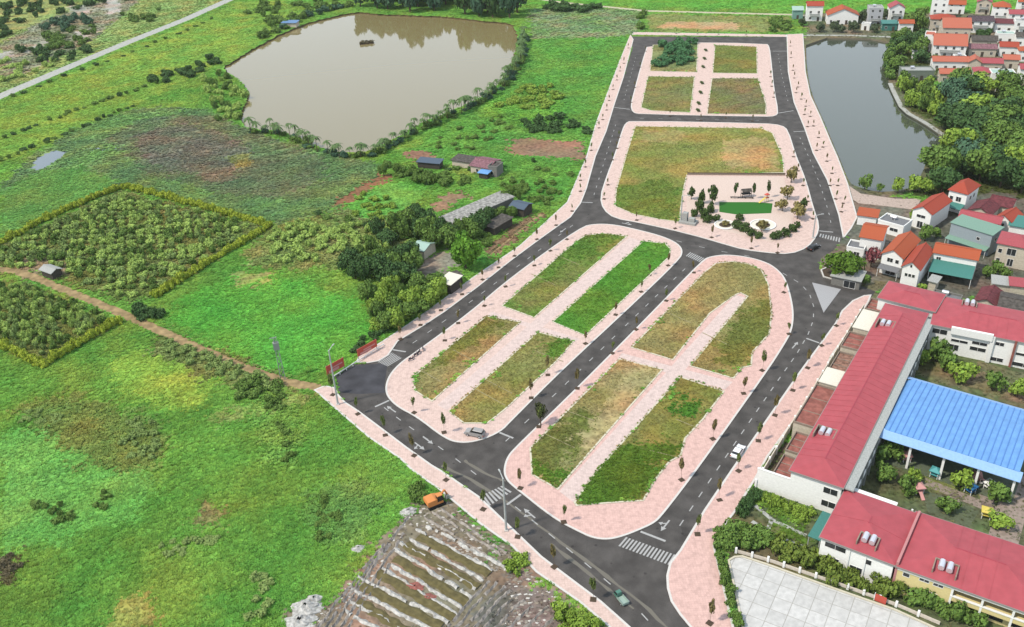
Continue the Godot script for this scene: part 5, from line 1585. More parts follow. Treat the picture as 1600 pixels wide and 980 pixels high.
func vehicles() -> void:
	car(G(1153, 709, 0.03), G(1175, 677), mats.paintwhite, "white car driving on the right road beside the school pavement")
	car(G(742, 680, PAVE), G(700, 672), mats.paintgrey, "grey car parked on the pavement at the tip of the left plot block", true)
	car(G(1271, 389, 0.03), G(1290, 380), mats.paintblack, "black car at the zebra crossing by the park corner")
	var k := 0
	for q in [[643, 563], [650, 556], [655, 552], [661, 547]]:
		motorbike(G(q[0], q[1], PAVE), 0.6 + 0.35 * k)
		k += 1
	# green three wheeled truck on the front road
	var t := thing("cargo_tricycle", G(970, 938, 0.03), 0.0, "green cargo tricycle standing at the edge of the front road", "tricycle")
	var d := (G(950, 915) - G(975, 945)).normalized()
	t.basis = Basis(d, Vector3.UP, d.cross(Vector3.UP)).scaled(Vector3(0.85, 0.85, 0.85))
	put("cab", hull([Vector2(0.5, 0.35), Vector2(0.5, 1.7), Vector2(1.3, 1.72), Vector2(1.75, 1.0), Vector2(1.85, 0.4)], 1.3, [0.0, 0.12, 0.12, 0.05, 0.1]), mats.paintgreen, t)
	put("windscreen", hull([Vector2(0.6, 1.05), Vector2(0.6, 1.6), Vector2(1.34, 1.62), Vector2(1.74, 1.05)], 1.33, [0.06, 0.12, 0.12, 0.06]), mats.carglass, t)
	var s := st_new()
	box(s, Vector3(-1.9, 0.5, -0.75), Vector3(0.4, 0.62, 0.75))
	box(s, Vector3(-1.9, 0.62, 0.69), Vector3(0.4, 1.05, 0.75))
	box(s, Vector3(-1.9, 0.62, -0.75), Vector3(0.4, 1.05, -0.69))
	box(s, Vector3(-1.9, 0.62, -0.69), Vector3(-1.84, 1.05, 0.69))
	put("cargo_bed", st_end(s), mats.paintpalegreen, t)
	wheels(t, [[-1.2, 0.7], [-1.2, -0.7], [1.35, 0.0]], 0.3, 0.09)
	# orange excavator on the cleared strip
	var e := thing("excavator", G(680, 788), 0.5, "orange excavator on the cleared strip beside the front pavement", "excavator")
	for sg in [1.0, -1.0]:
		put("track", hull([Vector2(-1.7, 0.0), Vector2(-1.95, 0.35), Vector2(-1.7, 0.75), Vector2(1.7, 0.75), Vector2(1.95, 0.35), Vector2(1.7, 0.0)], 0.5, [0.0, 0.0, 0.0, 0.0, 0.0, 0.0]), mats.tyre, e, Vector3(0, 0.02, sg * 1.05))
	put("house", hull([Vector2(-1.9, 0.85), Vector2(-2.05, 1.3), Vector2(-1.9, 2.0), Vector2(-0.2, 2.05), Vector2(1.3, 1.5), Vector2(1.35, 0.85)], 2.6, [0.05, 0.05, 0.15, 0.15, 0.1, 0.05]), mats.excavator, e)
	put("cab", hull([Vector2(0.1, 1.4), Vector2(0.15, 2.75), Vector2(1.2, 2.75), Vector2(1.45, 1.4)], 1.0, [0.0, 0.05, 0.05, 0.0]), mats.carglass, e, Vector3(0, 0, 0.75))
	put("cab_roof", box_mesh(Vector3(0.1, 2.74, 0.2), Vector3(1.25, 2.86, 1.3), 0.05), mats.excavator, e)
	put("boom", tube_mesh(Vector3(1.2, 1.4, -0.2), Vector3(2.3, 2.5, -0.2), 0.26, 0.2, 6), mats.excavator, e)
	put("arm", tube_mesh(Vector3(2.3, 2.5, -0.2), Vector3(2.9, 1.1, -0.2), 0.2, 0.15, 6), mats.excavator, e)
	put("bucket", hull([Vector2(4.2, 1.2), Vector2(4.75, 1.0), Vector2(4.6, 0.35), Vector2(3.9, 0.3), Vector2(4.0, 0.7)], 0.9, [0.0, 0.0, 0.0, 0.0, 0.0]), mats.mast, e, Vector3(-1.6, 0, -0.2))

# ---------------------------------------------------------------- the park
func park() -> void:
	var pl := structure("park_terrace", sheet(poly([1075, 275, 1225, 276, 1240, 340, 1232, 368, 1205, 378, 1120, 358, 1072, 340], PAVE), PAVE + 0.04, 0.05), mats.parkpave)
	structure("park_lawn", sheet(poly([1124, 317, 1180, 317, 1207, 319, 1205, 334, 1150, 336, 1124, 332]), PAVE + 0.12, 0.1), mats.lawn)
	var wl := frame("park_wall", G(1074, 274), G(1227, 275), "low wall with dark coping along the back of the park", "wall")
	var ww := (G(1227, 275) - G(1074, 274)).length()
	put("wall", box_mesh(Vector3(0, 0, -0.2), Vector3(ww, 0.9, 0)), mats.terracewall, wl)
	put("coping", box_mesh(Vector3(-0.05, 0.9, -0.26), Vector3(ww + 0.05, 1.0, 0.06)), mats.soil, wl)
	# round beds
	for q in [[1133, 352, 3.4, "ring of brown planting inside a pale round bed in the park"], [1192, 352, 4.0, "large pale round bed with brown rings in the park"]]:
		var c := G(q[0], q[1], PAVE)
		var t := thing("round_bed", Vector3(c.x, PAVE + 0.04, c.z), 0.0, q[3], "flower bed")
		var ring := PackedVector2Array()
		var ring2 := PackedVector2Array()
		for i in 28:
			ring.append(Vector2(cos(TAU * i / 28), sin(TAU * i / 28)) * q[2])
			ring2.append(Vector2(cos(TAU * i / 28), sin(TAU * i / 28)) * q[2] * 0.55)
		put("ring", sheet(ring, 0.1, 0.1), mats.creamroof, t)
		put("soil", sheet(ring2, 0.16, 0.1), mats.soil, t)
		put("edge", band(ccw(ring), 0.35, 0.0, 0.3), mats.trim, t)
		put("planting", crown("bush", 1), leaf_mat("olive", 120, 116, 70), t, Vector3(0, 0.1, 0)).scale = Vector3(q[2] * 0.4, 1.2, q[2] * 0.4)
	# shrubs and trees round the lawn
	var g1 := leaf_mat("parkdark", 62, 84, 42)
	var g2 := leaf_mat("olive", 120, 116, 70)
	for q in [[1093, 330, 3.4, 1.7], [1100, 342, 3.2, 1.8], [1107, 348, 2.8, 1.6], [1096, 318, 4.2, 1.4], [1150, 356, 2.2, 1.9], [1160, 360, 2.4, 1.9], [1172, 368, 2.4, 1.6], [1185, 372, 2.0, 1.4], [1215, 372, 2.2, 1.8], [1226, 368, 2.4, 1.7], [1238, 362, 2.2, 1.6], [1155, 344, 2.0, 1.6], [1120, 345, 2.0, 1.5], [1246, 355, 1.8, 1.2], [1110, 332, 3.0, 1.5], [1085, 338, 2.2, 1.3], [1207, 374, 2.0, 1.3]]:
		bush("park_shrub", G(q[0], q[1], PAVE), q[2], q[3], g1, "dark clipped shrub beside the park lawn", "shrub", "park shrubs")
	for q in [[1113, 320, 6.5, 1.8, "tree"], [1236, 285, 5.0, 2.2, "olive"], [1230, 312, 4.6, 2.4, "olive"], [1246, 342, 4.6, 2.6, "olive"], [1254, 330, 4.0, 1.6, "dark"], [1080, 312, 4.0, 1.4, "dark"], [1222, 330, 3.8, 2.2, "olive"], [1190, 362, 3.4, 1.6, "olive"]]:
		tree("park_tree", G(q[0], q[1], PAVE), q[2], q[3], 0.32, "bush", g1 if q[4] != "olive" else g2, "park tree with %s crown near the round beds" % ("brownish olive" if q[4] == "olive" else "dark green"), "tree", "park trees, %s" % ("olive" if q[4] == "olive" else "green"))
	for q in [[1148, 311], [1177, 311], [1200, 309]]:
		tree("slim_tree", G(q[0], q[1], PAVE), 5.4, 0.8, 0.45, "street", g1, "slim upright tree on the pale park terrace", "tree", "slim park trees")
	# play things
	var pf := thing("climbing_frame", G(1160, 310, PAVE), 0.1, "dark climbing frame with benches on the pale park terrace", "climbing frame")
	for q in [[0, 0], [3.0, 0], [0, -1.6], [3.0, -1.6]]: put("post", tube_mesh(Vector3(q[0], 0, q[1]), Vector3(q[0], 2.2, q[1]), 0.09, 0.09), mats.tyre, pf)
	put("deck", box_mesh(Vector3(0, 1.2, -1.6), Vector3(3.0, 1.35, 0)), mats.tyre, pf)
	put("roof", roof_mesh("gx", 3.0, 1.6, 2.2, 0.7, 0.15), mats.slate, pf)
	var bn := frame("long_bench", G(1141, 310, PAVE), G(1180, 311, PAVE), "long dark bench at the edge of the park terrace", "bench")
	bn.position.y = PAVE
	put("seat", box_mesh(Vector3(0, 0.42, -0.5), Vector3(7.5, 0.5, 0)), mats.tyre, bn)
	for k in 4: put("leg", box_mesh(Vector3(0.2 + k * 2.3, 0, -0.45), Vector3(0.4 + k * 2.3, 0.42, -0.05)), mats.tyre, bn)
	var sl := thing("slide", G(1186, 318, PAVE + 0.1), 0.4, "yellow and red children's slide at the end of the park lawn", "slide")
	var ss := st_new()
	slab(ss, Vector3(0, 0.2, 0), Vector3(2.4, 1.5, 0), Vector3(0, 0, -0.35), Vector3(0, 0, 0.35), 0.08)
	put("chute", st_end(ss), mats.toyyellow, sl)
	put("platform", box_mesh(Vector3(2.4, 1.4, -0.5), Vector3(3.6, 1.55, 0.5)), mats.boardred, sl)
	for q in [[2.5, -0.4], [3.5, -0.4], [2.5, 0.4], [3.5, 0.4]]: put("post", tube_mesh(Vector3(q[0], 0, q[1]), Vector3(q[0], 2.6, q[1]), 0.06, 0.06), mats.toyyellow, sl)
	put("roof", roof_mesh("hip", 1.2, 1.0, 2.6, 0.5, 0.1), mats.boardred, sl, Vector3(2.4, 0, 0.5))
	# substation: pale plinth and cabinets at the corner of the park
	var sb := frame("substation", G(1060, 349, PAVE), G(1088, 354, PAVE), "pale grey electricity cabinets on a plinth at the park corner", "substation")
	sb.position.y = PAVE
	put("plinth", box_mesh(Vector3(0, 0, -3.4), Vector3(5.4, 0.7, 0)), mats.palesheet, sb)
	put("cabinet", box_mesh(Vector3(0.8, 0.7, -2.4), Vector3(2.4, 3.4, -0.9), 0.1), mats.palesheet, sb)
	put("cabinet", box_mesh(Vector3(2.8, 0.7, -2.4), Vector3(4.8, 1.9, -0.9), 0.1), mats.palesheet, sb)
	# planted pits in the lane of the far block
	for q in [[1103, 79], [1101, 92], [1099, 105], [1097, 130], [1095, 145], [1092, 162], [1091, 173]]:
		var t := thing("planted_pit", G(q[0], q[1], PAVE), 0.05, "dark planted pit in the lane through the far plot block", "planter", "planted pits in the far lane")
		put("rim", box_mesh(Vector3(-0.9, 0, -2.2), Vector3(0.9, 0.1, 2.2)), mats.edging, t)
		put("soil", box_mesh(Vector3(-0.7, 0.08, -2.0), Vector3(0.7, 0.13, 2.0)), mats.soil, t)
		put("plants", crown("bush", 2), leaf_mat("parkdark", 62, 84, 42), t, Vector3(0, 0.1, 0)).scale = Vector3(0.7, 0.7, 1.9)
	# brush over the corner plot of the far block
	var k := 0
	for p: Vector2 in spread(poly([1026, 72, 1085, 66, 1088, 100, 1050, 106, 1022, 108]), 26, 3.0, 77):
		bush("thicket_shrub", Vector3(p.x, PLOT, p.y), rng.randf_range(2.0, 3.4), rng.randf_range(2.4, 3.6), leaf_mat("thicket", 66, 110, 70), "blue-green shrub of the thicket on the corner plot of the far block", "shrub", "thicket on the far plot")

# ---------------------------------------------------------------- farmsteads and beds left of the roads
func farm() -> void:
	house({"px": [688, 340, 708, 349], "at": 3.2, "d": 26.0, "h": 3.2, "roof": "shed", "rise": 0.6, "tile": "barnroof", "wall": "greywall", "win": [["f", 0.3, 0.6, 1.2, 1.4]], "name": "barn", "cat": "barn", "label": "long barn with pale grey sheet roof among the trees"})
	house({"px": [645, 388, 662, 392], "at": 3.0, "d": 6.0, "h": 3.0, "roof": "gx", "rise": 1.0, "tile": "mint", "wall": "cream", "win": [["f", 0.3, 0.8, 1.0, 1.2]], "name": "farm_hut", "cat": "hut", "label": "small hut with pale mint roof in the tree clump"})
	house({"px": [686, 440, 704, 445], "at": 3.2, "d": 5.0, "h": 3.2, "roof": "shed", "rise": 0.3, "tile": "creamroof", "wall": "darkwall", "win": [], "name": "farm_hut", "cat": "hut", "label": "hut with cream flat roof beside the left pavement"})
	house({"px": [708, 436, 722, 431], "at": 2.6, "d": 3.0, "h": 2.6, "roof": "shed", "rise": 0.2, "tile": "slate", "wall": "darkwall", "win": [], "name": "farm_hut", "cat": "hut", "label": "dark lean-to hut beside the cream roofed hut"})
	house({"px": [735, 258, 763, 263], "at": 3.0, "d": 9.0, "h": 3.0, "roof": "gx", "rise": 1.2, "tile": "mauve", "wall": "cream", "win": [["f", 0.3, 0.8, 1.0, 1.2]], "name": "farm_hut", "cat": "farmhouse", "label": "farmhouse with dusty mauve roof between the fields"})
	house({"px": [762, 261, 776, 263], "at": 3.6, "d": 5.0, "h": 3.6, "roof": "flat", "tile": "slate", "wall": "greywall", "win": [["f", 0.3, 0.8, 1.0, 1.4]], "name": "farm_hut", "cat": "farmhouse", "label": "grey flat roofed house at the end of the mauve roof"})
	house({"px": [748, 270, 761, 272], "at": 2.2, "d": 2.5, "h": 2.2, "roof": "shed", "rise": 0.2, "tile": "blue", "wall": "darkwall", "win": [], "name": "farm_hut", "cat": "hut", "label": "low shelter with blue tarpaulin roof by the farmhouse"})
	house({"px": [706, 250, 738, 255], "at": 2.4, "d": 5.0, "h": 2.4, "roof": "shed", "rise": 0.4, "tile": "slate", "wall": "cream", "win": [], "name": "farm_hut", "cat": "barn", "label": "weathered long shed beside the farmhouse with mauve roof"})
	house({"px": [797, 322, 818, 327], "at": 3.0, "d": 5.0, "h": 3.0, "roof": "gx", "rise": 0.8, "tile": "bluegreyroof", "wall": "darkwall", "win": [], "name": "farm_hut", "cat": "hut", "label": "hut with slate blue roof near the left pavement"})
	house({"px": [652, 253, 686, 256], "at": 2.4, "d": 3.5, "h": 2.4, "roof": "shed", "rise": 0.4, "tile": "bluegreyroof", "wall": "darkwall", "win": [], "name": "farm_hut", "cat": "barn", "label": "long low shed with slate blue roof beside a brown plot"})
	house({"px": [756, 352, 772, 357], "at": 2.6, "d": 9.0, "h": 2.6, "roof": "shed", "rise": 0.3, "tile": "slate", "wall": "darkwall", "win": [], "name": "farm_hut", "cat": "barn", "label": "long low weathered shed between the barn and the left road"})
	house({"px": [63, 421, 80, 427], "at": 2.4, "d": 3.2, "h": 2.4, "roof": "gx", "rise": 0.7, "tile": "palesheet", "wall": "darkwall", "win": [], "name": "farm_hut", "cat": "hut", "label": "little hut with pale roof at the edge of the hedged orchard"})
	house({"px": [440, 36, 462, 36], "at": 2.6, "d": 5.0, "h": 2.6, "roof": "shed", "rise": 0.4, "tile": "steelblue", "wall": "cream", "win": [], "name": "farm_hut", "cat": "hut", "label": "hut with blue sheet roof on the far bank of the big pond"})
	var ft := thing("fish_raft", Vector3(G(573, 68, WATER).x, WATER, G(573, 68, WATER).z), 0.2, "dark floating raft with brush in the big pond", "raft")
	for k in 5: put("log", tube_mesh(Vector3(-4, 0.05, -1.6 + k * 0.8), Vector3(4, 0.1, -1.6 + k * 0.8), 0.22, 0.22), mats.soil, ft)
	for k in 3: put("brush", crown("bush", k), leaf_mat("brush", 96, 92, 70), ft, Vector3(-2.6 + k * 2.6, 0.1, 0)).scale = Vector3(1.8, 1.5, 1.6)
	# rows of beds with crumpled white film
	var rows := [[650, 827, 770, 892], [640, 842, 756, 908], [626, 848, 745, 920], [617, 857, 738, 934], [612, 882, 726, 954], [598, 888, 715, 962], [560, 902, 702, 972], [550, 920, 690, 992], [545, 938, 660, 1000], [540, 955, 620, 1000], [668, 822, 800, 893]]
	for i in rows.size():
		film(rows[i], 0.95, "strip of crumpled white plastic film along a vegetable bed", "plastic film strips")
	for q in [[698, 980, 764, 908], [710, 982, 776, 910], [722, 984, 788, 916], [735, 986, 796, 922], [748, 988, 806, 930], [764, 990, 818, 938], [784, 990, 836, 944], [806, 992, 856, 950], [830, 994, 876, 958], [492, 985, 600, 850], [504, 985, 624, 826], [516, 985, 640, 804], [528, 985, 634, 830], [540, 985, 610, 882], [660, 806, 760, 870], [676, 800, 784, 868], [690, 796, 800, 872]]:
		film(q, 0.7, "thin strip of grey plastic film beside the vegetable beds", "grey film strips")
	# beds themselves, low ridges of soil
	for q in [[655, 838, 765, 898], [633, 852, 748, 918], [618, 872, 732, 944], [590, 895, 710, 966], [566, 915, 690, 980], [560, 940, 640, 990]]:
		var a := G(q[0], q[1])
		var b := G(q[2], q[3])
		var t := frame("vegetable_bed", a, b, "long raised vegetable bed of bare olive soil", "vegetable bed", "raised vegetable beds")
		var l := a.distance_to(b)
		var s := st_new()
		var n := 14
		for k in n:
			var x0 := l * k / n
			var x1 := l * (k + 1) / n
			var e0 := 0.25 * sin(k * 1.7 + q[0])
			var e1 := 0.25 * sin((k + 1) * 1.7 + q[0])
			quad(s, Vector3(x0, 0.0, 1.0 + e0), Vector3(x0, 0.28, 0.5), Vector3(x1, 0.28, 0.5), Vector3(x1, 0.0, 1.0 + e1))
			quad(s, Vector3(x0, 0.28, 0.5), Vector3(x0, 0.28, -0.5), Vector3(x1, 0.28, -0.5), Vector3(x1, 0.28, 0.5))
			quad(s, Vector3(x0, 0.28, -0.5), Vector3(x0, 0.0, -1.0 + e0), Vector3(x1, 0.0, -1.0 + e1), Vector3(x1, 0.28, -0.5))
		put("ridge", st_end(s), mats.bedsoil, t)
	# piles of white sacks and film
	for q in [[478, 950, 3.2, 1.2], [468, 972, 3.4, 1.0], [490, 938, 2.0, 0.9], [638, 800, 2.2, 0.7], [560, 858, 1.8, 0.6]]:
		var p := put("film_heap", heap(int(q[0]), q[2], q[3]), mats.film, null, G(q[0], q[1]))
		tag(p, "heap of crumpled white plastic film at the edge of the vegetable beds", "plastic heap", "plastic film heaps")
	for q in [[648, 918, 2.0, 0.5], [668, 935, 1.8, 0.4]]:
		var p := put("soil_heap", heap(int(q[0]), q[2], q[3]), mats.brickred, null, G(q[0], q[1]))
		tag(p, "heap of red rubble on a vegetable bed", "rubble heap", "red rubble heaps")
	# rubble strewn between the beds
	var r := RandomNumberGenerator.new()
	r.seed = 99
	var pg := poly([655, 778, 700, 784, 800, 864, 845, 908, 955, 990, 960, 1010, 780, 1010, 795, 920, 770, 895, 650, 825, 610, 860, 520, 990, 470, 990, 560, 890, 620, 830])
	var chip := st_new()
	cbox(chip, Vector3(-0.5, 0, -0.35), Vector3(0.5, 0.35, 0.4), 0.12)
	var xf := []
	var col := PackedColorArray()
	for k in 16000:
		var p := Vector2(r.randf_range(-60, 40), r.randf_range(-145, -80))
		if not inside(p, pg): continue
		var sc := r.randf_range(0.12, 0.5)
		xf.append(Transform3D(Basis.from_euler(Vector3(r.randf_range(-0.3, 0.3), r.randf() * TAU, r.randf_range(-0.3, 0.3))).scaled(Vector3(sc * 1.6, sc * 0.7, sc)), Vector3(p.x, -0.02, p.y)))
		var v := r.randf_range(0.35, 1.0)
		col.append(lin(214, 204, 190).lerp(lin(140, 122, 100), r.randf()) * v if r.randf() < 0.92 else lin(230, 226, 218))
	var m := StandardMaterial3D.new()
	m.vertex_color_use_as_albedo = true
	m.roughness = 0.9
	grow("rubble", "grey and brown rubble and scraps of film strewn between the beds", "rubble", st_end(chip), m, xf, col)

func heap(seed_: int, r0: float, h: float) -> ArrayMesh:
	var r := RandomNumberGenerator.new()
	r.seed = seed_
	var s := st_new()
	var rings := []
	for i in 5:
		var row := []
		for j in 14:
			var k := r.randf_range(0.75, 1.2) * (1.0 - i / 4.5)
			row.append(Vector3(cos(TAU * j / 14) * r0 * k, maxf(-0.1, h * (i / 4.0) * r.randf_range(0.7, 1.1)) if i > 0 else -0.1, sin(TAU * j / 14) * r0 * k * 0.7))
		rings.append(row)
	for i in 4:
		for j in 14:
			quad(s, rings[i][j], rings[i + 1][j], rings[i + 1][(j + 1) % 14], rings[i][(j + 1) % 14])
	return st_end(s)

func film(q: Array, w: float, label: String, group: String) -> void:
	var a := G(q[0], q[1])
	var b := G(q[2], q[3])
	var t := frame("plastic_strip", a, b, label, "plastic film", group)
	var l := a.distance_to(b)
	var r := RandomNumberGenerator.new()
	r.seed = int(q[0] * 7 + q[1])
	var s := st_new()
	var n := int(l / 0.7)
	var rows := []
	for k in n + 1:
		var c := 0.12 * sin(k * 0.5) + r.randf_range(-0.14, 0.14)
		var ww := w * r.randf_range(0.45, 1.25)
		rows.append([Vector3(l * k / n, 0.0, c + ww * 0.5), Vector3(l * k / n, r.randf_range(0.2, 0.5), c + r.randf_range(-0.15, 0.15)), Vector3(l * k / n, 0.0, c - ww * 0.5)])
	for k in n:
		if r.randf() < 0.06: continue
		for j in 2: quad(s, rows[k][j], rows[k][j + 1], rows[k + 1][j + 1], rows[k + 1][j])
	put("film", st_end(s), mats.film if group.begins_with("plastic") else mats.greyfilm, t)

# ---------------------------------------------------------------- trees, hedges and orchards
func plants() -> void:
	var deep := leaf_mat("deep", 62, 92, 50)
	var mid := leaf_mat("mid", 88, 118, 54)
	var light := leaf_mat("light", 116, 146, 58)
	var blue := leaf_mat("leafblue", 66, 98, 74)
	var yellow := leaf_mat("hedge", 140, 160, 54)
	var pale := leaf_mat("pale", 142, 172, 88)
	var grey := leaf_mat("greyleaf", 120, 146, 82)
	# palms along the near shore of the big pond
	var line := smooth(poly([398, 206, 450, 212, 480, 226, 505, 238, 540, 247, 580, 245, 625, 222, 665, 200, 735, 168, 780, 143, 800, 118, 815, 90, 820, 55]), 1, false)
	var acc := 0.0
	for i in line.size() - 1:
		var a := line[i]
		var b := line[i + 1]
		var l := a.distance_to(b)
		while acc < l:
			var p := a.lerp(b, acc / l) + Vector2(rng.randf_range(-1.2, 1.2), rng.randf_range(0.0, 2.0))
			if not inside(p, ccw(poly(BIG_POND))):
				palm(Vector3(p.x, 0, p.y), rng.randf_range(3.8, 6.6), rng.randf_range(1.8, 2.8), "palm tree with grey-green fronds on the near shore of the big pond", "palms along the big pond")
			acc += rng.randf_range(2.4, 5.0)
		acc -= l
	for p in along(line, 3.2, 2.0, 31):
		bush("shore_bush", Vector3(p.x, 0, p.y), rng.randf_range(1.0, 2.4), rng.randf_range(1.4, 2.6), mid if rng.randf() < 0.5 else blue, "low bush between the palms on the shore of the big pond", "bush", "shore bushes")
	for q in spread(poly([345, 112, 372, 128, 383, 150, 374, 190, 340, 190, 330, 150, 300, 125]), 34, 2.6, 5):
		bush("bank_bush", Vector3(q.x, 0, q.y), rng.randf_range(1.6, 3.4), rng.randf_range(1.4, 2.4), pale if rng.randf() < 0.5 else mid, "round bush on the left bank of the big pond", "bush", "bank bushes")
	# tall wood beyond the big pond
	for q in spread(poly([556, -30, 815, -30, 808, 28, 790, 30, 762, 29, 700, 21, 640, 19, 590, 17, 560, 14]), 90, 5.0, 6):
		tree("wood_tree", Vector3(q.x, 0, q.y), rng.randf_range(12.0, 18.0), rng.randf_range(5.0, 7.5), 0.2, "far", deep if rng.randf() < 0.6 else blue, "tall dark tree of the wood beyond the big pond", "tree", "wood beyond the big pond")
	for q in along(smooth(poly([400, 64, 440, 46, 478, 28, 520, 16, 560, 10]), 1, false), 4.5, 3.0, 9):
		bush("bank_bush", Vector3(q.x, 0, q.y - 3.0), rng.randf_range(2.0, 4.0), rng.randf_range(2.4, 4.0), mid if rng.randf() < 0.6 else blue, "bush on the far bank of the big pond", "bush", "far bank bushes")
	# wood on the right and the bank of the small pond
	for q in spread(poly([1474, 150, 1500, 142, 1540, 150, 1600, 146, 1660, 150, 1660, 322, 1575, 306, 1545, 285, 1520, 300, 1490, 308, 1452, 308, 1444, 296, 1458, 262, 1486, 222, 1470, 190]), 52, 5.4, 7):
		var r := rng.randf()
		tree("wood_tree", Vector3(q.x, 0, q.y), rng.randf_range(7.5, 11.0), rng.randf_range(5.2, 8.2), 0.3, "tree", deep if r < 0.4 else (mid if r < 0.8 else (blue if r < 0.9 else light)), "big broad tree of the wood between the small pond and the village", "tree", "wood beside the small pond")
	for q in spread(poly([1412, 30, 1440, 22, 1450, 70, 1448, 104, 1408, 104, 1398, 122, 1396, 80]), 20, 3.6, 8):
		tree("bank_tree", Vector3(q.x, 0, q.y), rng.randf_range(5.0, 7.0), rng.randf_range(3.0, 4.6), 0.25, "far", mid if rng.randf() < 0.6 else deep, "green tree on the village bank of the small pond", "tree", "trees on the pond bank")
	for q in spread(poly([1404, 128, 1440, 130, 1470, 150, 1462, 185, 1440, 182, 1418, 168]), 16, 3.0, 18):
		tree("bank_tree", Vector3(q.x, 0, q.y), rng.randf_range(4.0, 6.5), rng.randf_range(2.0, 3.2), 0.2, "far", light if rng.randf() < 0.4 else mid, "leafy tree beside the curved bank path of the small pond", "tree", "trees by the bank path")
	for q in along(poly([1396, 66, 1391, 84, 1388, 100, 1389, 124]), 3.0, 0.8, 61):
		bush("overhanging_bush", Vector3(q.x + 0.6, -0.1, q.y), rng.randf_range(2.6, 4.4), rng.randf_range(2.0, 3.0), mid if rng.randf() < 0.5 else deep, "bush overhanging the water on the village bank of the small pond", "bush", "bushes overhanging the pond")
	for q in [[1281, 50, 4.6, 2.8], [1303, 50, 5.0, 3.0], [1314, 51, 4.0, 2.4], [1333, 51, 5.4, 3.2], [1366, 51, 4.2, 2.6], [1253, 41, 3.6, 2.4], [1347, 36, 6.0, 3.0], [1382, 30, 5.0, 2.4]]:
		tree("quay_tree", G(q[0], q[1]), q[2], q[3], 0.25, "far", leaf_mat("dull", 72, 88, 62), "dull green tree in front of the white houses on the far bank", "tree", "trees on the far bank of the small pond")
	for q in [[1351, 296, 4.6, 2.4], [1374, 299, 2.4, 1.5], [1402, 302, 4.8, 2.2], [1430, 300, 5.2, 3.0], [1445, 304, 5.0, 2.6]]:
		tree("shore_tree", G(q[0], q[1]), q[2], q[3], 0.25, "bush", light if q[2] > 4.7 else mid, "small leafy tree on the near shore of the small pond", "tree", "trees on the near pond shore")
	# farm clump between the meadow and the left road
	var clump := [
		[[[575, 468], [600, 480], [590, 500], [625, 470], [640, 482], [655, 470], [612, 455], [668, 468], [584, 488], [648, 462], [618, 490], [676, 452], [655, 452], [630, 500], [605, 515], [618, 512], [640, 498], [660, 484], [676, 476], [686, 462], [592, 515]], 4.6, 3.4, "lightmix", "leafy tree in the clump below the cream roofed hut"],
		[[[560, 405], [580, 418], [600, 410], [615, 425], [625, 405], [640, 415], [590, 435], [610, 445], [635, 437], [570, 440], [548, 422], [556, 436], [603, 428], [622, 445], [648, 428], [645, 395], [580, 398]], 6.0, 3.8, "deep", "dark tree in the clump below the mint roofed hut"],
		[[[640, 360], [656, 356], [672, 366], [690, 378], [668, 378], [704, 374], [719, 372], [734, 366], [752, 364], [740, 374], [764, 352], [676, 390], [620, 365], [605, 380], [590, 370], [632, 376], [655, 372], [648, 342], [628, 350], [700, 384]], 6.4, 3.8, "deep", "dark broad tree in the clump around the long barn"],
		[[[770, 345], [785, 338], [800, 340], [776, 330], [790, 318], [810, 312], [800, 306], [795, 300]], 3.6, 2.6, "mid", "tree beside the slate blue hut"],
		[[[650, 285], [665, 288], [680, 285], [695, 290], [640, 275], [620, 270], [605, 262], [600, 275]], 3.6, 2.4, "mid", "small tree beside the brown plots of the farm"],
	]
	for c in clump:
		for q in c[0]:
			var lf := light if (c[3] == "lightmix" and rng.randf() < 0.5) else (mid if c[3] != "deep" or rng.randf() < 0.55 else deep)
			tree("farm_tree", G(q[0], q[1]), c[1] * rng.randf_range(0.6, 1.15), c[2] * rng.randf_range(0.55, 1.1), 0.2, "tree", lf, c[4], "tree", "farm trees: " + c[4])
	tree("round_tree", G(728, 420), 9.0, 5.4, 0.2, "tree", leaf_mat("roundfarm", 88, 134, 44), "big bright round tree standing alone beside the grey yard", "tree")
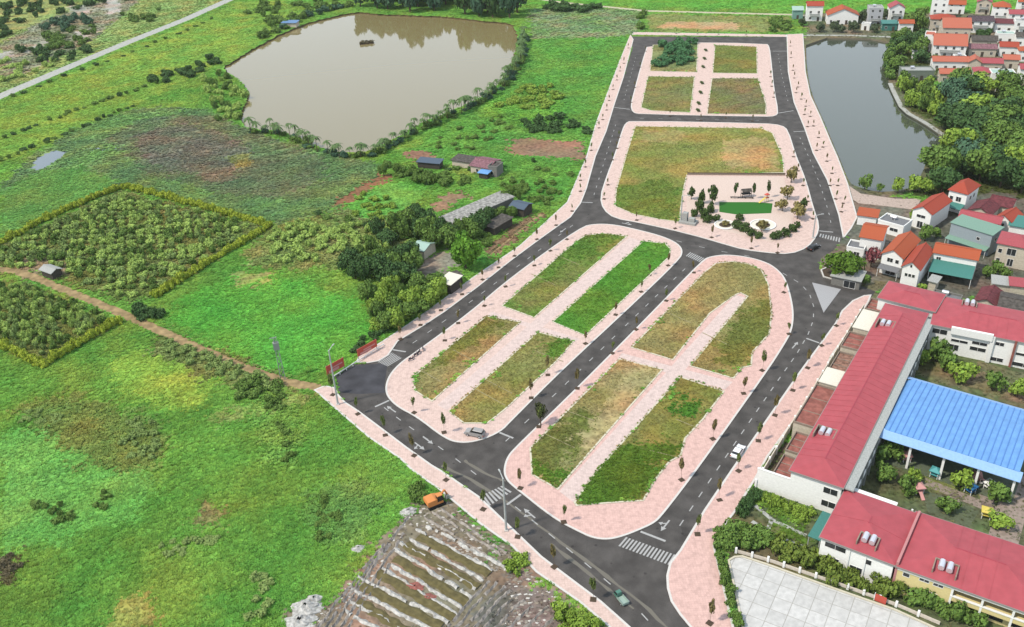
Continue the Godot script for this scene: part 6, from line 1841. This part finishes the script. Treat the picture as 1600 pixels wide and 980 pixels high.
	# lines of shrubs over the fields
	var scrub := [
		[[230, 125, 300, 105, 330, 90, 345, 98, 300, 122, 240, 132], 22, 2.4, 2.6, deep, "dark shrub of the thicket between the dyke and the big pond"],
		[[0, 70, 60, 80, 120, 70, 150, 88, 100, 100, 40, 98], 20, 3.0, 3.0, deep, "dark shrub in the gardens beyond the dyke road"],
		[[60, 40, 110, 28, 150, 32, 130, 48, 80, 52], 16, 3.4, 3.0, blue, "bluish tree in the gardens beyond the dyke road"],
		[[60, 56, 150, 40, 155, 60, 100, 85, 70, 80], 30, 2.6, 2.6, mid, "green tree in the gardens beyond the dyke road"],
		[[0, 95, 60, 90, 100, 98, 40, 120, 0, 128], 20, 2.2, 2.4, pale, "pale shrub in the gardens beyond the dyke road"],
		[[-20, 20, 60, -10, 120, -20, 250, -25, 240, -5, 150, 8, 60, 30, -20, 50], 60, 3.4, 3.2, deep, "dark tree of the far woodland beyond the dyke road"],
		[[190, 20, 260, 12, 250, 30, 200, 45], 14, 2.4, 2.4, mid, "shrub between the yard and the dyke road"],
		[[0, 45, 25, 40, 20, 55, 0, 60], 6, 3.0, 2.6, deep, "dark shrub at the far end of the gardens beyond the dyke"],
		[[380, 20, 430, 2, 540, 0, 545, 12, 470, 24, 420, 48], 30, 3.0, 3.2, mid, "shrub on the slope behind the far bank of the big pond"],
		[[780, 140, 860, 136, 880, 160, 840, 175, 780, 168], 26, 1.8, 2.6, light, "bright shrub of the thicket in the meadow by the left road"],
		[[815, 190, 880, 185, 925, 200, 915, 215, 830, 208], 22, 2.2, 2.4, deep, "dark shrub of the row above the brown plot"],
		[[845, 10, 935, 12, 950, 20, 860, 20], 14, 3.0, 3.6, deep, "dark shrub along the farm track"],
		[[1000, 16, 1010, 16, 1008, 48, 998, 48], 5, 3.2, 2.6, mid, "shrub at the corner of the sandy ground"],
		[[1202, 30, 1232, 30, 1232, 50, 1204, 50], 9, 3.0, 3.0, mid, "shrub between the sandy ground and the mint shed"],
		[[420, 362, 480, 350, 560, 352, 640, 360, 640, 392, 560, 410, 430, 412], 90, 1.8, 1.7, pale, "pale bush in the rows of the small orchard below the marsh"],
		[[690, 205, 780, 180, 800, 200, 770, 230, 720, 238, 680, 232], 26, 1.1, 1.4, mid, "low shrub in the garden plots above the farmhouse"],
		[[640, 262, 700, 272, 740, 282, 720, 292, 650, 286, 610, 272], 26, 1.5, 1.7, mid, "small garden tree below the farmhouse"],
		[[775, 285, 870, 285, 880, 312, 845, 326, 800, 300], 26, 1.3, 1.5, mid, "small shrub in the weedy garden beside the left pavement"],
		[[560, 300, 640, 320, 650, 335, 600, 350, 545, 338], 26, 1.4, 1.6, light, "bright shrub between the red soil strip and the farm trees"],
		[[740, 365, 770, 352, 800, 350, 760, 392, 735, 400], 18, 1.2, 1.3, mid, "low shrub beside the soil strips by the left pavement"],
		[[1515, 56, 1556, 56, 1560, 76, 1590, 80, 1600, 110, 1560, 104, 1515, 92], 14, 3.0, 2.2, deep, "dark garden tree among the roofs of the old village"],
		[[1460, 96, 1510, 96, 1512, 122, 1480, 128, 1462, 120], 9, 2.8, 2.0, mid, "green garden tree between the salmon roofs of the old village"],
		[[200, 480, 250, 488, 256, 500, 215, 500], 8, 2.2, 2.0, deep, "dark bush beside the dirt track"],
		[[250, 528, 330, 556, 430, 596, 420, 612, 320, 580, 240, 545], 40, 1.2, 1.3, grey, "scrubby bush along the lower side of the dirt track"],
		[[370, 590, 440, 600, 430, 640, 370, 620], 14, 1.6, 1.6, mid, "scrubby bush at the end of the dirt track"],
		[[180, 655, 235, 650, 250, 690, 240, 720, 195, 720], 22, 1.0, 1.1, grey, "grey-green bush of the thicket in the front meadow"],
		[[30, 645, 90, 640, 100, 660, 30, 668], 16, 0.7, 0.9, grey, "low bush near the left end of the front meadow"],
		[[50, 785, 120, 795, 118, 820, 60, 815], 12, 0.9, 1.0, mid, "low dark bush in the pale green part of the meadow"],
		[[150, 770, 180, 766, 176, 795, 150, 795], 6, 1.0, 0.9, mid, "bush standing alone in the pale green meadow"],
		[[250, 845, 340, 835, 330, 870, 250, 875], 14, 0.7, 0.9, grey, "low bush in the lower part of the front meadow"],
		[[0, 868, 34, 872, 32, 892, 0, 902], 9, 0.8, 0.9, leaf_mat("brush", 96, 92, 70), "brown bush at the edge of the front meadow"],
		[[490, 780, 525, 770, 535, 840, 500, 850], 14, 0.8, 0.9, mid, "dark bush in the meadow near the vegetable beds"],
		[[390, 895, 425, 885, 420, 960, 385, 970], 9, 1.0, 1.2, grey, "scrub in the meadow beside the white film heaps"],
		[[425, 610, 450, 620, 462, 720, 440, 730], 10, 1.0, 1.2, mid, "thin weed bush below the lattice mast"],
		[[540, 545, 600, 515, 610, 522, 560, 556], 10, 1.4, 1.3, deep, "dark bush behind the red boards"],
		[[645, 760, 665, 766, 660, 790, 645, 785], 5, 1.4, 1.2, mid, "bush beside the orange excavator"],
		[[795, 862, 830, 880, 800, 905, 785, 885], 8, 1.2, 1.2, light, "bright bush at the corner of the vegetable beds"],
		[[870, 955, 920, 965, 945, 1000, 870, 1000], 12, 1.6, 1.6, light, "bright bush below the front pavement"],
		[[1122, 838, 1150, 828, 1195, 838, 1200, 850, 1150, 862, 1125, 858], 16, 2.4, 1.8, mid, "garden tree at the corner of the school car park"],
		[[1150, 800, 1178, 768, 1186, 775, 1160, 812], 12, 1.6, 1.0, deep, "dark shrub of the hedge between the pavement and the school garden"],
		[[1120, 868, 1132, 878, 1158, 980, 1148, 980], 14, 1.5, 1.0, mid, "shrub of the hedge beside the car park"],
		[[1205, 842, 1275, 868, 1330, 890, 1400, 925, 1396, 938, 1300, 908, 1200, 866], 20, 2.4, 1.8, leaf_mat("gardenolive", 96, 116, 50), "garden tree between the car park and the white school building"],
		[[1420, 905, 1480, 935, 1540, 970, 1520, 985, 1430, 950], 14, 2.8, 2.2, mid, "tree in front of the yellow school building"],
		[[1190, 774, 1270, 803, 1262, 815, 1186, 786], 18, 1.2, 1.0, light, "bright shrub of the hedge below the white side wall"],
	]
	for c in [[[-10, 220, 60, 196, 140, 166, 250, 128], 4.5, "low dark shrub in the ragged line below the dyke"], [[-10, 256, 90, 216, 150, 190, 215, 164], 4.0, "low shrub in the line above the marsh"], [[20, 152, 120, 112, 220, 78, 330, 30], 9.0, "small shrub on the foot of the dyke road"], [[500, 335, 560, 355, 650, 368], 3.2, "low shrub in the brown ditch of the small orchard"], [[690, 262, 770, 276, 830, 300], 4.5, "shrub along the boundary between farm and meadow"], [[835, 255, 845, 272, 900, 276], 5.0, "shrub along the dark ditch of the meadow"]]:
		for p in along(smooth(poly(c[0]), 1, false), c[1], 1.5, int(c[0][2])):
			bush("line_shrub", Vector3(p.x, 0, p.y), rng.randf_range(0.7, 1.8), rng.randf_range(0.9, 2.0), mid if rng.randf() < 0.6 else deep, c[2], "shrub", "shrub lines: " + c[2])
	for c in scrub:
		for q in spread(poly(c[0]), c[1], c[3] * 0.8, int(c[0][0]) + c[1]):
			bush(shrub_name(c[5]), Vector3(q.x, 0, q.y), c[2] * rng.randf_range(0.7, 1.3), c[3] * rng.randf_range(0.7, 1.25), c[4], c[5], "shrub" if not "tree" in c[5] else "tree", "shrubs: " + c[5], "bush")
	# school court trees
	for q in [[1390, 716, 3.6, 2.6], [1372, 725, 3.4, 2.0], [1382, 752, 3.0, 2.2], [1415, 772, 3.0, 2.2], [1425, 752, 2.4, 1.6], [1500, 765, 3.4, 2.6], [1556, 785, 3.2, 2.6], [1478, 800, 2.4, 2.2], [1560, 822, 2.0, 2.4], [1462, 565, 4.8, 3.0], [1475, 580, 4.0, 2.6], [1500, 596, 3.6, 3.0], [1550, 608, 3.4, 2.6], [1440, 572, 3.2, 2.0], [1570, 560, 2.6, 1.6], [1520, 548, 2.2, 1.6], [1400, 690, 3.0, 2.2], [1590, 620, 3.0, 2.4], [1555, 432, 3.4, 2.0], [1540, 436, 3.0, 1.8], [1568, 436, 2.6, 1.6], [1445, 376, 3.6, 2.2], [1462, 372, 2.4, 1.6], [1428, 348, 3.4, 2.2], [1440, 458, 2.0, 1.6], [1352, 445, 2.2, 1.4]]:
		tree("garden_tree", G(q[0], q[1]), q[2] * 1.25, q[3], 0.22, "bush", light if int(q[0]) % 3 == 0 else mid, "leafy tree in the school court or among the village houses", "tree", "garden trees")
	# hedges: yellow-green, one plant after another
	var hedges := [
		[[-20, 392, 0, 383, 60, 350, 120, 322, 180, 298, 195, 294], "hedge along the upper side of the large orchard"],
		[[195, 294, 240, 304, 290, 318, 340, 332, 395, 346, 422, 354], "hedge along the far side of the large orchard"],
		[[420, 356, 390, 374, 340, 404, 290, 435, 238, 468], "hedge along the road side of the large orchard"],
		[[186, 505, 150, 525, 110, 548, 66, 573], "hedge along the lower side of the small orchard"],
		[[66, 573, 40, 560, 10, 545, -20, 532], "hedge along the left side of the small orchard"],
	]
	for hd in hedges:
		var ln := poly(hd[0])
		var t := thing("hedge", Vector3(ln[0].x, 0, ln[0].y), 0.0, "yellow-green " + hd[1], "hedge")
		for p in along(ln, 1.35, 0.45, int(hd[0][0]) + 500):
			var b := put("hedge_plant", crown("hedge", rng.randi() % 4), yellow, t, Vector3(p.x - ln[0].x, -0.1, p.y - ln[0].y))
			b.rotation.y = rng.randf() * TAU
			b.scale = Vector3(1.45, rng.randf_range(1.6, 2.6), 1.45) * rng.randf_range(0.8, 1.2)
	# orchard bushes in loose rows
	for c in [[[-10, 400, 60, 366, 185, 306, 400, 354, 300, 418, 235, 458, 195, 464, 130, 444, 90, 420, 0, 422], 298, "fruit_bush", "fruit bush in the rows of the large hedged orchard", "bushes of the large orchard"], [[-15, 446, 45, 450, 172, 502, 66, 558, -15, 525], 150, "orchard_shrub", "fruit bush in the rows of the small hedged orchard", "bushes of the small orchard"]]:
		var pg := poly(c[0])
		var ax := (G2(300, 418) - G2(90, 420)).normalized()
		var ay := Vector2(-ax.y, ax.x)
		var gap := 2.2
		var spots := []
		for attempt in 12:
			spots = []
			for i in range(-70, 70):
				for j in range(-70, 70):
					var p: Vector2 = pg[0] + ax * (i + 0.5 * (j % 2)) * gap + ay * j * gap * 1.15
					if inside(p, pg): spots.append(p)
			if spots.size() <= c[1]: break
			gap *= 1.05
		for p: Vector2 in spots:
			if rng.randf() < 0.05: continue
			var r := rng.randf()
			bush(c[2], Vector3(p.x + rng.randfn() * 0.35, 0, p.y + rng.randfn() * 0.35), rng.randf_range(1.3, 2.4), gap * rng.randf_range(0.4, 0.62), pale if r < 0.5 else (grey if r < 0.75 else mid), c[3], "bush", c[4])

func shrub_name(label: String) -> String:
	for p in [["tree", "garden_tree"], ["scrub", "scrub_bush"], ["orchard", "orchard_bush"], ["thicket", "thicket_shrub"], ["hedge", "hedge_shrub"], ["slope", "slope_shrub"], ["meadow", "meadow_bush"]]:
		if p[0] in label: return p[1]
	return "shrub"

# points along a line, about d apart, strayed by j
func along(ln: PackedVector2Array, d: float, j: float, seed_: int) -> Array:
	var r := RandomNumberGenerator.new()
	r.seed = seed_
	var out := []
	var acc := 0.0
	for i in ln.size() - 1:
		var l := ln[i].distance_to(ln[i + 1])
		while acc < l:
			out.append(ln[i].lerp(ln[i + 1], acc / l) + Vector2(r.randf_range(-j, j), r.randf_range(-j, j)))
			acc += d * r.randf_range(0.75, 1.25)
		acc -= l
	return out

func school_things() -> void:
	# play things of the school court
	for q in [[1460, 745, "toyteal", "teal play house in the school court"], [1515, 770, "toyblue", "blue slide in the school court"], [1415, 720, "boardpink", "pink play house beside the blue hall"], [1524, 752, "boardpink", "pink climbing tower beside the blue hall"], [1434, 770, "boardpink", "pink rocking toy on the green court"], [1540, 808, "toyyellow", "yellow box seat in the school court"], [1545, 765, "white", "white play tower in the school court"]]:
		var t := thing("play_equipment", G(q[0], q[1]), rng.randf() * TAU, q[3], "play equipment")
		for p in [[-0.7, -0.7], [0.7, -0.7], [-0.7, 0.7], [0.7, 0.7]]: put("post", tube_mesh(Vector3(p[0], -0.05, p[1]), Vector3(p[0], 1.8, p[1]), 0.08, 0.08), mats.trim, t)
		put("deck", box_mesh(Vector3(-0.8, 0.8, -0.8), Vector3(0.8, 0.95, 0.8)), mats[q[2]], t)
		put("roof", roof_mesh("hip", 1.7, 1.7, 1.8, 0.7, 0.15), mats[q[2]], t, Vector3(-0.85, 0, 0.85))
		var s := st_new()
		slab(s, Vector3(2.4, 0.1, 0), Vector3(0.8, 0.9, 0), Vector3(0, 0, -0.35), Vector3(0, 0, 0.35), 0.08)
		put("slide", st_end(s), mats[q[2]], t)
	# low fence between the car park and the garden: piers and rails
	var ln := poly([1150, 864, 1200, 878, 1300, 912, 1400, 948, 1470, 978])
	var f := thing("garden_fence", Vector3(ln[0].x, 0, ln[0].y), 0.0, "pale fence of piers and panels between the car park and the school garden", "fence")
	for i in ln.size() - 1:
		var a := Vector3(ln[i].x - ln[0].x, 0, ln[i].y - ln[0].y)
		var b := Vector3(ln[i + 1].x - ln[0].x, 0, ln[i + 1].y - ln[0].y)
		var dx := (b - a).normalized()
		var l := a.distance_to(b)
		var n := int(l / 2.6)
		for k in n:
			var bs := Basis(dx, Vector3.UP, dx.cross(Vector3.UP))
			put("pier", box_mesh(Vector3(-0.2, -0.1, -0.2), Vector3(0.2, 1.3, 0.2), 0.05), mats.trim, f, a + dx * l * k / n).basis = bs
			put("panel", box_mesh(Vector3(0.2, 0.1, -0.05), Vector3(l / n - 0.2, 0.85, 0.05)), mats.creamwall, f, a + dx * l * k / n).basis = bs
	var gp := frame("gate_panel", G(1366, 938), G(1380, 944), "small orange gate in the fence by the car park", "gate")
	put("gate", box_mesh(Vector3(0, 0.05, -0.05), Vector3(1.9, 1.6, 0.05)), mats.boardred, gp)
	put("frame", box_mesh(Vector3(-0.1, 0, -0.1), Vector3(0, 1.8, 0.1)), mats.trim, gp)

# square pavers with joints, uneven in tone, and old stains
func pavers() -> void:
	var n := 1024
	var im := Image.create(n, n, false, Image.FORMAT_RGB8)
	var st := noise(31, 0.02, 5).get_seamless_image(n, n)
	var fi := noise(32, 0.2, 2).get_seamless_image(n, n)
	st.convert(Image.FORMAT_L8)
	fi.convert(Image.FORMAT_L8)
	var a := st.get_data()
	var b := fi.get_data()
	var d := PackedByteArray()
	d.resize(n * n * 3)
	var r := RandomNumberGenerator.new()
	r.seed = 8
	var tone := PackedFloat32Array()
	for i in 64 * 64: tone.append(r.randf_range(0.94, 1.0))
	for y in n:
		for x in n:
			var i := y * n + x
			var v := tone[(y / 16) * 64 + x / 16]
			if x % 16 == 0 or y % 16 == 0: v *= 0.9
			v *= 1.0 - maxf(0.0, 150.0 - a[i]) * 0.0006 + (b[i] - 128) * 0.0006
			var q := int(clampf(v, 0, 1) * 255)
			d[i * 3] = q
			d[i * 3 + 1] = q
			d[i * 3 + 2] = q
	tex["pavers"] = ImageTexture.create_from_image(Image.create_from_data(n, n, false, Image.FORMAT_RGB8, d))

# rolled asphalt: mottle, repair patches, oil spots, cracks
func asphalt_texture() -> void:
	var n := 1024
	var st := noise(41, 0.008, 5).get_seamless_image(n, n)
	var fi := noise(42, 0.25, 3).get_seamless_image(n, n)
	st.convert(Image.FORMAT_L8)
	fi.convert(Image.FORMAT_L8)
	var a := st.get_data()
	var b := fi.get_data()
	var v := PackedFloat32Array()
	v.resize(n * n)
	for i in n * n: v[i] = 0.86 + (a[i] - 128) * 0.0011 + (b[i] - 128) * 0.0012
	var r := RandomNumberGenerator.new()
	r.seed = 9
	for k in 9:
		var x0 := r.randi() % 900
		var y0 := r.randi() % 900
		var k2 := r.randf_range(0.84, 1.12)
		for y in range(y0, y0 + 20 + r.randi() % 50):
			for x in range(x0, x0 + 20 + r.randi() % 80): v[(y % n) * n + x % n] *= k2
	for k in 60:
		var cx := r.randi() % n
		var cy := r.randi() % n
		var rr := r.randi_range(2, 7)
		for y in range(-rr, rr + 1):
			for x in range(-rr, rr + 1):
				if x * x + y * y < rr * rr: v[posmod(cy + y, n) * n + posmod(cx + x, n)] *= 0.78
	for k in 14:
		var p := Vector2(r.randi() % n, r.randi() % n)
		var ang := r.randf() * TAU
		for j in 150:
			ang += r.randf_range(-0.3, 0.3)
			p += Vector2(cos(ang), sin(ang)) * 1.5
			v[posmod(int(p.y), n) * n + posmod(int(p.x), n)] *= 0.7
	var d := PackedByteArray()
	d.resize(n * n)
	for i in n * n: d[i] = int(clampf(v[i], 0, 1) * 255)
	tex["asphalt"] = ImageTexture.create_from_image(Image.create_from_data(n, n, false, Image.FORMAT_L8, d))

func make_materials() -> void:
	pavers()
	asphalt_texture()
	mottle("weather", 6, 0.012, 0.9, 1.02, 6)
	mottle("worn", 7, 0.1, 0.55, 1.1)
	mottle("grain", 1, 0.02, 0.82, 1.0)
	mottle("coarse", 2, 0.008, 0.7, 1.0)
	mottle("speck", 3, 0.09, 0.75, 1.0)
	mottle("stain", 4, 0.012, 0.55, 1.05)
	mottle("tone", 5, 0.03, 0.9, 1.0)
	mat("gutter", pc(168, 160, 156), 0.6)
	mat("plotline", pc(204, 194, 150), 0.9, "speck", 0.3)
	mat("dirtred", pc(172, 140, 108), 0.95, "coarse", 0.1)
	mat("paving", pc(252, 222, 210), 0.8, "pavers", 0.03125)
	mat("pavingpink", pc(252, 211, 200), 0.8, "pavers", 0.03125)
	mat("driedmud", pc(150, 145, 134), 0.95, "speck", 0.3)
	mat("partypink", pc(226, 160, 160), 0.85, "tone", 0.2)
	mat("lane", pc(250, 226, 218), 0.8, "pavers", 0.03125)
	mat("schoolridge", pc(190, 84, 98), 0.6)
	mat("blueseam", pc(100, 152, 226), 0.5)
	mat("kerb", pc(250, 246, 240), 0.8, "tone", 0.2)
	mat("edging", pc(246, 238, 214), 0.85, "tone", 0.2)
	mat("parkpave", pc(250, 226, 212), 0.8, "tone", 0.1)
	mat("pathpink", pc(226, 204, 190), 0.85, "grain", 0.1)
	mat("pathgrey", pc(190, 172, 160), 0.9, "grain", 0.1)
	mat("playgreen", pc(118, 128, 100), 0.9, "grain", 0.1)
	mat("asphalt", pc(108, 104, 101), 0.85, "asphalt", 0.025)
	mat("asphalt_new", pc(94, 94, 100), 0.8, "coarse", 0.04)
	mat("marking", pc(232, 232, 230), 0.7, "worn", 0.4)
	mat("concrete", pc(214, 216, 208), 0.85, "grain", 0.05)
	mat("gravel", pc(214, 214, 216), 0.9, "speck", 0.3)
	mat("dirt", pc(206, 178, 130), 0.95, "coarse", 0.08)
	mat("sand", pc(232, 222, 190), 0.95, "grain", 0.05)
	mat("soil", pc(108, 92, 76), 0.95, "speck", 0.3)
	mat("bedsoil", pc(138, 128, 86), 0.95, "coarse", 0.15)
	mat("mud", pc(128, 110, 76), 0.95, "coarse", 0.1)
	mat("wallstone", pc(160, 150, 130), 0.95, "grain", 0.2)
	mat("lawn", pc(64, 142, 52), 0.95, "speck", 0.15)
	mat("film", pc(246, 244, 238), 0.5, "stain", 0.2)
	mat("greyfilm", pc(214, 204, 194), 0.55, "stain", 0.2)
	mat("bark", pc(120, 102, 84), 0.95, "grain", 0.5)
	mat("joint", pc(190, 188, 180), 0.95)
	for i in 3: mat("slab%d" % i, [pc(234, 233, 230), pc(228, 227, 224), pc(238, 237, 234)][i], 0.9, "weather", 0.09 + 0.03 * i)
	# walls
	mat("white", Color(0.86, 0.86, 0.85), 0.85, "tone", 0.12)
	mat("cream", pc(236, 224, 204, 0.6), 0.9, "grain", 0.15)
	mat("creamwall", pc(248, 236, 220, 0.6), 0.9, "grain", 0.2)
	mat("creamroof", pc(250, 244, 228, 0.58), 0.85, "tone", 0.15)
	mat("yellow", pc(244, 226, 164, 0.6), 0.9, "tone", 0.15)
	mat("bluegrey", pc(186, 200, 208), 0.85, "tone", 0.15)
	mat("greywhite", pc(224, 226, 230), 0.85, "tone", 0.15)
	mat("greywall", pc(160, 158, 152), 0.9, "grain", 0.2)
	mat("greygreen", pc(160, 172, 158), 0.9, "grain", 0.2)
	mat("darkwall", pc(96, 90, 82), 0.9, "grain", 0.2)
	mat("mintwall", pc(150, 196, 186), 0.7, "tone", 0.2)
	mat("trim", Color(0.84, 0.84, 0.83), 0.8, "tone", 0.2)
	mat("trimgrey", pc(206, 210, 206), 0.85, "grain", 0.2)
	mat("brickred", pc(200, 128, 116), 0.9, "coarse", 0.12)
	mat("terrace", pc(196, 150, 130), 0.9, "stain", 0.15)
	mat("terracewall", pc(186, 168, 152), 0.9, "grain", 0.2)
	mat("yard", pc(120, 104, 84), 0.95, "stain", 0.1)
	mat("hallfloor", pc(120, 132, 110), 0.8, "grain", 0.1)
	mat("door", pc(96, 84, 76), 0.7)
	# roofs
	mat("orange", pc(222, 116, 78), 0.8, "speck", 0.25)
	mat("redorange", pc(212, 98, 76), 0.8, "speck", 0.25)
	mat("salmon", pc(236, 138, 112), 0.8, "speck", 0.2)
	mat("redpink", pc(206, 104, 112), 0.75, "grain", 0.2)
	mat("maroon", pc(150, 82, 88), 0.85, "stain", 0.15)
	mat("mauve", pc(186, 136, 146), 0.85, "stain", 0.15)
	mat("purplegrey", pc(120, 104, 112), 0.85, "stain", 0.15)
	mat("slate", pc(122, 116, 110), 0.9, "stain", 0.15)
	mat("teal", pc(88, 156, 146), 0.55, "tone", 0.15)
	mat("palegreen", pc(148, 186, 168), 0.7, "tone", 0.15)
	mat("mint", pc(196, 228, 216), 0.7, "tone", 0.15)
	mat("palesheet", pc(206, 208, 204), 0.7, "grain", 0.2)
	mat("greyroof", pc(150, 152, 156), 0.85, "grain", 0.2)
	mat("barnroof", pc(210, 208, 202), 0.75, "stain", 0.12)
	mat("bluegreyroof", pc(104, 122, 142), 0.7, "grain", 0.2)
	mat("schoolred", pc(204, 98, 107), 0.6, "weather", 0.06)
	mat("schoolredge", pc(148, 62, 76), 0.6)
	mat("blue", pc(124, 180, 244, 0.55), 0.5, "weather", 0.07)
	mat("bluepale", pc(160, 200, 250, 0.6), 0.5, "tone", 0.1)
	mat("bluedeep", pc(70, 116, 222), 0.5, "tone", 0.1)
	# metal, paint and glass
	mat("steel", Color(0.78, 0.78, 0.8), 0.3).metallic = 0.6
	mat("steelblue", pc(110, 150, 196), 0.5)
	mat("lamp", pc(206, 210, 208), 0.5)
	mat("mast", pc(170, 178, 172), 0.6)
	mat("tyre", pc(48, 48, 50), 0.8)
	mat("boardred", pc(226, 104, 88), 0.6)
	mat("boardpink", pc(238, 176, 170), 0.6)
	mat("toyyellow", pc(240, 220, 110), 0.5)
	mat("toyteal", pc(96, 186, 190), 0.5)
	mat("toyblue", pc(60, 130, 190), 0.5)
	mat("excavator", pc(244, 160, 92), 0.45)
	mat("bikepaint", pc(110, 96, 104), 0.35)
	for q in [["paintwhite", Color(0.82, 0.83, 0.83)], ["paintgrey", pc(176, 174, 172)], ["paintblack", pc(40, 40, 42)], ["paintdark", pc(84, 92, 84)], ["paintgreen", pc(84, 140, 122)], ["paintpalegreen", pc(176, 200, 188)]]:
		var m := mat(q[0], q[1], 0.35)
		m.clearcoat_enabled = true
		m.clearcoat = 0.6
	mat("glass", Color(0.16, 0.17, 0.18), 0.12).metallic_specular = 0.5
	mat("carglass", Color(0.12, 0.13, 0.14), 0.08).metallic_specular = 0.5
	# water: muddy, mirror smooth
	var mud := mat("muddy", pc(164, 150, 104, 0.42), 0.05)
	mud.metallic_specular = 0.5
	var gr := mat("green", pc(100, 108, 92, 0.36), 0.04)
	gr.metallic_specular = 0.5
	mat("clearwater", pc(128, 144, 152, 0.4), 0.1).metallic_specular = 0.5

func _ready() -> void:
	rng.seed = 20240
	_camera_axes()
	# camera
	var cam := Camera3D.new()
	cam.name = "camera"
	cam.projection = Camera3D.PROJECTION_PERSPECTIVE
	cam.fov = rad_to_deg(2.0 * atan(490.0 / FOCAL))
	cam.near = 1.0
	cam.far = 6000.0
	cam.transform = Transform3D(Basis(cam_r, cam_u, -cam_f), Vector3(0, EYE_H, 0))
	add_child(cam)
	cam.current = true
	# sky and exposure: bright thin cloud
	var sky_mat := ProceduralSkyMaterial.new()
	sky_mat.sky_top_color = Color(0.68, 0.74, 0.81)
	sky_mat.sky_horizon_color = Color(0.86, 0.89, 0.91)
	sky_mat.sky_curve = 0.2
	sky_mat.ground_horizon_color = Color(0.7, 0.74, 0.7)
	sky_mat.ground_bottom_color = Color(0.3, 0.36, 0.26)
	var sky := Sky.new()
	sky.sky_material = sky_mat
	var env := Environment.new()
	env.background_mode = Environment.BG_SKY
	env.sky = sky
	env.tonemap_mode = Environment.TONE_MAPPER_LINEAR
	env.tonemap_exposure = 2.02
	env.fog_enabled = true
	env.fog_density = 0.00004
	env.fog_light_color = Color(0.9, 0.91, 0.9)
	env.sdfgi_enabled = true
	env.ssao_enabled = true
	env.ssil_enabled = true
	var we := WorldEnvironment.new()
	we.name = "environment"
	we.environment = env
	add_child(we)
	# sun: from the left and a little behind the camera
	var sun := DirectionalLight3D.new()
	sun.name = "sun"
	sun.light_energy = 0.8
	sun.light_angular_distance = 4.0
	sun.light_color = Color(1.0, 0.96, 0.9)
	sun.shadow_enabled = true
	add_child(sun)
	sun.look_at_from_position(Vector3.ZERO, Vector3(3.0, -4.3, -1.2), Vector3.UP)
	# setting, then things, small things last
	make_materials()
	define_fields()
	var g := StandardMaterial3D.new()
	g.albedo_texture = paint_ground()
	g.roughness = 0.95
	g.metallic_specular = 0.15
	g.cull_mode = BaseMaterial3D.CULL_DISABLED
	mats["ground"] = g
	palm_meshes()
	build_land()
	build_school()
	build_village()
	park()
	farm()
	plants()
	plant_street_trees()
	sticks()
	vehicles()
	school_things()
	var bare := []
	for a in [ASPHALT, ISLE_FAR, ISLE_PARK, ISLE_LEFT, ISLE_RIGHT, SIDE_LEFT, SIDE_FRONT, SIDE_RIGHT, SIDE_POND, SIDE_TOP, BIG_POND, SMALL_POND, PUDDLE]: bare.append(poly(a))
	bare.append(ribbon(poly([-160, 222, 0, 150.5, 100, 108, 200, 66, 290, 30, 357, 0, 520, -70]), 8.0))
	bare.append(ribbon(poly([-20, 418, 30, 425, 60, 436, 110, 457, 200, 494, 290, 536, 380, 574, 440, 596, 500, 607]), 3.0))
	bare.append(ribbon(poly([825, -4, 880, 4, 940, 10, 1010, 17, 1120, 20, 1240, 23, 1262, 25]), 4.0))
	bare.append(poly([1137, 876, 1147, 870, 1160, 869, 1200, 882, 1300, 918, 1400, 953, 1470, 985, 1560, 1075, 1170, 1075, 1158, 975]))
	bare.append(poly([1367, 680, 1417, 588, 1640, 645, 1640, 760, 1592, 752]))
	bare.append(poly([1230, 735, 1380, 470, 1470, 465, 1640, 500, 1640, 560, 1455, 510, 1310, 770]))
	var raised := []
	for p in PLOTS: raised.append(poly(p[0]))
	grow_grass(bare, raised)
